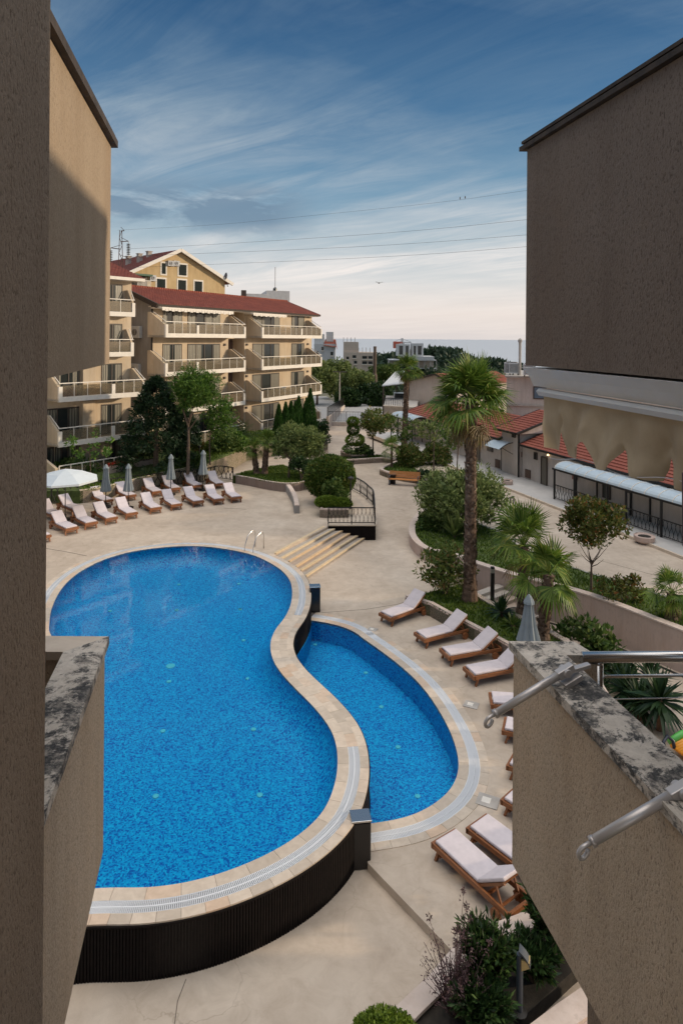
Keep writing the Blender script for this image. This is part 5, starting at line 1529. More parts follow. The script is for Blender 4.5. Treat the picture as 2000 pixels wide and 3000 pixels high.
t, L, z = town_block('distant white house with a small terracotta roof at the edge of the middle building', 'M', 92, 235, 108, 205, 170, 'town_white', wins=((.35,.45,.2,.45),(.78,.9,.55,.8),(.12,.2,.5,.75)))
mb = MB(); tiled(mb,(L*.45,-.6,z-.4),(L*1.05,-.6,z-.9),(L*1.0,5,z+1.2),(L*.5,5,z+1.2),8); tiled(mb,(L*1.08,-.6,z-1.4),(L*1.08,9,z-1.4),(L*1.0,9,z+1.1),(L*1.0,-.3,z+1.1),8); mb.build('roof', MT['tile'], t, local=True)
mb = MB(); mb.box(0,L*.45,1,8,z,z+2.6); mb.build('upper_storey', MT['town_white'], t, local=True)
mb = MB(); mb.box(L*.55,L*.9,3,9,z,z+3.2); mb.build('stair_tower', MT['town_white'], t, local=True)
t, L, z = town_block('distant beige block of flats with balconies left of the dead palm trunk', 'M', 290, 495, 165, 262, 200, 'town_wall', wins=((.62,.78,.25,.45),(.82,.96,.25,.45),(.62,.78,.62,.82),(.82,.96,.62,.82),(.1,.18,.3,.5),(.3,.42,.2,.4),(.35,.45,.6,.8)))
mb = MB(); mb.box(0,L*.5,1,9,z,z+3.2); 
mb.build('upper_storey', MT['town_wall'], t, local=True)
for q in range(9):
    mb = MB(); mb.box(L*q/8-.08,L*q/8+.08,1.2 if q<4 else .2,1.36 if q<4 else .36,z+(3.2 if q<4 else 0),z+(4.6 if q<4 else 1.5)); mb.build('roof_post', MT['town_wall'], t, local=True)
# unfinished concrete block with crane
a = gy('M',600,215,260); b = gy('M',918,205,260)
t, L, uo = local_root('unfinished_building', 'unfinished white concrete frame building with open floors in front of the pine wood', 'building', (a.x,a.y), (b.x,b.y))
zz = a.z; fh = 3.3
mb = MB()
for q in range(4): mb.box(0,L,-.3,12,zz-q*fh-.25,zz-q*fh)
mb.box(L*.3,L*.95,-.31,12.2,zz+.002,zz+1.4)
mb.build('floor_slab', MT['town_white'], t, local=True)
mb = MB()
for q in range(3):
    for w_ in range(9): mb.box(L*w_/8-.2,L*w_/8+.2,.1,.5,zz-(q+1)*fh,zz-q*fh-.25)
mb.build('column', MT['concrete'], t, local=True)
mb = MB(); mb.box(.2,L-.2,6,11.8,zz-3*fh,zz-.26); mb.build('inner_wall', MT['concrete'], t, local=True)
mb = MB(); mb.box(L*.18,L*.45,3,10,zz+1.5,zz+6.2); mb.box(L*.50,L*.74,3.01,10,zz+1.5,zz+6.6); mb.build('rooftop_storey', MT['town_white'], t, local=True)
for f0,f1 in ((.22,.30),(.36,.42),(.53,.58),(.62,.70)):
    mb = MB(); mb.box(L*f0,L*f1,2.93,2.99,zz+2,zz+5.6); mb.build('window', MT['glass'], t, local=True)
p = gy('M',686,170,275)
t = thing('tower_crane', 'red and white tower crane standing above the pine wood', 'crane', (p.x,p.y,-5), R(6))
zt_ = gy('M',686,100,275).z+5; cw_ = plain('crane_red',(.45,.10,.06),.5)
mb = MB()
for sx in (-.7,.7):
    for sy in (-.7,.7): mb.bar((sx,sy,0),(sx,sy,zt_),.3,.3)
for q in range(14):
    s = 1 if q%2 else -1; mb.bar((-.7*s,-.7,zt_*q/14),(.7*s,-.7,zt_*(q+1)/14),.2,.2)
mb.build('mast', MT['town_white'], t, local=True)
xl = gy('M',626,97,275).x-p.x; xr = gy('M',748,97,275).x-p.x
mb = MB(); mb.bar((xl,0,zt_),(0,0,zt_),.9,.9); mb.build('counter_jib', cw_, t, local=True)
mb = MB(); mb.bar((0,0,zt_),(xr,0,zt_),.5,.5); mb.bar((0,0,zt_+1.6),(xr,0,zt_+.3),.2,.2); mb.bar((xl,0,zt_+.3),(0,0,zt_+1.8),.2,.2); mb.bar((0,0,zt_),(0,0,zt_+1.9),.8,.8); mb.bar((xr*.6,0,zt_),(xr*.6,0,zt_-4),.12,.12); mb.build('jib', MT['town_white'], t, local=True)
mb = MB(); mb.box(xl,xl+2.2,-.8,.8,zt_-2.4,zt_+.2); mb.build('counterweight', cw_, t, local=True)
# retaining wall of the lane with dark fence + lane + street lamp
ra, rb, rc = gy('Q',1030,130,76), gy('Q',1190,20,100), gy('Q',1035,280,76)
t = thing('lane_wall', 'sloping pale wall with a dark fence beside the lane behind the garden', 'wall', (ra.x,ra.y,-2))
mb = MB(); mb.wall([(ra.x,ra.y),(rb.x,rb.y)], .3, -2.2, lambda p: ra.z+(rb.z-ra.z)*(p[1]-ra.y)/(rb.y-ra.y)); mb.build('wall_body', MT['gallery_wall'], t)
mb = MB(); mb.wall([(ra.x+.1,ra.y),(rb.x+.1,rb.y)], .08, lambda p: ra.z+(rb.z-ra.z)*(p[1]-ra.y)/(rb.y-ra.y)+.01, lambda p: ra.z+(rb.z-ra.z)*(p[1]-ra.y)/(rb.y-ra.y)+1.1); mb.build('fence_panel', MT['black_box'], t)
sheet('lane', [(-14,78),(-2.8,78),(rb.x,rb.y),(rb.x-3,120),(-16,120)], -.74, MT['asphalt'], .3)
sheet('lane', [(-2.4,80.5),(8,80.5),(9,112),(-1,112)], -.72, MT['asphalt'], .3)
rr0, rr1 = gy('Q',1040,275,79), gy('Q',1500,290,79)
gwall('low_wall', [(rr0.x,80),(rr1.x+1,79.5)], -.3, -1, -.35, 'low pale wall closing the far end of the garden path', m='gallery_wall', capm='white_trim')
railing([(rr0.x,80.1),(rr1.x+1,79.6)], -.30, 1.25, 'tall thin grey railing along the far end of the garden path', step=.35, wavy=False, postd=2.5)
lp_ = gy('M',264,470,96)
t = thing('street_lamp', 'tall street lamp with two flat heads in front of the olive trees', 'street lamp', (lp_.x,96,-1.0))
hz = gy('M',264,300,96).z+1.0
mb = MB(); mb.tube([(0,0,0),(0,0,hz)], [.11,.07], 8); mb.build('lamp_pole', MT['concrete'], t, local=True)
for s in (-1,1):
    mb = MB(); mb.obox((s*.55,0,hz+.05), .9, .35, .14); mb.bar((0,0,hz),(s*.5,0,hz+.05),.06,.06); mb.build('lamp_head', MT['frame_dark'], t, local=True)
# ================================================================== vegetation
def rv(r): 
    while True:
        v = Vector((r.uniform(-1,1),r.uniform(-1,1),r.uniform(-1,1)))
        if .05 < v.length < 1: return v
def leaf(mb, p, a, b):                 # diamond leaf: a half-length vector, b half-width vector
    mb.add([p-a, p+b, p+a, p-b], [(0,1,2,3)])
def clump(mb, r, c, rad, n, ls, asp=.42, up=.25, squash=1.0):
    for _ in range(n):
        v = rv(r); v = v.normalized()*(v.length**.45)
        p = c + Vector((v.x*rad, v.y*rad, v.z*rad*squash))
        d = (v + rv(r)*.9 + Vector((0,0,up))).normalized(); s = ls*r.uniform(.6,1.25)
        o = d.cross(rv(r)); o = o.normalized() if o.length > 1e-3 else d.orthogonal().normalized()
        leaf(mb, p, d*s, o*s*asp)
def limbs(mb, r, base, h, spread, n, r0, stems=1, lean=.0):
    tips = []
    for s in range(stems):
        a0 = r.uniform(0,6.28); off = Vector((math.cos(a0),math.sin(a0),0))*(.10*(stems>1))
        top = base + off*3 + Vector((r.uniform(-lean,lean), r.uniform(-lean,lean), h))
        mid = base.lerp(top,.5) + Vector((r.uniform(-.08,.08),r.uniform(-.08,.08),0))*h*.4
        mb.tube([base+off, mid, top], [r0/(stems**.4), r0*.75/(stems**.4), r0*.5/(stems**.4)], 7)
        for k in range(max(2, n//stems)):
            a = r.uniform(0,6.28); f = r.uniform(.75,1); p = mid.lerp(top, (f-.5)*2)
            e = top + Vector((math.cos(a),math.sin(a),0))*spread*r.uniform(.4,.9) + Vector((0,0,spread*r.uniform(.2,.9)))
            mb.tube([p, p.lerp(e,.5)+Vector((0,0,-.05*spread)), e], [r0*.4/(stems**.4), r0*.25/(stems**.4), r0*.08], 5); tips.append(e)
    return tips
def tree(name, label, base, trunk_h, crown_c, crown_r, m, nclump=40, nleaf=70, ls=.12, cr=.35, r0=.08, stems=1, bark='bark', seed=1, group=None, cat='tree', asp=.42, shell=.62, core=True, squash=1.0, topbias=0):
    r = random.Random(seed); base = Vector(base); cc = Vector(crown_c); cr3 = Vector(crown_r)
    t = thing(name, label, cat, base, 0, group)
    mb = MB(); tips = limbs(mb, r, base, trunk_h, min(cr3.x,cr3.y)*.8, 9, r0, stems)
    mb.build('trunk', MT[bark], t)
    mb = MB()
    for k in range(nclump):
        v = rv(r).normalized()*r.uniform(shell,1.0)
        if topbias and v.z < 0: v.z *= topbias
        c = cc + Vector((v.x*cr3.x, v.y*cr3.y, v.z*cr3.z)); rad = cr*r.uniform(.6,1.3)
        clump(mb, r, c, rad, nleaf, ls, asp, squash=squash)
    if core:
        for k in range(nclump//3):
            v = rv(r)*.6; clump(mb, r, cc+Vector((v.x*cr3.x,v.y*cr3.y,v.z*cr3.z)), cr*1.2, nleaf//2, ls*1.3, .5)
    mb.build('crown', MT[m], t)
    return t
def bush(name, label, base, rad, m, n=26, nleaf=60, ls=.10, cr=.3, seed=1, group=None, cat='bush', asp=.45, flat=.35):
    r = random.Random(seed); base = Vector(base); rad = Vector(rad); t = thing(name, label, cat, base, 0, group)
    mb = MB()
    for k in range(n):
        v = rv(r).normalized(); v.z = abs(v.z)*1.0; f = r.uniform(.55,1)
        c = base + Vector((v.x*rad.x*f, v.y*rad.y*f, .12*rad.z + v.z*rad.z*f*.85)); clump(mb, r, c, cr*r.uniform(.7,1.25), nleaf, ls, asp)
    mb.build('foliage', MT[m], t)
    mb = MB()
    for k in range(6):
        a = r.uniform(0,6.28); mb.tube([base+Vector((.05*math.cos(a),.05*math.sin(a),-.05)), base+Vector((rad.x*.5*math.cos(a),rad.y*.5*math.sin(a),rad.z*.7))], [.025,.008], 5)
    mb.build('stem', MT['bark'], t)
    return t
def fan_leaf(mb, o, d, up, size, nb=20, r=random, droop=.25, w=.05, spreadang=3.3):
    nb = int(nb*1.15); w = w*.74
    up = (Matrix.Rotation(r.uniform(-.7,.7), 3, d) @ Vector(up))
    # fan: hub at o, axis d (unit), blades spread in the plane (d, s)
    s = d.cross(up); s = s.normalized() if s.length > 1e-3 else d.orthogonal().normalized(); nrm = s.cross(d)
    for k in range(nb):
        th = (k/(nb-1)-.5)*spreadang
        v = (d*math.cos(th) + s*math.sin(th)).normalized(); L = size*(1-.22*abs(th/spreadang*2)**2)*r.uniform(.88,1.06)
        side = (s*math.cos(th) - d*math.sin(th))*w*size
        p1 = o + v*L*.55 + nrm*.04*size*math.cos(th*2); p2 = o + v*L + Vector((0,0,-droop*size*r.uniform(.5,1.5)))
        fold = nrm*(.02*size)
        mb.add([o, p1+side+fold, p1-side+fold, p2], [(0,1,2),(1,3,2)])
def fan_palm(label, base, crown, trunk_r, R_, n=42, seed=1, nb=18, dead=10, group='fan palms', top_r=None, upb=.25, name='fan_palm', w=.05, elmin=-.75):
    r = random.Random(seed); base = Vector(base); cr = Vector(crown); t = thing(name, label, 'palm tree', base, 0, group)
    H = (cr-base).length; mb = MB(); n_ = max(8, int(H/.12)); pts = []; rs = []; top_r = top_r or trunk_r*.85
    for k in range(n_+1):
        f = k/n_; pts.append(base.lerp(cr, f)); rs.append((trunk_r + (top_r-trunk_r)*f)*(1+.5*max(0,.12-f)/.12*.8)*(1+.05*(k%2)))
    mb.tube(pts, rs, 12); 
    # leaf-base stubs
    for k in range(int(H*75)):
        f = r.uniform(.03,.99); a = r.uniform(0,6.28); p = base.lerp(cr,f); rr = trunk_r+(top_r-trunk_r)*f
        o = Vector((math.cos(a),math.sin(a),0)); tt = Vector((-o.y,o.x,0))
        q = p+o*rr*.97; s = rr*r.uniform(.22,.40)
        mb.add([q-tt*s, q+tt*s, q+tt*s*.5+o*s*.9+Vector((0,0,s*1.6)), q-tt*s*.5+o*s*.9+Vector((0,0,s*1.6))], [(0,1,2,3)])
    mb.build('trunk', MT['palm_bark'], t)
    mb = MB(); ms = MB(); md = MB()
    for k in range(n):
        el = r.uniform(elmin, 1.35) if k > n*.25 else r.uniform(.7,1.45)
        a = k*2.39996 + r.uniform(-.3,.3); d = Vector((math.cos(a)*math.cos(el), math.sin(a)*math.cos(el), math.sin(el)))
        pl = R_*r.uniform(.26,.56); o = cr + Vector((0,0,.05))
        sag = .18*math.cos(el); hub = o + d*pl + Vector((0,0,-sag*pl))
        ms.tube([o, o+d*pl*.5+Vector((0,0,-sag*pl*.2)), hub], [.022*R_/1.8,.015*R_/1.8,.010*R_/1.8], 4, False)
        dd = (d + Vector((0,0,-.35*math.cos(el)))).normalized()
        fan_leaf(mb, hub, dd, Vector((0,0,1)) if abs(dd.z)<.95 else Vector((1,0,0)), R_*r.uniform(.48,.64), nb, r, .22*math.cos(el)+.03, w)
    for k in range(dead):
        a = r.uniform(0,6.28); el = r.uniform(-1.35,-.8); d = Vector((math.cos(a)*math.cos(el), math.sin(a)*math.cos(el), math.sin(el)))
        hub = cr + d*R_*.4 + Vector((0,0,-.1)); fan_leaf(md, hub, (d+Vector((0,0,-.8))).normalized(), Vector((math.cos(a),math.sin(a),.3)), R_*.42, 12, r, .2, w)
    mb.build('fronds', MT['leaf_palm'], t); ms.build('leaf_stalks', MT['leaf_palm'], t)
    if dead: md.build('dry_fronds', MT['leaf_dead'], t)
    return t
def rosette(label, base, R_, n, m='leaf_yucca', seed=1, stem_h=0, name='yucca', cat='plant', group=None, w=.045, elo=-.2, droop=.15):
    r = random.Random(seed); base = Vector(base); t = thing(name, label, cat, base, 0, group); c = base+Vector((0,0,stem_h))
    mb = MB(); mb.tube([base+Vector((0,0,-.05)), c+Vector((0,0,.05))], [.09,.07], 7); mb.build('stem', MT['palm_bark'], t)
    mb = MB()
    for k in range(n):
        a = k*2.39996; el = r.uniform(elo,1.4); d = Vector((math.cos(a)*math.cos(el), math.sin(a)*math.cos(el), math.sin(el))); s = Vector((-math.sin(a),math.cos(a),0))*w*R_/.8
        L = R_*r.uniform(.8,1.1); m1 = c+d*L*.5; e = c+d*L+Vector((0,0,-droop*L*math.cos(el)))
        mb.add([c-s*.5, c+s*.5, m1+s, m1-s, e], [(0,1,2,3),(3,2,4)])
    mb.build('leaves', MT[m], t); return t
def feather_palm(label, base, h, R_, n=26, seed=1, m='leaf_dark', group=None, tr=.16):
    r = random.Random(seed); base = Vector(base); c = base+Vector((0,0,h)); t = thing('cycad_palm', label, 'palm tree', base, 0, group)
    mb = MB(); mb.tube([base, c], [tr*1.1, tr], 10); mb.build('trunk', MT['palm_bark'], t)
    mb = MB()
    for k in range(n):
        a = k*2.39996; el = r.uniform(.1,1.2); d = Vector((math.cos(a)*math.cos(el), math.sin(a)*math.cos(el), math.sin(el))); s = Vector((-math.sin(a),math.cos(a),0)); prev = c
        for q in range(1,13):
            f = q/12; p = c + d*R_*f + Vector((0,0,-R_*.55*f*f*math.cos(el)))
            t_ = (p-prev); prev = p; L = R_*.20*math.sin(math.pi*min(1,f*.9+.12))
            for sg in (-1,1):
                e = p + s*sg*L + t_*.8 + Vector((0,0,-.1*L)); mb.add([p-t_*.25, p+t_*.25, e], [(0,1,2)])
    mb.build('fronds', MT[m], t); return t

# ---- palms
b = g('C',480,1325,-.37); c = gy('B',1140,560,b.y); c.y = b.y+.1
fan_palm('very tall fan palm with a thick rough trunk rising from the bed beside the sunbeds', b, c, .235, 2.1, 58, 5, 20, 14, top_r=.20, w=.042, elmin=-.45)
b = g('C',748,1392,-.37); c = gy('C',757,1050,b.y)
fan_palm('left palm of the short pair behind the large closed umbrella', b, c, .20, 1.95, 23, 8, 19, 4, top_r=.17, w=.05)
b = g('C',850,1520,-.37); c = gy('C',885,1190,b.y)
fan_palm('right palm of the short pair, leaning right with yellowing fronds, beside the closed umbrella', b, c, .20, 1.6, 21, 12, 19, 7, top_r=.17, w=.05)
b = g('B',752,785,-.5); b = gy('B',752,785,60); c = gy('B',768,355,60); b.z = -.5
fan_palm('slender tall fan palm with a small crown in front of the carport', b, c, .26, 1.75, 36, 15, 16, 6, top_r=.2)
b = g('C',82,640,-.45); c = gy('C',82,540,b.y)
fan_palm('small young fan palm at the left end of the bench planter', b, c, .10, 1.15, 20, 18, 14, 0)
b = g('C',1508,1415,-.33); c = gy('C',1512,1290,b.y)
fan_palm('small fan palm at the right edge, in the planted strip above the retaining wall', b, c, .19, 1.05, 26, 21, 16, 2)
b = g('Q',365,680,.5); c = gy('Q',335,440,b.y)
fan_palm('left and shorter of the two small palms on the island lawn', b, c, .20, .95, 26, 24, 14, 2)
b = g('Q',440,680,.5); c = gy('Q',462,370,b.y)
fan_palm('right and taller of the two small palms on the island lawn', b, c, .20, 1.15, 28, 27, 14, 2)
# cycads / yuccas
feather_palm('dark cycad with arching feather fronds on the lawn by the cream wall', g('Q',215,430,1.2)+Vector((0,.5,0)), .9, 2.2, 28, 31)
rosette('spiky green cordyline on a thin stem in front of the dark pine', g('R',880,700,.80), 1.05, 60, 'leaf_bush', 33, 1.7, 'cordyline')
feather_palm('cycad with pale fronds on the lawn behind the folded umbrellas', g('R',1050,730,.85), .5, 1.6, 24, 35, 'leaf_bush')
rosette('sword leaved agave at the foot of the tall palm in the big planter', g('C',400,1005,-.33), 1.5, 46, 'leaf_olive', 37, .1, 'agave', w=.05, elo=.4)
rosette('dark spiky clump on the lawn below the garden steps', g('C',640,1405,-.37), .75, 60, 'leaf_dark', 39, .15, 'lily_clump', w=.05)
rosette('lower dark spiky clump with pale flowers behind the closed umbrella', g('C',700,1470,-.37), .6, 50, 'leaf_bush', 40, .1, 'lily_clump', w=.05)
for i,(x,y,R_,h,lab) in enumerate(((830,860,.95,.55,'dark yucca just below the steel railing, left of the other yuccas'),(1150,800,.85,.75,'dark yucca farthest from the viewer below the steel railing'),(1270,1120,1.05,.9,'large dark yucca crossing the thin rail at the right edge'),(1010,1010,.9,.5,'dark yucca mostly hidden by the lichen covered parapet'))):
    p = g('U',x,y+ (190 if i==2 else 150),ZP); rosette(lab, p, R_, 90, 'leaf_yucca', 50+i, h, 'yucca', 'plant', 'yuccas by the sunken path', elo=-.7)
bush('leafy_shrub', 'light green leafy shrub between the lichen parapet and the sunken path', g('U',330,420,ZP+.3), (1.25,1.2,1.3), 'leaf_bush', 26, 60, .13, .35, 61)
bush('leafy_shrub', 'darker round shrub seen through the steel railing', g('U',650,640,ZP+.1), (1.0,.9,1.0), 'leaf_dark', 22, 60, .12, .3, 62)

# ---- shrubs and trees in the courtyard
def mid(k, x, y, Y): return gy(k,x,y,Y)
p = g('C',450,985,-.33)
tree('olive_tree', 'big rounded olive bush behind the tall palm trunk in the big planter', (p.x,p.y+1.3,-.33), .9, (p.x,p.y+1.0,1.55), (2.35,2.0,1.5), 'leaf_olive', 120, 90, .13, .5, .12, 5, seed=70, asp=.3)
bush('hedge_plant', 'bright green low shrub at the left end of the big planter', g('C',275,955,-.33), (.8,.7,.6), 'leaf_bush', 22, 60, .11, .25, 71)
b = g('C',350,1290,-.37)
tree('small_shrub_tree', 'multi stemmed small shrub on the lawn left of the tall palm trunk', b, 1.0, (b.x,b.y,gy('C',335,1150,b.y).z), (1.05,.95,.85), 'leaf_mixed', 44, 36, .10, .30, .05, 7, seed=72)
b = g('C',1100,1275,-.33)
tree('red_leaf_tree', 'thin trunked small tree with a reddish green crown above the retaining wall', b, 1.3, (b.x+.1,b.y,gy('C',1120,915,b.y).z), (1.30,1.15,1.0), 'leaf_red', 58, 60, .095, .33, .06, 1, seed=73)
b = g('C',1260,1335,-.33)
tree('small_shrub_tree', 'low pink tinged shrub in the planted strip above the retaining wall', b, .3, (b.x,b.y,gy('C',1255,1270,b.y).z), (1.05,.6,.5), 'leaf_red', 26, 34, .09, .22, .03, 5, seed=74, core=False)
b = g('C',690,720,-.42); 
# bench planter shrubs
for i,(x,y,rx,rz_,m_,lab) in enumerate(((800,1000,1.15,1.9,'leaf_mixed','reddish green bushy shrub behind the left half of the orange bench'),(1110,985,1.2,1.95,'leaf_mixed','rusty tipped bushy shrub right of the orange bench, below the gallery'))):
    p = g('S',x,y+60,-.47); bush('bushy_shrub', lab, (p.x,p.y+.8,-.47), (rx,1.0,rz_), m_, 64, 70, .11, .38, 80+i)
p = g('S',990,1180,-.47); bush('bushy_shrub', 'small very dark shrub at the right end of the bench', p, (.9,.7,.6), 'leaf_dark', 20, 60, .1, .28, 83)
for i,(x,y0,yt,Y,rx,lab) in enumerate(((1060,1000,560,48,1.4,'thin young tree with sparse leaves behind the rusty shrubs, left of the tall palm'),(1345,1010,640,45,1.5,'thin young tree with sparse leaves right beside the tall palm trunk'),(690,760,570,56,1.3,'thin yellowish tree left of the slender palm trunk'))):
    tp = gy('S',x,yt,Y); b = Vector((tp.x,Y,-.45)); tree('young_tree', lab, b, tp.z-b.z-.6, (tp.x,Y,tp.z-.2), (rx,1.1,1.05), 'leaf_bush' if i else 'leaf_olive', 24, 30, .14, .30, .06, 1, seed=90+i, core=False)
b = g('S',360,925,-.44); tp = gy('S',365,530,b.y)
tree('red_leaf_tree', 'small dark reddish tree in the middle planter of the path', b, 2.1, (tp.x+.2,b.y,tp.z), (1.45,1.2,1.15), 'leaf_mixed', 56, 56, .12, .38, .08, 1, seed=95)
# topiary: stacked hedge
def topiary(label, base, tiers, m, seed):
    r = random.Random(seed); t = thing('topiary_hedge', label, 'hedge', base)
    for (dx,dz,rx,rz_,mm) in tiers:
        mb = MB(); c = Vector(base)+Vector((dx,0,dz))
        for k in range(900):
            v = rv(r).normalized(); p = c+Vector((v.x*rx,v.y*rx*.8,v.z*rz_))*r.uniform(.86,1.03); d = (v+rv(r)*.7).normalized(); o = d.orthogonal().normalized(); leaf(mb,p,d*.10,o*.05)
        mb.build('tier', MT[mm], t)
b = g('Q',1315,500,-.26)
topiary('tiered green topiary hedge in the middle planter, lime at its tip', b, ((0,.55,1.2,.55,'leaf_bush'),(-.1,1.35,.85,.55,'leaf_lime'),(-.25,2.25,.55,.5,'leaf_bush'),(-.3,2.95,.5,.42,'leaf_lime')), 'x', 96)
bush('bushy_shrub', 'low dark shrub between the topiary and the small reddish tree', g('Q',1400,500,-.3), (.9,.7,.8), 'leaf_dark', 20, 50, .11, .28, 97)
# bushes on the platform bed
def clipped(name, label, base, rad, m, n, seed, ls=.075, cat='hedge'):
    r = random.Random(seed); base = Vector(base); t = thing(name, label, cat, base); mb = MB(); c = base+Vector((0,0,rad[2]*.9))
    for k in range(n):
        v = rv(r).normalized(); q = 1+.06*noise.noise(v*3+Vector((seed,0,0)))
        p = c+Vector((v.x*rad[0],v.y*rad[1],v.z*rad[2]))*q*r.uniform(.88,1.03)
        if p.z < base.z-.05: continue
        d = (v*.8+rv(r)).normalized(); o = d.cross(rv(r)); o = o.normalized() if o.length>1e-3 else d.orthogonal(); leaf(mb,p,d*ls*r.uniform(.7,1.3),o*ls*.45)
    for k in range(n//3):
        v = rv(r).normalized(); p = c+Vector((v.x*rad[0],v.y*rad[1],v.z*rad[2]))*r.uniform(.62,.84)
        d = rv(r).normalized(); o = d.orthogonal().normalized(); leaf(mb,p,d*ls*1.8,o*ls*1.3)
    mb.build('foliage', MT[m], t)
    mb = MB(); mb.tube([base+Vector((0,0,-.05)), c],[.06,.03],6); mb.build('stem', MT['bark'], t); return t
MT['leaf_round'] = leafmat('round_bush_leaf', (.03,.065,.011), (.11,.165,.026), (.19,.17,.04))
b = g('Q',1060,930,.42); clipped('round_bush', 'big round dark green bush above the railed platform', (b.x,b.y+.9,.42), (1.55,1.2,1.32), 'leaf_round', 9000, 101, .085)
b = g('Q',1105,960,.42); bush('bushy_shrub', 'upright feathery shrub in front of the big round bush', b, (.75,.6,1.3), 'leaf_bush', 24, 70, .10, .28, 102, flat=.2)
b = g('Q',1040,1005,.42); clipped('lime_hedge', 'left half of the low clipped lime green hedge by the iron railing', (b.x,b.y+.1,.40), (.72,.45,.36), 'leaf_lime', 3200, 103, .06)
b = g('Q',1175,1008,.42); clipped('lime_hedge', 'right half of the low clipped lime green hedge by the iron railing', (b.x,b.y+.1,.40), (.62,.42,.30), 'leaf_lime', 2600, 104, .06)
# island trees
b = g('Q',660,720,.5); tp = gy('Q',715,380,b.y+.8)
tree('olive_tree', 'leafy multi trunked olive tree on the island lawn', b, 1.5, (tp.x,b.y+.8,tp.z), (1.5,1.35,1.2), 'leaf_olive', 66, 66, .11, .38, .12, 4, seed=110, asp=.35)
b = g('Q',800,740,.5); tp = gy('Q',840,400,b.y+1.5)
tree('olive_tree', 'second olive tree on the island lawn, farther right with a slimmer crown', (b.x,b.y+1.5,.5), 1.8, (tp.x,b.y+1.5,tp.z), (1.15,1.1,1.25), 'leaf_olive', 44, 70, .12, .38, .09, 2, seed=111, asp=.35)
b = g('Q',805,740,.5); tree('bonsai_shrub', 'small dark bonsai like shrub with a twisted trunk at the tip of the island lawn', b, .7, (b.x,b.y,1.55), (1.0,.7,.42), 'leaf_dark', 30, 60, .10, .28, .09, 2, seed=112)
# trees by the buildings
b = gy('R',1125,690,43.5); b.z = .8; 
tree('umbrella_pine', 'bright green bushy pine with a thin bare trunk in front of the middle building', b, gy('R',1125,330,43.5).z-1.2, (gy('R',1165,150,43.5).x,43.6,gy('R',1165,160,43.5).z), (1.75,1.5,1.35), 'leaf_umbrella_pine', 90, 80, .14, .5, .13, 1, seed=120, asp=.2, shell=.45)
r_ = random.Random(5)
def conifer(label, base, h, rad, m, n, seed, ls=.2, name='dark_conifer'):
    r = random.Random(seed); base = Vector(base); t = thing(name, label, 'tree', base); mb = MB(); mb.tube([base, base+Vector((0,0,h))],[.2,.03],7); mb.build('trunk', MT['bark'], t)
    mb = MB()
    for k in range(n):
        f = r.random()**.8; z = h*(.06+.94*f); rr = rad*(1-f)**.55*r.uniform(.75,1.1); a = r.uniform(0,6.28)
        c = base+Vector((math.cos(a)*rr, math.sin(a)*rr, z-.25*rr)); clump(mb, r, c, rad*.24*(1-.5*f), 46, ls, .22, squash=.6, up=-.1)
    mb.build('crown', MT[m], t); return t
p = gy('R',880,700,44.5); conifer('very dark dense conifer between the two apartment buildings', (p.x,44.5,1.1), gy('R',860,70,44.5).z-1.1, 2.5, 'leaf_pine', 230, 121)
p = gy('R',1080,700,46); conifer('dark conifer behind the bright pine trunk', (p.x,47,.8), 4.2, 1.6, 'leaf_pine', 90, 122)
tp = gy('R',1370,370,45); tree('leafy_tree', 'light leafed thin trunked tree right of the bright pine', (gy('R',1295,650,45).x,45,1.15), 2.6, (tp.x,45,tp.z), (1.15,1.0,1.35), 'leaf_umbrella_pine', 40, 46, .11, .36, .06, 1, seed=123)
for i,(x,y,rx,rz_,m_,lab) in enumerate(((1400,640,1.25,1.8,'leaf_bush','dense green bush below the light leafed tree'),(1480,620,1.0,1.5,'leaf_umbrella_pine','smaller green bush at the end of the garden lawn'),(1200,650,1.0,.8,'leaf_red','dark reddish bush behind the folded umbrellas'),(1160,735,.9,.6,'leaf_bush','low green bush beside the pale lawn lamp'),(250,800,1.6,.75,'leaf_bush','low spreading green shrub behind the open umbrella'))):
    zb_ = czf(g('R',x,y,1.0)); p = g('R',x,y,zb_); bush('garden_bush', lab, (p.x,p.y,zb_), (rx,rx*.8,rz_), m_, 36, 70, .13, .4, 130+i)
p = g('R',1212,725,.95); path_lamp(p, 1.15, 'short pale lawn lamp on the garden lawn', .12)
tp = gy('R',400,580,38.5); tree('young_tree', 'thin young tree with few leaves in front of the left building', (gy('R',370,800,38.5).x,38.5,1.15), tp.z-1.6, (tp.x,38.5,tp.z), (1.5,.9,.9), 'leaf_umbrella_pine', 14, 26, .13, .22, .03, 1, seed=139, core=False)
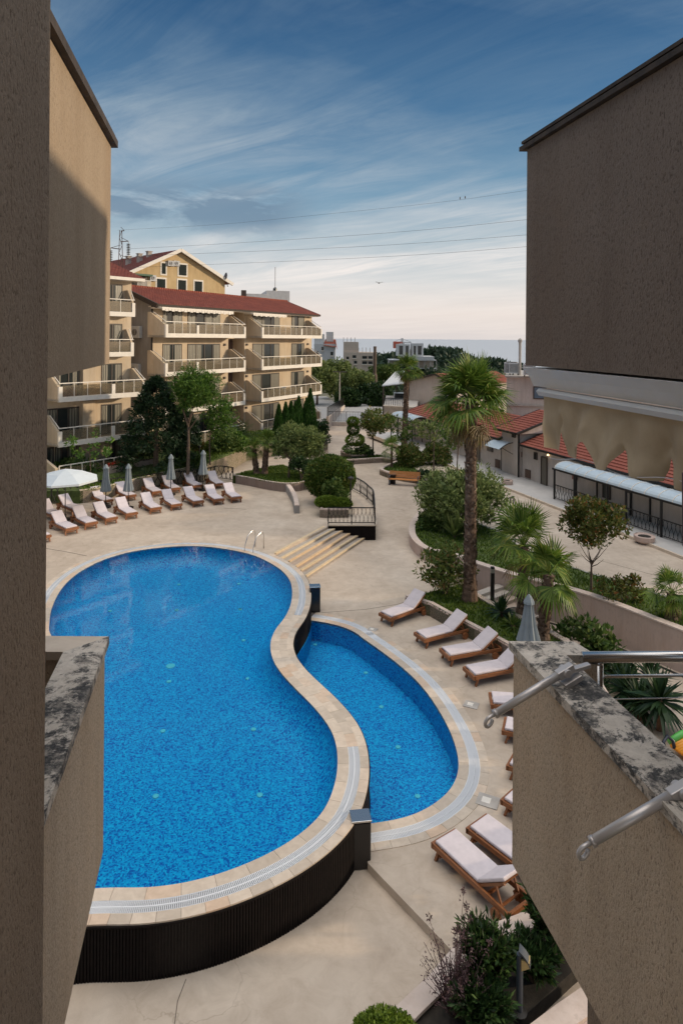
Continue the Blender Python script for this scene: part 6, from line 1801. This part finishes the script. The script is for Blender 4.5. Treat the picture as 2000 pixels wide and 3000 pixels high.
# cypresses
for i,(x,yt) in enumerate(((575,20),(640,0),(690,-10),(735,-5),(765,-60),(840,-40),(875,-130))):
    Y = 55.5+.35*i; b = gy('Q',x,330,Y); tp = gy('Q',x,yt,Y); r = random.Random(140+i); t = thing('cypress_tree', ['first slim cypress from the left in front of the middle building','second slim cypress from the left in front of the middle building','third slim cypress from the left in front of the middle building','fourth slim cypress from the left in front of the middle building','fifth slim cypress from the left in front of the middle building','sixth slim cypress, in the right clump in front of the middle building','tallest pointed cypress, at the right end of the row'][i], 'tree', (b.x,Y,-.4), 0, 'cypresses by the middle building')
    h = tp.z+.4; mb = MB(); mb.tube([(b.x,Y,-.4),(b.x,Y,tp.z-.5)],[.1,.03],6); mb.build('trunk', MT['bark'], t)
    mb = MB(); rad = .62 if i < 5 else .72
    for k in range(2600):
        f = r.random(); z = f*h; rr = rad*(min(1,f*6)**.5)*(1-f**2.2)*r.uniform(.75,1.08)+.03; a = r.uniform(0,6.28); p = Vector((b.x+rr*math.cos(a), Y+rr*math.sin(a), -.4+z)); d = Vector((math.cos(a)*.35,math.sin(a)*.35,1)).normalized()+rv(r)*.25; o = d.cross(rv(r)).normalized(); leaf(mb,p,d.normalized()*.16,o*.05)
    mb.build('crown', MT['leaf_cypress'], t)
p = gy('Q',960,330,60); bush('bushy_shrub', 'dark wispy shrub in the rounded planter at the corner of the middle building', (p.x,60,.2), (1.1,1.0,2.3), 'leaf_dark', 40, 60, .13, .4, 150)
# ---- olives and trees beyond the garden
far = [(110,330,105,3.0,2.3,'leaf_olive','large grey green olive tree next to the middle building, beyond the garden'),(250,330,115,3.6,3.3,'leaf_olive','tallest grey green olive tree beyond the garden, behind the street lamp'),(370,380,110,3.0,2.5,'leaf_olive','grey green olive tree right of the street lamp'),(560,330,125,3.3,2.4,'leaf_bush','darker green tree between the dead palm trunk and the carport'),(470,460,108,2.2,1.9,'leaf_dark','very dark low tree under the dead palm trunk'),(545,470,104,2.0,2.2,'leaf_dark','very dark low tree left of the carport'),(320,480,103,1.8,1.2,'leaf_dark','dark low bush at the foot of the olive trees')]
for i,(x,y,Y,rx,rz_,m_,lab) in enumerate(far):
    c = gy('M',x,y,Y); z0 = -2.3; tree('olive_tree' if m_=='leaf_olive' else 'dark_tree', lab, (c.x,Y,z0), max(1.2,c.z-z0-rz_*.3), c, (rx,rx*.8,rz_), m_, 90, 70, .26, .8, .25, 2, seed=160+i, group=None, asp=.45)
p = gy('M',500,380,118); tp = gy('M',503,125,118)
t = thing('dead_palm_trunk', 'bare dead palm trunk without a crown standing among the trees', 'tree trunk', (p.x,118,-3))
mb = MB(); r = random.Random(9); n = 26
mb.tube([(p.x+(tp.x-p.x)*k/n, 118, -3+(tp.z+3)*k/n) for k in range(n+1)], [(.62-.3*(k/n))*(1+.12*r.uniform(-1,1)) if k<n*.55 else (.40-.12*k/n)*(1+.1*r.uniform(-1,1)) for k in range(n+1)], 9); mb.build('trunk', MT['bark'], t)
# pine wood (reads as one mass): stuff
r = random.Random(77); mb = MB()
def wood(xs0, xs1, prof, n, Y0, Y1, rad):
    for k in range(n):
        x = r.uniform(xs0,xs1); Y = r.uniform(Y0,Y1); yt = prof(x); top = gy('M',x,yt,Y).z; zc = top - rad*r.uniform(.7,1.15)
        c = gy('M',x,yt,Y); c.z = zc; rr = rad*r.uniform(.7,1.2)
        for q in range(26):
            v = rv(r).normalized()*r.uniform(.6,1); clump(mb, r, c+Vector((v.x*rr,v.y*rr,v.z*rr*.62)), rr*.3, 16, rr*.16, .5)
def pf_(x):
    P = [(510,150),(600,160),(650,140),(700,150),(760,140),(830,132),(900,125),(935,150),(1000,128),(1060,150),(1130,162),(1180,195),(1240,185),(1290,175),(1330,200),(1400,235),(1480,235),(1520,250)]
    for (x0,y0),(x1,y1) in zip(P,P[1:]):
        if x <= x1: return y0+(y1-y0)*(x-x0)/(x1-x0)
    return 230
wood(505,1150,pf_,42,360,430,9.5); wood(505,1330,lambda x: pf_(x)+45,36,330,360,9); wood(1210,1320,lambda x: pf_(x)+4,6,330,350,7.5); wood(1330,1520,pf_,14,330,370,8)
wood(60,520,lambda x: 225,22,230,290,7); wood(600,1350,lambda x: 250,40,230,300,7); wood(-100,1560,lambda x: 300,40,150,210,6)
tag(mb.build('pine_wood', MT['wood_far']), 'dark pine wood spreading along the shore below the horizon', 'wood', kind='stuff')

# ---- foreground planter (near the viewer, below the right parapet)
zc = -.45
outer = [P2(g('K',x,y,zc)) for x,y in ((1075,1275),(1010,1303),(830,1372),(640,1440),(520,1530),(400,1640),(300,1760),(200,1880),(0,2075),(-150,2230))]
outer = spline(outer, 3)
gwall('planter_wall', outer, .26, -1.2, zc-.06, 'curved pale planter wall around the oleander at the bottom, next to the nearest sunbed', capm='pink_cap')
ib = [P2(g('K',x,y,zc)) for x,y in ((1640,1735),(1510,1815),(1240,2000),(980,2195),(760,2350))]
gwall('planter_wall', ib, -.42, -1.2, zc-.06, 'wide straight pale planter wall carrying the bollard lamp at the bottom right', capm='pink_cap')
inn = offset(outer, .26)
bed('planter_soil', inn + [P2(g('K',500,2400,zc)), P2(g('K',760,2250,zc)), P2(g('K',1400,1660,zc)), P2(g('K',1600,1500,zc)), (5.0,15)], zc-.1, 'soil')
random.seed(11)
def oleander(label, base, n, h, spread, seed, m='leaf_dark'):
    r = random.Random(seed); base = Vector(base); t = thing('oleander', label, 'shrub', base); ms = MB(); mb = MB()
    for k in range(n):
        a = r.uniform(0,6.28); q = r.uniform(.15,1)*spread; e = base+Vector((math.cos(a)*q,math.sin(a)*q,h*r.uniform(.6,1.0))); m_ = base.lerp(e,.5)+Vector((0,0,.1)); ms.tube([base+Vector((math.cos(a),math.sin(a),0))*.1*q, m_, e],[.012,.009,.005],4,False)
        for i in range(26):
            f = r.uniform(.35,1.0); p = (m_.lerp(e,(f-.5)*2) if f>.5 else base.lerp(m_,f*2)); d = ((e-m_).normalized()*.9+rv(r)*.9).normalized(); o = d.cross(rv(r)); o = o.normalized() if o.length>1e-3 else d.orthogonal(); s = r.uniform(.05,.09); leaf(mb, p+d*s, d*s, o*s*.26)
    ms.build('stems', MT['bark'], t); mb.build('leaves', MT[m], t)
oleander('dark oleander with upright leafy stems in the planter left of the bollard lamp', g('K',610,1860,zc-.1), 150, .92, .48, 201, 'leaf_oleander')
oleander('taller green oleander in the planter behind the bollard lamp, against the wall', g('K',1240,1560,zc-.1), 200, 1.1, .55, 202, 'leaf_oleander')
oleander('small oleander at the back of the planter beside the wheel of the nearest sunbed', g('K',1060,1450,zc-.1)+Vector((.40,.25,0)), 80, 1.0, .34, 203, 'leaf_bush')
oleander('low dark oleander at the bottom of the planter beside the purplish shrub', g('K',560,2200,zc-.1), 150, .55, .5, 204, 'leaf_dark')
oleander('low dark oleander between the bollard lamp and the wall', g('K',1040,1800,zc-.1), 150, .55, .45, 207, 'leaf_dark')
b = g('K',330,2080,zc-.1); t = thing('dry_purple_shrub', 'dry purplish shrub with thin bare twigs at the corner of the bottom planter', 'shrub', b); r = random.Random(205); mb = MB()
for k in range(110):
    a = r.uniform(0,6.28); q = r.uniform(.05,.6); h = r.uniform(.4,1.0) if k > 8 else r.uniform(1.1,1.5)
    e = b+Vector((math.cos(a)*q,math.sin(a)*q,h)); mb.tube([b+Vector((math.cos(a)*q*.2,math.sin(a)*q*.2,0)), b.lerp(e,.55)+Vector((r.uniform(-.05,.05),r.uniform(-.05,.05),0)), e],[.008,.006,.003],4,False)
    for i in range(16):
        f = r.uniform(.4,1); p = b.lerp(e,f)+rv(r)*.07; d = rv(r).normalized()*r.uniform(.015,.035); leaf(mb,p,d,d.orthogonal().normalized()*.008)
    if k <= 8: clump(mb, r, e, .05, 30, .03, .3)
mb.build('twigs', MT['twig_purple'], t)
rb = at(1125,3190,-.95); clipped('round_boxwood', 'clipped round yellow green boxwood at the bottom edge', (rb.x,rb.y,-.95), (.62,.55,.50), 'leaf_lime', 9000, 206, .03)
# bollard lamp on the planter wall
b = g('K',912,2100,zc); t = thing('bollard_lamp', 'dark post lamp with curved hood and amber lens on the bottom planter wall', 'bollard lamp', b, R(-20))
mb = MB(); mb.lathe([(.11,0),(.12,.03),(.05,.05),(.045,.06)], n=14); mb.build('lamp_foot', MT['iron'], t, local=True)
slate = plain('slate_lamp_paint', (.035,.045,.06), .45, .2)
mb = MB(); mb.tube([(0,0,.05),(0,0,.92)], .05, 12); mb.build('lamp_pole', slate, t, local=True)
mb = MB(); n = 9; 
for k in range(n):
    a0, a1 = math.pi*.5*k/n, math.pi*.5*(k+1)/n; P = lambda a: (.05+.17*math.sin(a)+0, .92-.02+.12*math.cos(a)-.12+.12)
    for (s0,s1) in ((-.075,.075),):
        x0,z0 = P(a0); x1,z1 = P(a1); z0 -= .10*math.sin(a0); z1 -= .10*math.sin(a1)
        mb.add([(x0-.06,s0,z0),(x1-.06,s0,z1),(x1-.06,s1,z1),(x0-.06,s1,z0),(x0-.06,s0,z0-.03),(x1-.06,s0,z1-.03),(x1-.06,s1,z1-.03),(x0-.06,s1,z0-.03)],[(0,1,2,3),(7,6,5,4),(0,4,5,1),(2,6,7,3)])
mb.build('lamp_hood', slate, t, local=True)
mb = MB(); mb.add([(.03,-.07,.72),(.15,-.07,.80),(.15,.07,.80),(.03,.07,.72),(.03,-.07,.88),(.15,-.07,.88),(.15,.07,.88),(.03,.07,.88)], [(0,3,2,1),(4,5,6,7),(0,1,5,4),(1,2,6,5),(2,3,7,6),(3,0,4,7)]); mb.build('lamp_lens', plain('amber_lens',(.42,.30,.12),.35), t, local=True)
# orange ribbed water toy at the right edge
p = g('U',1560,1660,ZP+.4); t = thing('inflatable_raft', 'orange ribbed inflatable raft with a green edge and a dark handle at the right edge', 'raft', (p.x+.75,p.y,ZP), R(20))
mb = MB(); n = 22; L_ = 1.9
for k in range(n): mb.tube([(-.45+.04*k*.0,-L_/2+L_*k/n,.30),(.5,-L_/2+L_*k/n,.45)], .055, 8)
mb.build('ribs', plain('orange_vinyl',(.75,.30,.02),.4), t, smooth=True, local=True)
mb = MB(); mb.tube([(-.4,L_/2,.36),(.1,L_/2+.05,.46),(.6,L_/2,.5),(.62,-L_/2,.5)], .10, 10); mb.build('green_edge', plain('green_vinyl',(.10,.42,.08),.4), t, smooth=True, local=True)
mb = MB(); mb.tube([(-.75,.75,.2),(-.7,.9,.45),(-.5,.95,.55),(-.4,.85,.45),(-.45,.75,.3)], .05, 8); mb.build('handle', plain('navy_vinyl',(.012,.016,.03),.4), t, smooth=True, local=True)
# ================================================================== our own building (two wings)
DX, DY = .19, -1.0                        # direction of the wing walls toward the viewer
def wl_(x0, y0, s, off=0): return (x0+DX*s+off, y0+DY*s)
YC = 3.9; XL, XR = -1.394, 1.107
def zpx(y, Y=YC): return CZ-(y-PY)*Y/FOC
ztop = zpx(434); zbot = zpx(1070); zcap = zpx(1890)+.005; zpar = zpx(2525)
t = thing('apartment_wing', 'rough stuccoed near wing at the left edge, its upper wall partly sunlit', 'building', (-1.6,2.5,-1))
S = 5.2
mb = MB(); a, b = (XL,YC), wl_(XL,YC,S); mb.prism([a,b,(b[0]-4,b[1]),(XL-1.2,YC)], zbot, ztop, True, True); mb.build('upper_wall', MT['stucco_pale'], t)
mb = MB(); a2, b2 = (XL+.028,YC+.04), wl_(XL+.028,YC,S); mb.prism([a2,b2,(b2[0]-4,b2[1]),(XL-1.3,YC+.05)], ztop+.004, ztop+.045); 
mb.prism([(XL+.02,YC+.02), wl_(XL+.02,YC,S),(b[0]-4,b[1]),(XL-1.25,YC+.02)], ztop+.048, ztop+.07); mb.build('roof_edge', MT['roof_dark'], t)
mb = MB(); mb.prism([(-3.2,2.0),(-.905,2.0),(-.905,-1.4),(-3.2,-1.4)], -1, 12.2); mb.build('pier', MT['stucco'], t)
# parapet with lichen coping
XP = -1.41
def parapet(t, X0, sgn, ret, ytop=zcap):
    # fin (thickness .2) running toward the viewer, with a return along the front
    yb = YC+.06
    fin = [(X0,yb), wl_(X0,yb,6.0), wl_(X0,yb,6.0,sgn*.22), (X0+sgn*.22,yb)]
    mb = MB(); mb.prism(fin, zpar, ytop-.05, True, True)
    mb.prism([(X0+sgn*.223,yb),(X0+sgn*(.22+ret),yb),(X0+sgn*(.22+ret),yb-.16),(X0+sgn*.223+.03,yb-.16)], zpar, ytop-.05, True, True)
    return mb
mb = parapet(t, XP-.02, -1, 1.6); pb = mb.build('parapet', MT['stucco_fin'], t)
mb = MB(); yb = YC+.08
mb.prism([(XP,yb), wl_(XP,yb,6.0), wl_(XP,yb,6.0,-.235), (XP-.235+DX*.20,yb-.20)], zcap-.05, zcap)
mb.build('coping_stone', MT['lichen'], pb)
mb = MB(); mb.prism([(XP-.004,yb),(XP-.239+DX*.20,yb-.20),(XP-2.0,yb-.20),(XP-2.0,yb)], zcap-.05, zcap-.001); mb.build('front_coping', MT['coping'], pb)
mb = MB(); mb.prism([(XP-.3,3.6),wl_(XP-.3,3.6,5),(-4,-1.4),(-4,3.6)], zpar, zpar+.2); mb.build('balcony_floor', MT['concrete'], t)
mb = MB(); mb.prism([(XP-1.7,3.7),(XP-1.5,-1),(XP-1.8,-1),(XP-2.0,3.7)], zpar, zbot); mb.build('inner_wall', MT['stucco'], t)
mb = MB(); mb.prism([(XP-.6,YC-.5),(XP-.6+DX*4,-.6),(-4,-.6),(-4,YC-.5)], -1, zpar-.01); mb.build('lower_wall', MT['stucco'], t)

t = thing('apartment_wing', 'dark rough stuccoed near wing at the right edge, its upper wall in shade', 'building', (1.6,2.5,-1))
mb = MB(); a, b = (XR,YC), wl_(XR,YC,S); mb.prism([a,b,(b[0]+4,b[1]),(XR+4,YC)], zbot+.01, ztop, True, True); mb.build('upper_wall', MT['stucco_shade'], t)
mb = MB(); mb.prism([(XR-.035,YC+.05), wl_(XR-.035,YC,S),(b[0]+4,b[1]),(XR+4,YC+.05)], ztop+.004, ztop+.03); mb.prism([(XR-.03,YC+.02), wl_(XR-.03,YC,S),(b[0]+4,b[1]),(XR+4,YC+.02)], ztop+.038, ztop+.055); mb.build('roof_edge', MT['roof_dark'], t)
XQ = 1.055
mb = MB(); yb = YC+.02
fin = [(XQ,yb), wl_(XQ,yb,6.0), wl_(XQ,yb,6.0,.22), (XQ+.22,yb)]
mb.prism(fin, zpar-.02, zcap-.05); mb.prism([(XQ+.223,yb),(XQ+.48,yb),(XQ+.48,yb-.14),(XQ+.223+.03,yb-.14)], zpar+.3, zcap-.05)
pb = mb.build('parapet', MT['stucco_fin'], t)
mb = MB(); yb2 = YC+.06; X2 = XQ-.02
mb.prism([(X2,yb2), wl_(X2,yb2,6.0), wl_(X2,yb2,6.0,.26), (X2+.26+DX*.17,yb2-.17)], zcap-.05, zcap)
mb.prism([(X2+.004,yb2),(X2+.2615+DX*.17,yb2-.17),(X2+.47,yb2-.17),(X2+.40,yb2)], zcap-.05, zcap-.001); mb.build('coping_stone', MT['lichen'], pb)
mb = MB(); mb.prism([(XQ+.30,YC-.4),wl_(XQ+.30,YC-.4,5),(6,-1.4),(6,YC-.4)], -1, zpar-.03); mb.build('lower_wall', MT['stucco'], t)
mb = MB(); mb.prism([(XQ+.3,3.0),wl_(XQ+.3,3.0,4.4),(6,-1.4),(6,3.0)], zpar, zpar+.18); mb.build('balcony_floor', MT['concrete'], t)

mb = MB(); mb.prism([(XQ+5.0,YC),(XQ+5.0+DX*6,YC-6),(XQ+5.3+DX*6,YC-6),(XQ+5.3,YC)], zpar, ztop); mb.prism([(XQ+4.9,YC+.65),(XQ+4.995,YC-.3),(XQ+5.29,YC-.3),(XQ+5.2,YC+.65)], zpar, zbot); mb.build('sun_block_partition', MT['stucco'], t)  # unseen; added to block the sun, front end drawn forward for it
mb = MB(); mb.prism([(XQ+.9,-1.4),(8,-1.4),(8,-1.8),(XQ+.9,-1.8)], zpar, ztop-.1); mb.build('back_wall', MT['stucco'], t)
mb = MB(); mb.prism([(1.36,2.16),(3.2,2.16),(3.2,-1.4),(1.36,-1.4)], zbot-.3, 12.4); mb.build('pier', MT['stucco'], t)
# awning under the upper right wall
aw = thing('awning', 'rolled white awning case with a hanging crumpled beige valance under the dark right wall', 'awning', (XR+.1,YC,zbot-.2))
def onw(s, off, z): p = wl_(XR,YC,s,off); return (p[0],p[1],z)
mb = MB(); z1, z0 = zbot-.002, zbot-.115
vs = [];
for s in (-.02, 5.0):
    for off, z in ((-.015,z1),(.03,z0+.06),(.06,z0),(.30,z0),(.30,z1)): vs.append(onw(s,off,z))
k = 5; mb.add(vs, [tuple(range(k)), tuple(range(2*k-1,k-1,-1))]+[(i,k+i,k+(i+1)%k,(i+1)%k) for i in range(k)]); mb.build('awning_case', MT['alu_white'], aw, recalc=True)
mb = MB(); zb0 = z0-.005
vs = []
for s in (.07, 5.0):
    for off, z in ((.045,zb0-.004),(.03,zb0-.02),(.045,zb0-.045),(.09,zb0-.045),(.09,zb0-.004)): vs.append(onw(s,off,z))
mb.add(vs, [tuple(range(k)), tuple(range(2*k-1,k-1,-1))]+[(i,k+i,k+(i+1)%k,(i+1)%k) for i in range(k)]); mb.build('front_bar', MT['alu_white'], aw, recalc=True)
# valance: gathered scallops hanging in lobes
mb = MB(); NS, NZ = 220, 16; ztopv = zb0-.044
def hang(s):      # length of cloth
    # scallop lobes about .42 m apart with sharp notches
    base = .30
    notches = [(.285,.05,.10),(.565,.085,.085),(.84,.075,.08),(1.12,.075,.085),(1.45,.08,.09),(1.8,.08,.09),(2.2,.08,.09)]
    d = base + .012*math.sin(s*3.1)
    for c, w_, h in notches: d -= h*math.sqrt(max(0, 1-((s-c)/w_)**2))*(.55+.45*max(0, 1-abs(s-c)/w_)) + .035*max(0, 1-abs(s-c)/(w_*1.8))**2
    return d
vs = []
for i in range(NS+1):
    s = .085 + (2.9-.085)*i/NS; L_ = hang(s)
    for j in range(NZ+1):
        f = j/NZ; off = .065 + (.014*math.sin(s*17+1.0+f)+.014*math.sin(s*29+f*2.2)+.030*noise.noise(Vector((s*7,f*2.6,1.7)))+.016*noise.noise(Vector((s*16,f*3.0,5.1))))*(f**.6) + .02*noise.noise(Vector((s*3,f*1.5,0)))*f + .03*math.sin(s*7.3)*f*f
        vs.append(onw(s, off, ztopv-L_*f))
mb.add(vs, [(i*(NZ+1)+j,(i+1)*(NZ+1)+j,(i+1)*(NZ+1)+j+1,i*(NZ+1)+j+1) for i in range(NS) for j in range(NZ)]); vl = mb.build('valance', MT['awning'], aw, smooth=True)
mb = MB(); pts = []
for i in range(30):
    s = .17+1.2*i/29; pts.append(onw(s,.06,ztopv-.30-.02*math.sin(s*9)-.03*math.sin(s*3+1)))
mb.tube(pts, .0022, 5)
mb.build('hem_cord', MT['alu'], aw)
mb = MB(); mb.tube([onw(1.315,.02,ztopv-.20),onw(1.318,.02,ztopv-.35),onw(1.322,.02,ztopv-.49)],.016,8); mb.build('hanging_strap', plain('purple_brown_strap',(.10,.06,.07),.7), aw)
# awning arms on the coping
def arm(J, Hk, label):
    J, Hk = Vector(J), Vector(Hk); t = thing('hooked_awning_arm', label, 'metal strut', J, 0, 'hooked awning arms on the right parapet'); d = (Hk-J).normalized()
    s = Vector((-d.y,d.x,0)).normalized()
    mb = MB(); mb.tube([J+d*.03, J+d*.18, Hk-d*.06], [.021,.021,.019], 14); mb.tube([Hk-d*.07,Hk-d*.055],[.022,.022],14); mb.build('arm_tube', MT['alu'], t, smooth=True)
    mb = MB(); c = Hk-d*.02; pts = []
    for k in range(11):
        a = math.pi*1.5*k/10; pts.append(c + d*(.022*math.sin(a)) + Vector((0,0,-.022+.022*math.cos(a))))
    mb.tube([Hk-d*.06]+pts, .009, 8); mb.build('hook', MT['alu'], t, smooth=True)
    mb = MB(); mb.bar(J-d*.05, J+d*.05, .042, .045); mb.bar(J+Vector((0,0,-.06))-d*.09, J+Vector((0,0,-.06))+d*.02, .08, .03); mb.tube([J+s*.035,J-s*.035], .022, 12); mb.bar(J-d*.16+Vector((0,0,-.045)),J-d*.02+Vector((0,0,-.01)),.035,.02); mb.build('bracket', MT['alu'], t, .004)
arm(gy('J',695,675,3.47), gy('J',105,1035,3.36), 'upper aluminium awning arm with a hook, farther along the lichen covered parapet')
arm(gy('E',1555,1100,2.62), gy('E',1065,1385,2.56), 'lower aluminium awning arm with a hook, nearest the viewer')
# stainless railing
t = thing('steel_railing', 'stainless steel balcony railing with a thick top tube at the right edge', 'railing', (1.5,3.75,zpar+.2))
Yr = 3.80
p = gy('J',885,570,Yr); q = gy('J',1568,568,Yr); q = p+(q-p)*4
mb = MB(); mb.tube([p-(q-p).normalized()*.05,q], .031, 16); mb.build('top_tube', MT['steel'], t, smooth=True)
p2, q2 = gy('J',850,716,Yr), gy('J',1568,706,Yr); q2 = p2+(q2-p2)*4
mb = MB(); mb.tube([p2,q2], .0095, 8); mb.build('rail_rod', MT['steel'], t, smooth=True)
p3, q3 = gy('J',1010,884,Yr), gy('J',1568,872,Yr); d3 = (q3-p3); p3 = p3-d3*.5; q3 = q3+d3*3
mb = MB(); mb.tube([p3,q3], .003, 6); mb.build('wire', MT['alu'], t)
for f in (0, 1.15):
    a_ = gy('J',944,620,Yr)+Vector((f,0,0))
    mb = MB(); mb.tube([(a_.x,Yr,zpar+.15),(a_.x,Yr,a_.z)], .026, 14); mb.lathe([(.027,a_.z),(.02,a_.z+.012),(.006,a_.z+.016)], (a_.x,Yr,0), 12); mb.build('post', MT['steel'], t, smooth=True)

# ================================================================== sky, sun, camera
SUN_EL, SUN_AZ = R(11.3), math.atan2(.06, 1.0)      # azimuth measured from +X towards +Y
sd = Vector((math.cos(SUN_EL)*math.cos(SUN_AZ), math.cos(SUN_EL)*math.sin(SUN_AZ), math.sin(SUN_EL)))
sl = bpy.data.lights.new('sun', 'SUN'); sl.energy = 3.0; sl.angle = R(2.0); sl.color = (1.0,.82,.60)
so = bpy.data.objects.new('sun', sl); COL.objects.link(so); so.rotation_euler = (-sd).to_track_quat('-Z','Y').to_euler()
so.location = (30,0,40)
w = bpy.data.worlds.new('World'); SC.world = w; w.use_nodes = True; nt = w.node_tree
bg = nt.nodes['Background']; bg.inputs['Strength'].default_value = .12
sky = N(nt, 'ShaderNodeTexSky', sky_type='NISHITA'); sky.sun_disc = False; sky.sun_elevation = SUN_EL; sky.sun_rotation = math.pi/2 - SUN_AZ
sky.air_density = 1.0; sky.dust_density = 1.2; sky.ozone_density = 1.5
tc = N(nt, 'ShaderNodeTexCoord'); gen = tc.outputs['Generated']
sep = N(nt, 'ShaderNodeSeparateXYZ'); nt.links.new(gen, sep.inputs[0])
def M(op, a, b=None, c=None):
    m = N(nt, 'ShaderNodeMath', operation=op)
    for i, v in enumerate((a,b,c)):
        if v is None: continue
        if hasattr(v, 'is_linked'): nt.links.new(v, m.inputs[i])
        else: m.inputs[i].default_value = v
    return m.outputs[0]
el = sep.outputs['Z']
# project the view direction on a cloud layer
zz = M('MAXIMUM', M('ADD', el, .10), .02)
cx, cy = M('DIVIDE', sep.outputs['X'], zz), M('DIVIDE', sep.outputs['Y'], zz)
cmb = N(nt, 'ShaderNodeCombineXYZ'); nt.links.new(cx, cmb.inputs[0]); nt.links.new(cy, cmb.inputs[1])
def layer(rot, sc, loc, src):
    a = N(nt, 'ShaderNodeMapping'); nt.links.new(src, a.inputs[0]); a.inputs['Rotation'].default_value = (0,0,R(rot))
    b = N(nt, 'ShaderNodeMapping'); nt.links.new(a.outputs[0], b.inputs[0]); b.inputs['Scale'].default_value = sc; b.inputs['Location'].default_value = loc
    return b.outputs[0]
n1 = nz(nt, layer(38,(.42,1.5,1),(1.7,.4,0),cmb.outputs[0]), 1.9, 12, .68, .9)        # fine cirrus streaks
n2 = nz(nt, layer(20,(.5,.8,1),(6.3,2.6,0),cmb.outputs[0]), .9, 6, .55, .8)            # broad veils
base = ramp(nt, [(0.0,(.86,.80,.79)),(.04,(.98,.87,.82)),(.09,(.78,.79,.80)),(.15,(.42,.55,.64)),(.22,(.19,.36,.52)),(.33,(.06,.185,.36)),(.46,(.016,.095,.24)),(.62,(.03,.12,.27)),(.72,(.10,.22,.38)),(.86,(2.1,2.05,2.0)),(1.0,(3.2,3.1,3.0))], el)
veil = ramp(nt, [(.38,(0,0,0)),(.64,(1,1,1))], n2)
cov = M('MULTIPLY', ramp(nt, [(.36,(0,0,0)),(.74,(1,1,1))], n1), M('MULTIPLY_ADD', veil, .8, .2))
cov = M('MINIMUM', M('ADD', M('MULTIPLY', cov, .92), M('MULTIPLY', veil, .24)), 1.0)
cloudc = ramp(nt, [(0,(1.02,.92,.87)),(.10,(1.10,1.01,.96)),(.20,(.80,.81,.82)),(.33,(.40,.50,.58)),(.50,(.22,.33,.44)),(.72,(.3,.4,.5)),(.86,(2.1,2.05,2.0)),(1,(3.2,3.1,3.0))], el)
c1 = mix(nt, cov, base, cloudc)
# low dark streak clouds at the left
n3 = nz(nt, layer(0,(3.4,3.4,15),(.35,1.3,.4),gen), 1.0, 8, .62, .6)
dk = M('MULTIPLY', ramp(nt, [(.46,(0,0,0)),(.56,(1,1,1))], n3), ramp(nt, [(.145,(0,0,0)),(.175,(1,1,1)),(.205,(1,1,1)),(.24,(0,0,0))], el))
xm = ramp(nt, [(.0,(1,1,1)),(.445,(1,1,1)),(.485,(0,0,0))], M('MULTIPLY_ADD', sep.outputs['X'], .5, .5))
dk = M('MULTIPLY', dk, xm)
c2 = mix(nt, M('MULTIPLY', dk, .85), c1, (.19,.29,.41))
skm = N(nt, 'ShaderNodeVectorMath', operation='SCALE'); nt.links.new(c2, skm.inputs[0]); skm.inputs['Scale'].default_value = 7.6
fin_ = mix(nt, .88, sky.outputs[0], skm.outputs[0])
nt.links.new(fin_, bg.inputs['Color'])
cam = bpy.data.cameras.new('camera'); co = bpy.data.objects.new('camera', cam); COL.objects.link(co)
cam.sensor_fit = 'HORIZONTAL'; cam.sensor_width = 36; cam.lens = 36*FOC/2000
cam.shift_x = 0; cam.shift_y = -(1500-PY)/2000
cam.clip_start = .05; cam.clip_end = 200000
co.matrix_world = Matrix.Translation((0,0,CZ)) @ Matrix.Rotation(R(90),4,'X') @ Matrix.Rotation(ROLL,4,'Z')
SC.camera = co
SC.view_settings.view_transform = 'Standard'; SC.view_settings.look = 'None'; SC.view_settings.exposure = 0; SC.view_settings.gamma = 1
SC.render.engine = 'CYCLES'
SC.cycles.max_bounces = 8; SC.cycles.transparent_max_bounces = 12; SC.cycles.diffuse_bounces = 3; SC.cycles.glossy_bounces = 3
SC.cycles.caustics_reflective = False; SC.cycles.caustics_refractive = False
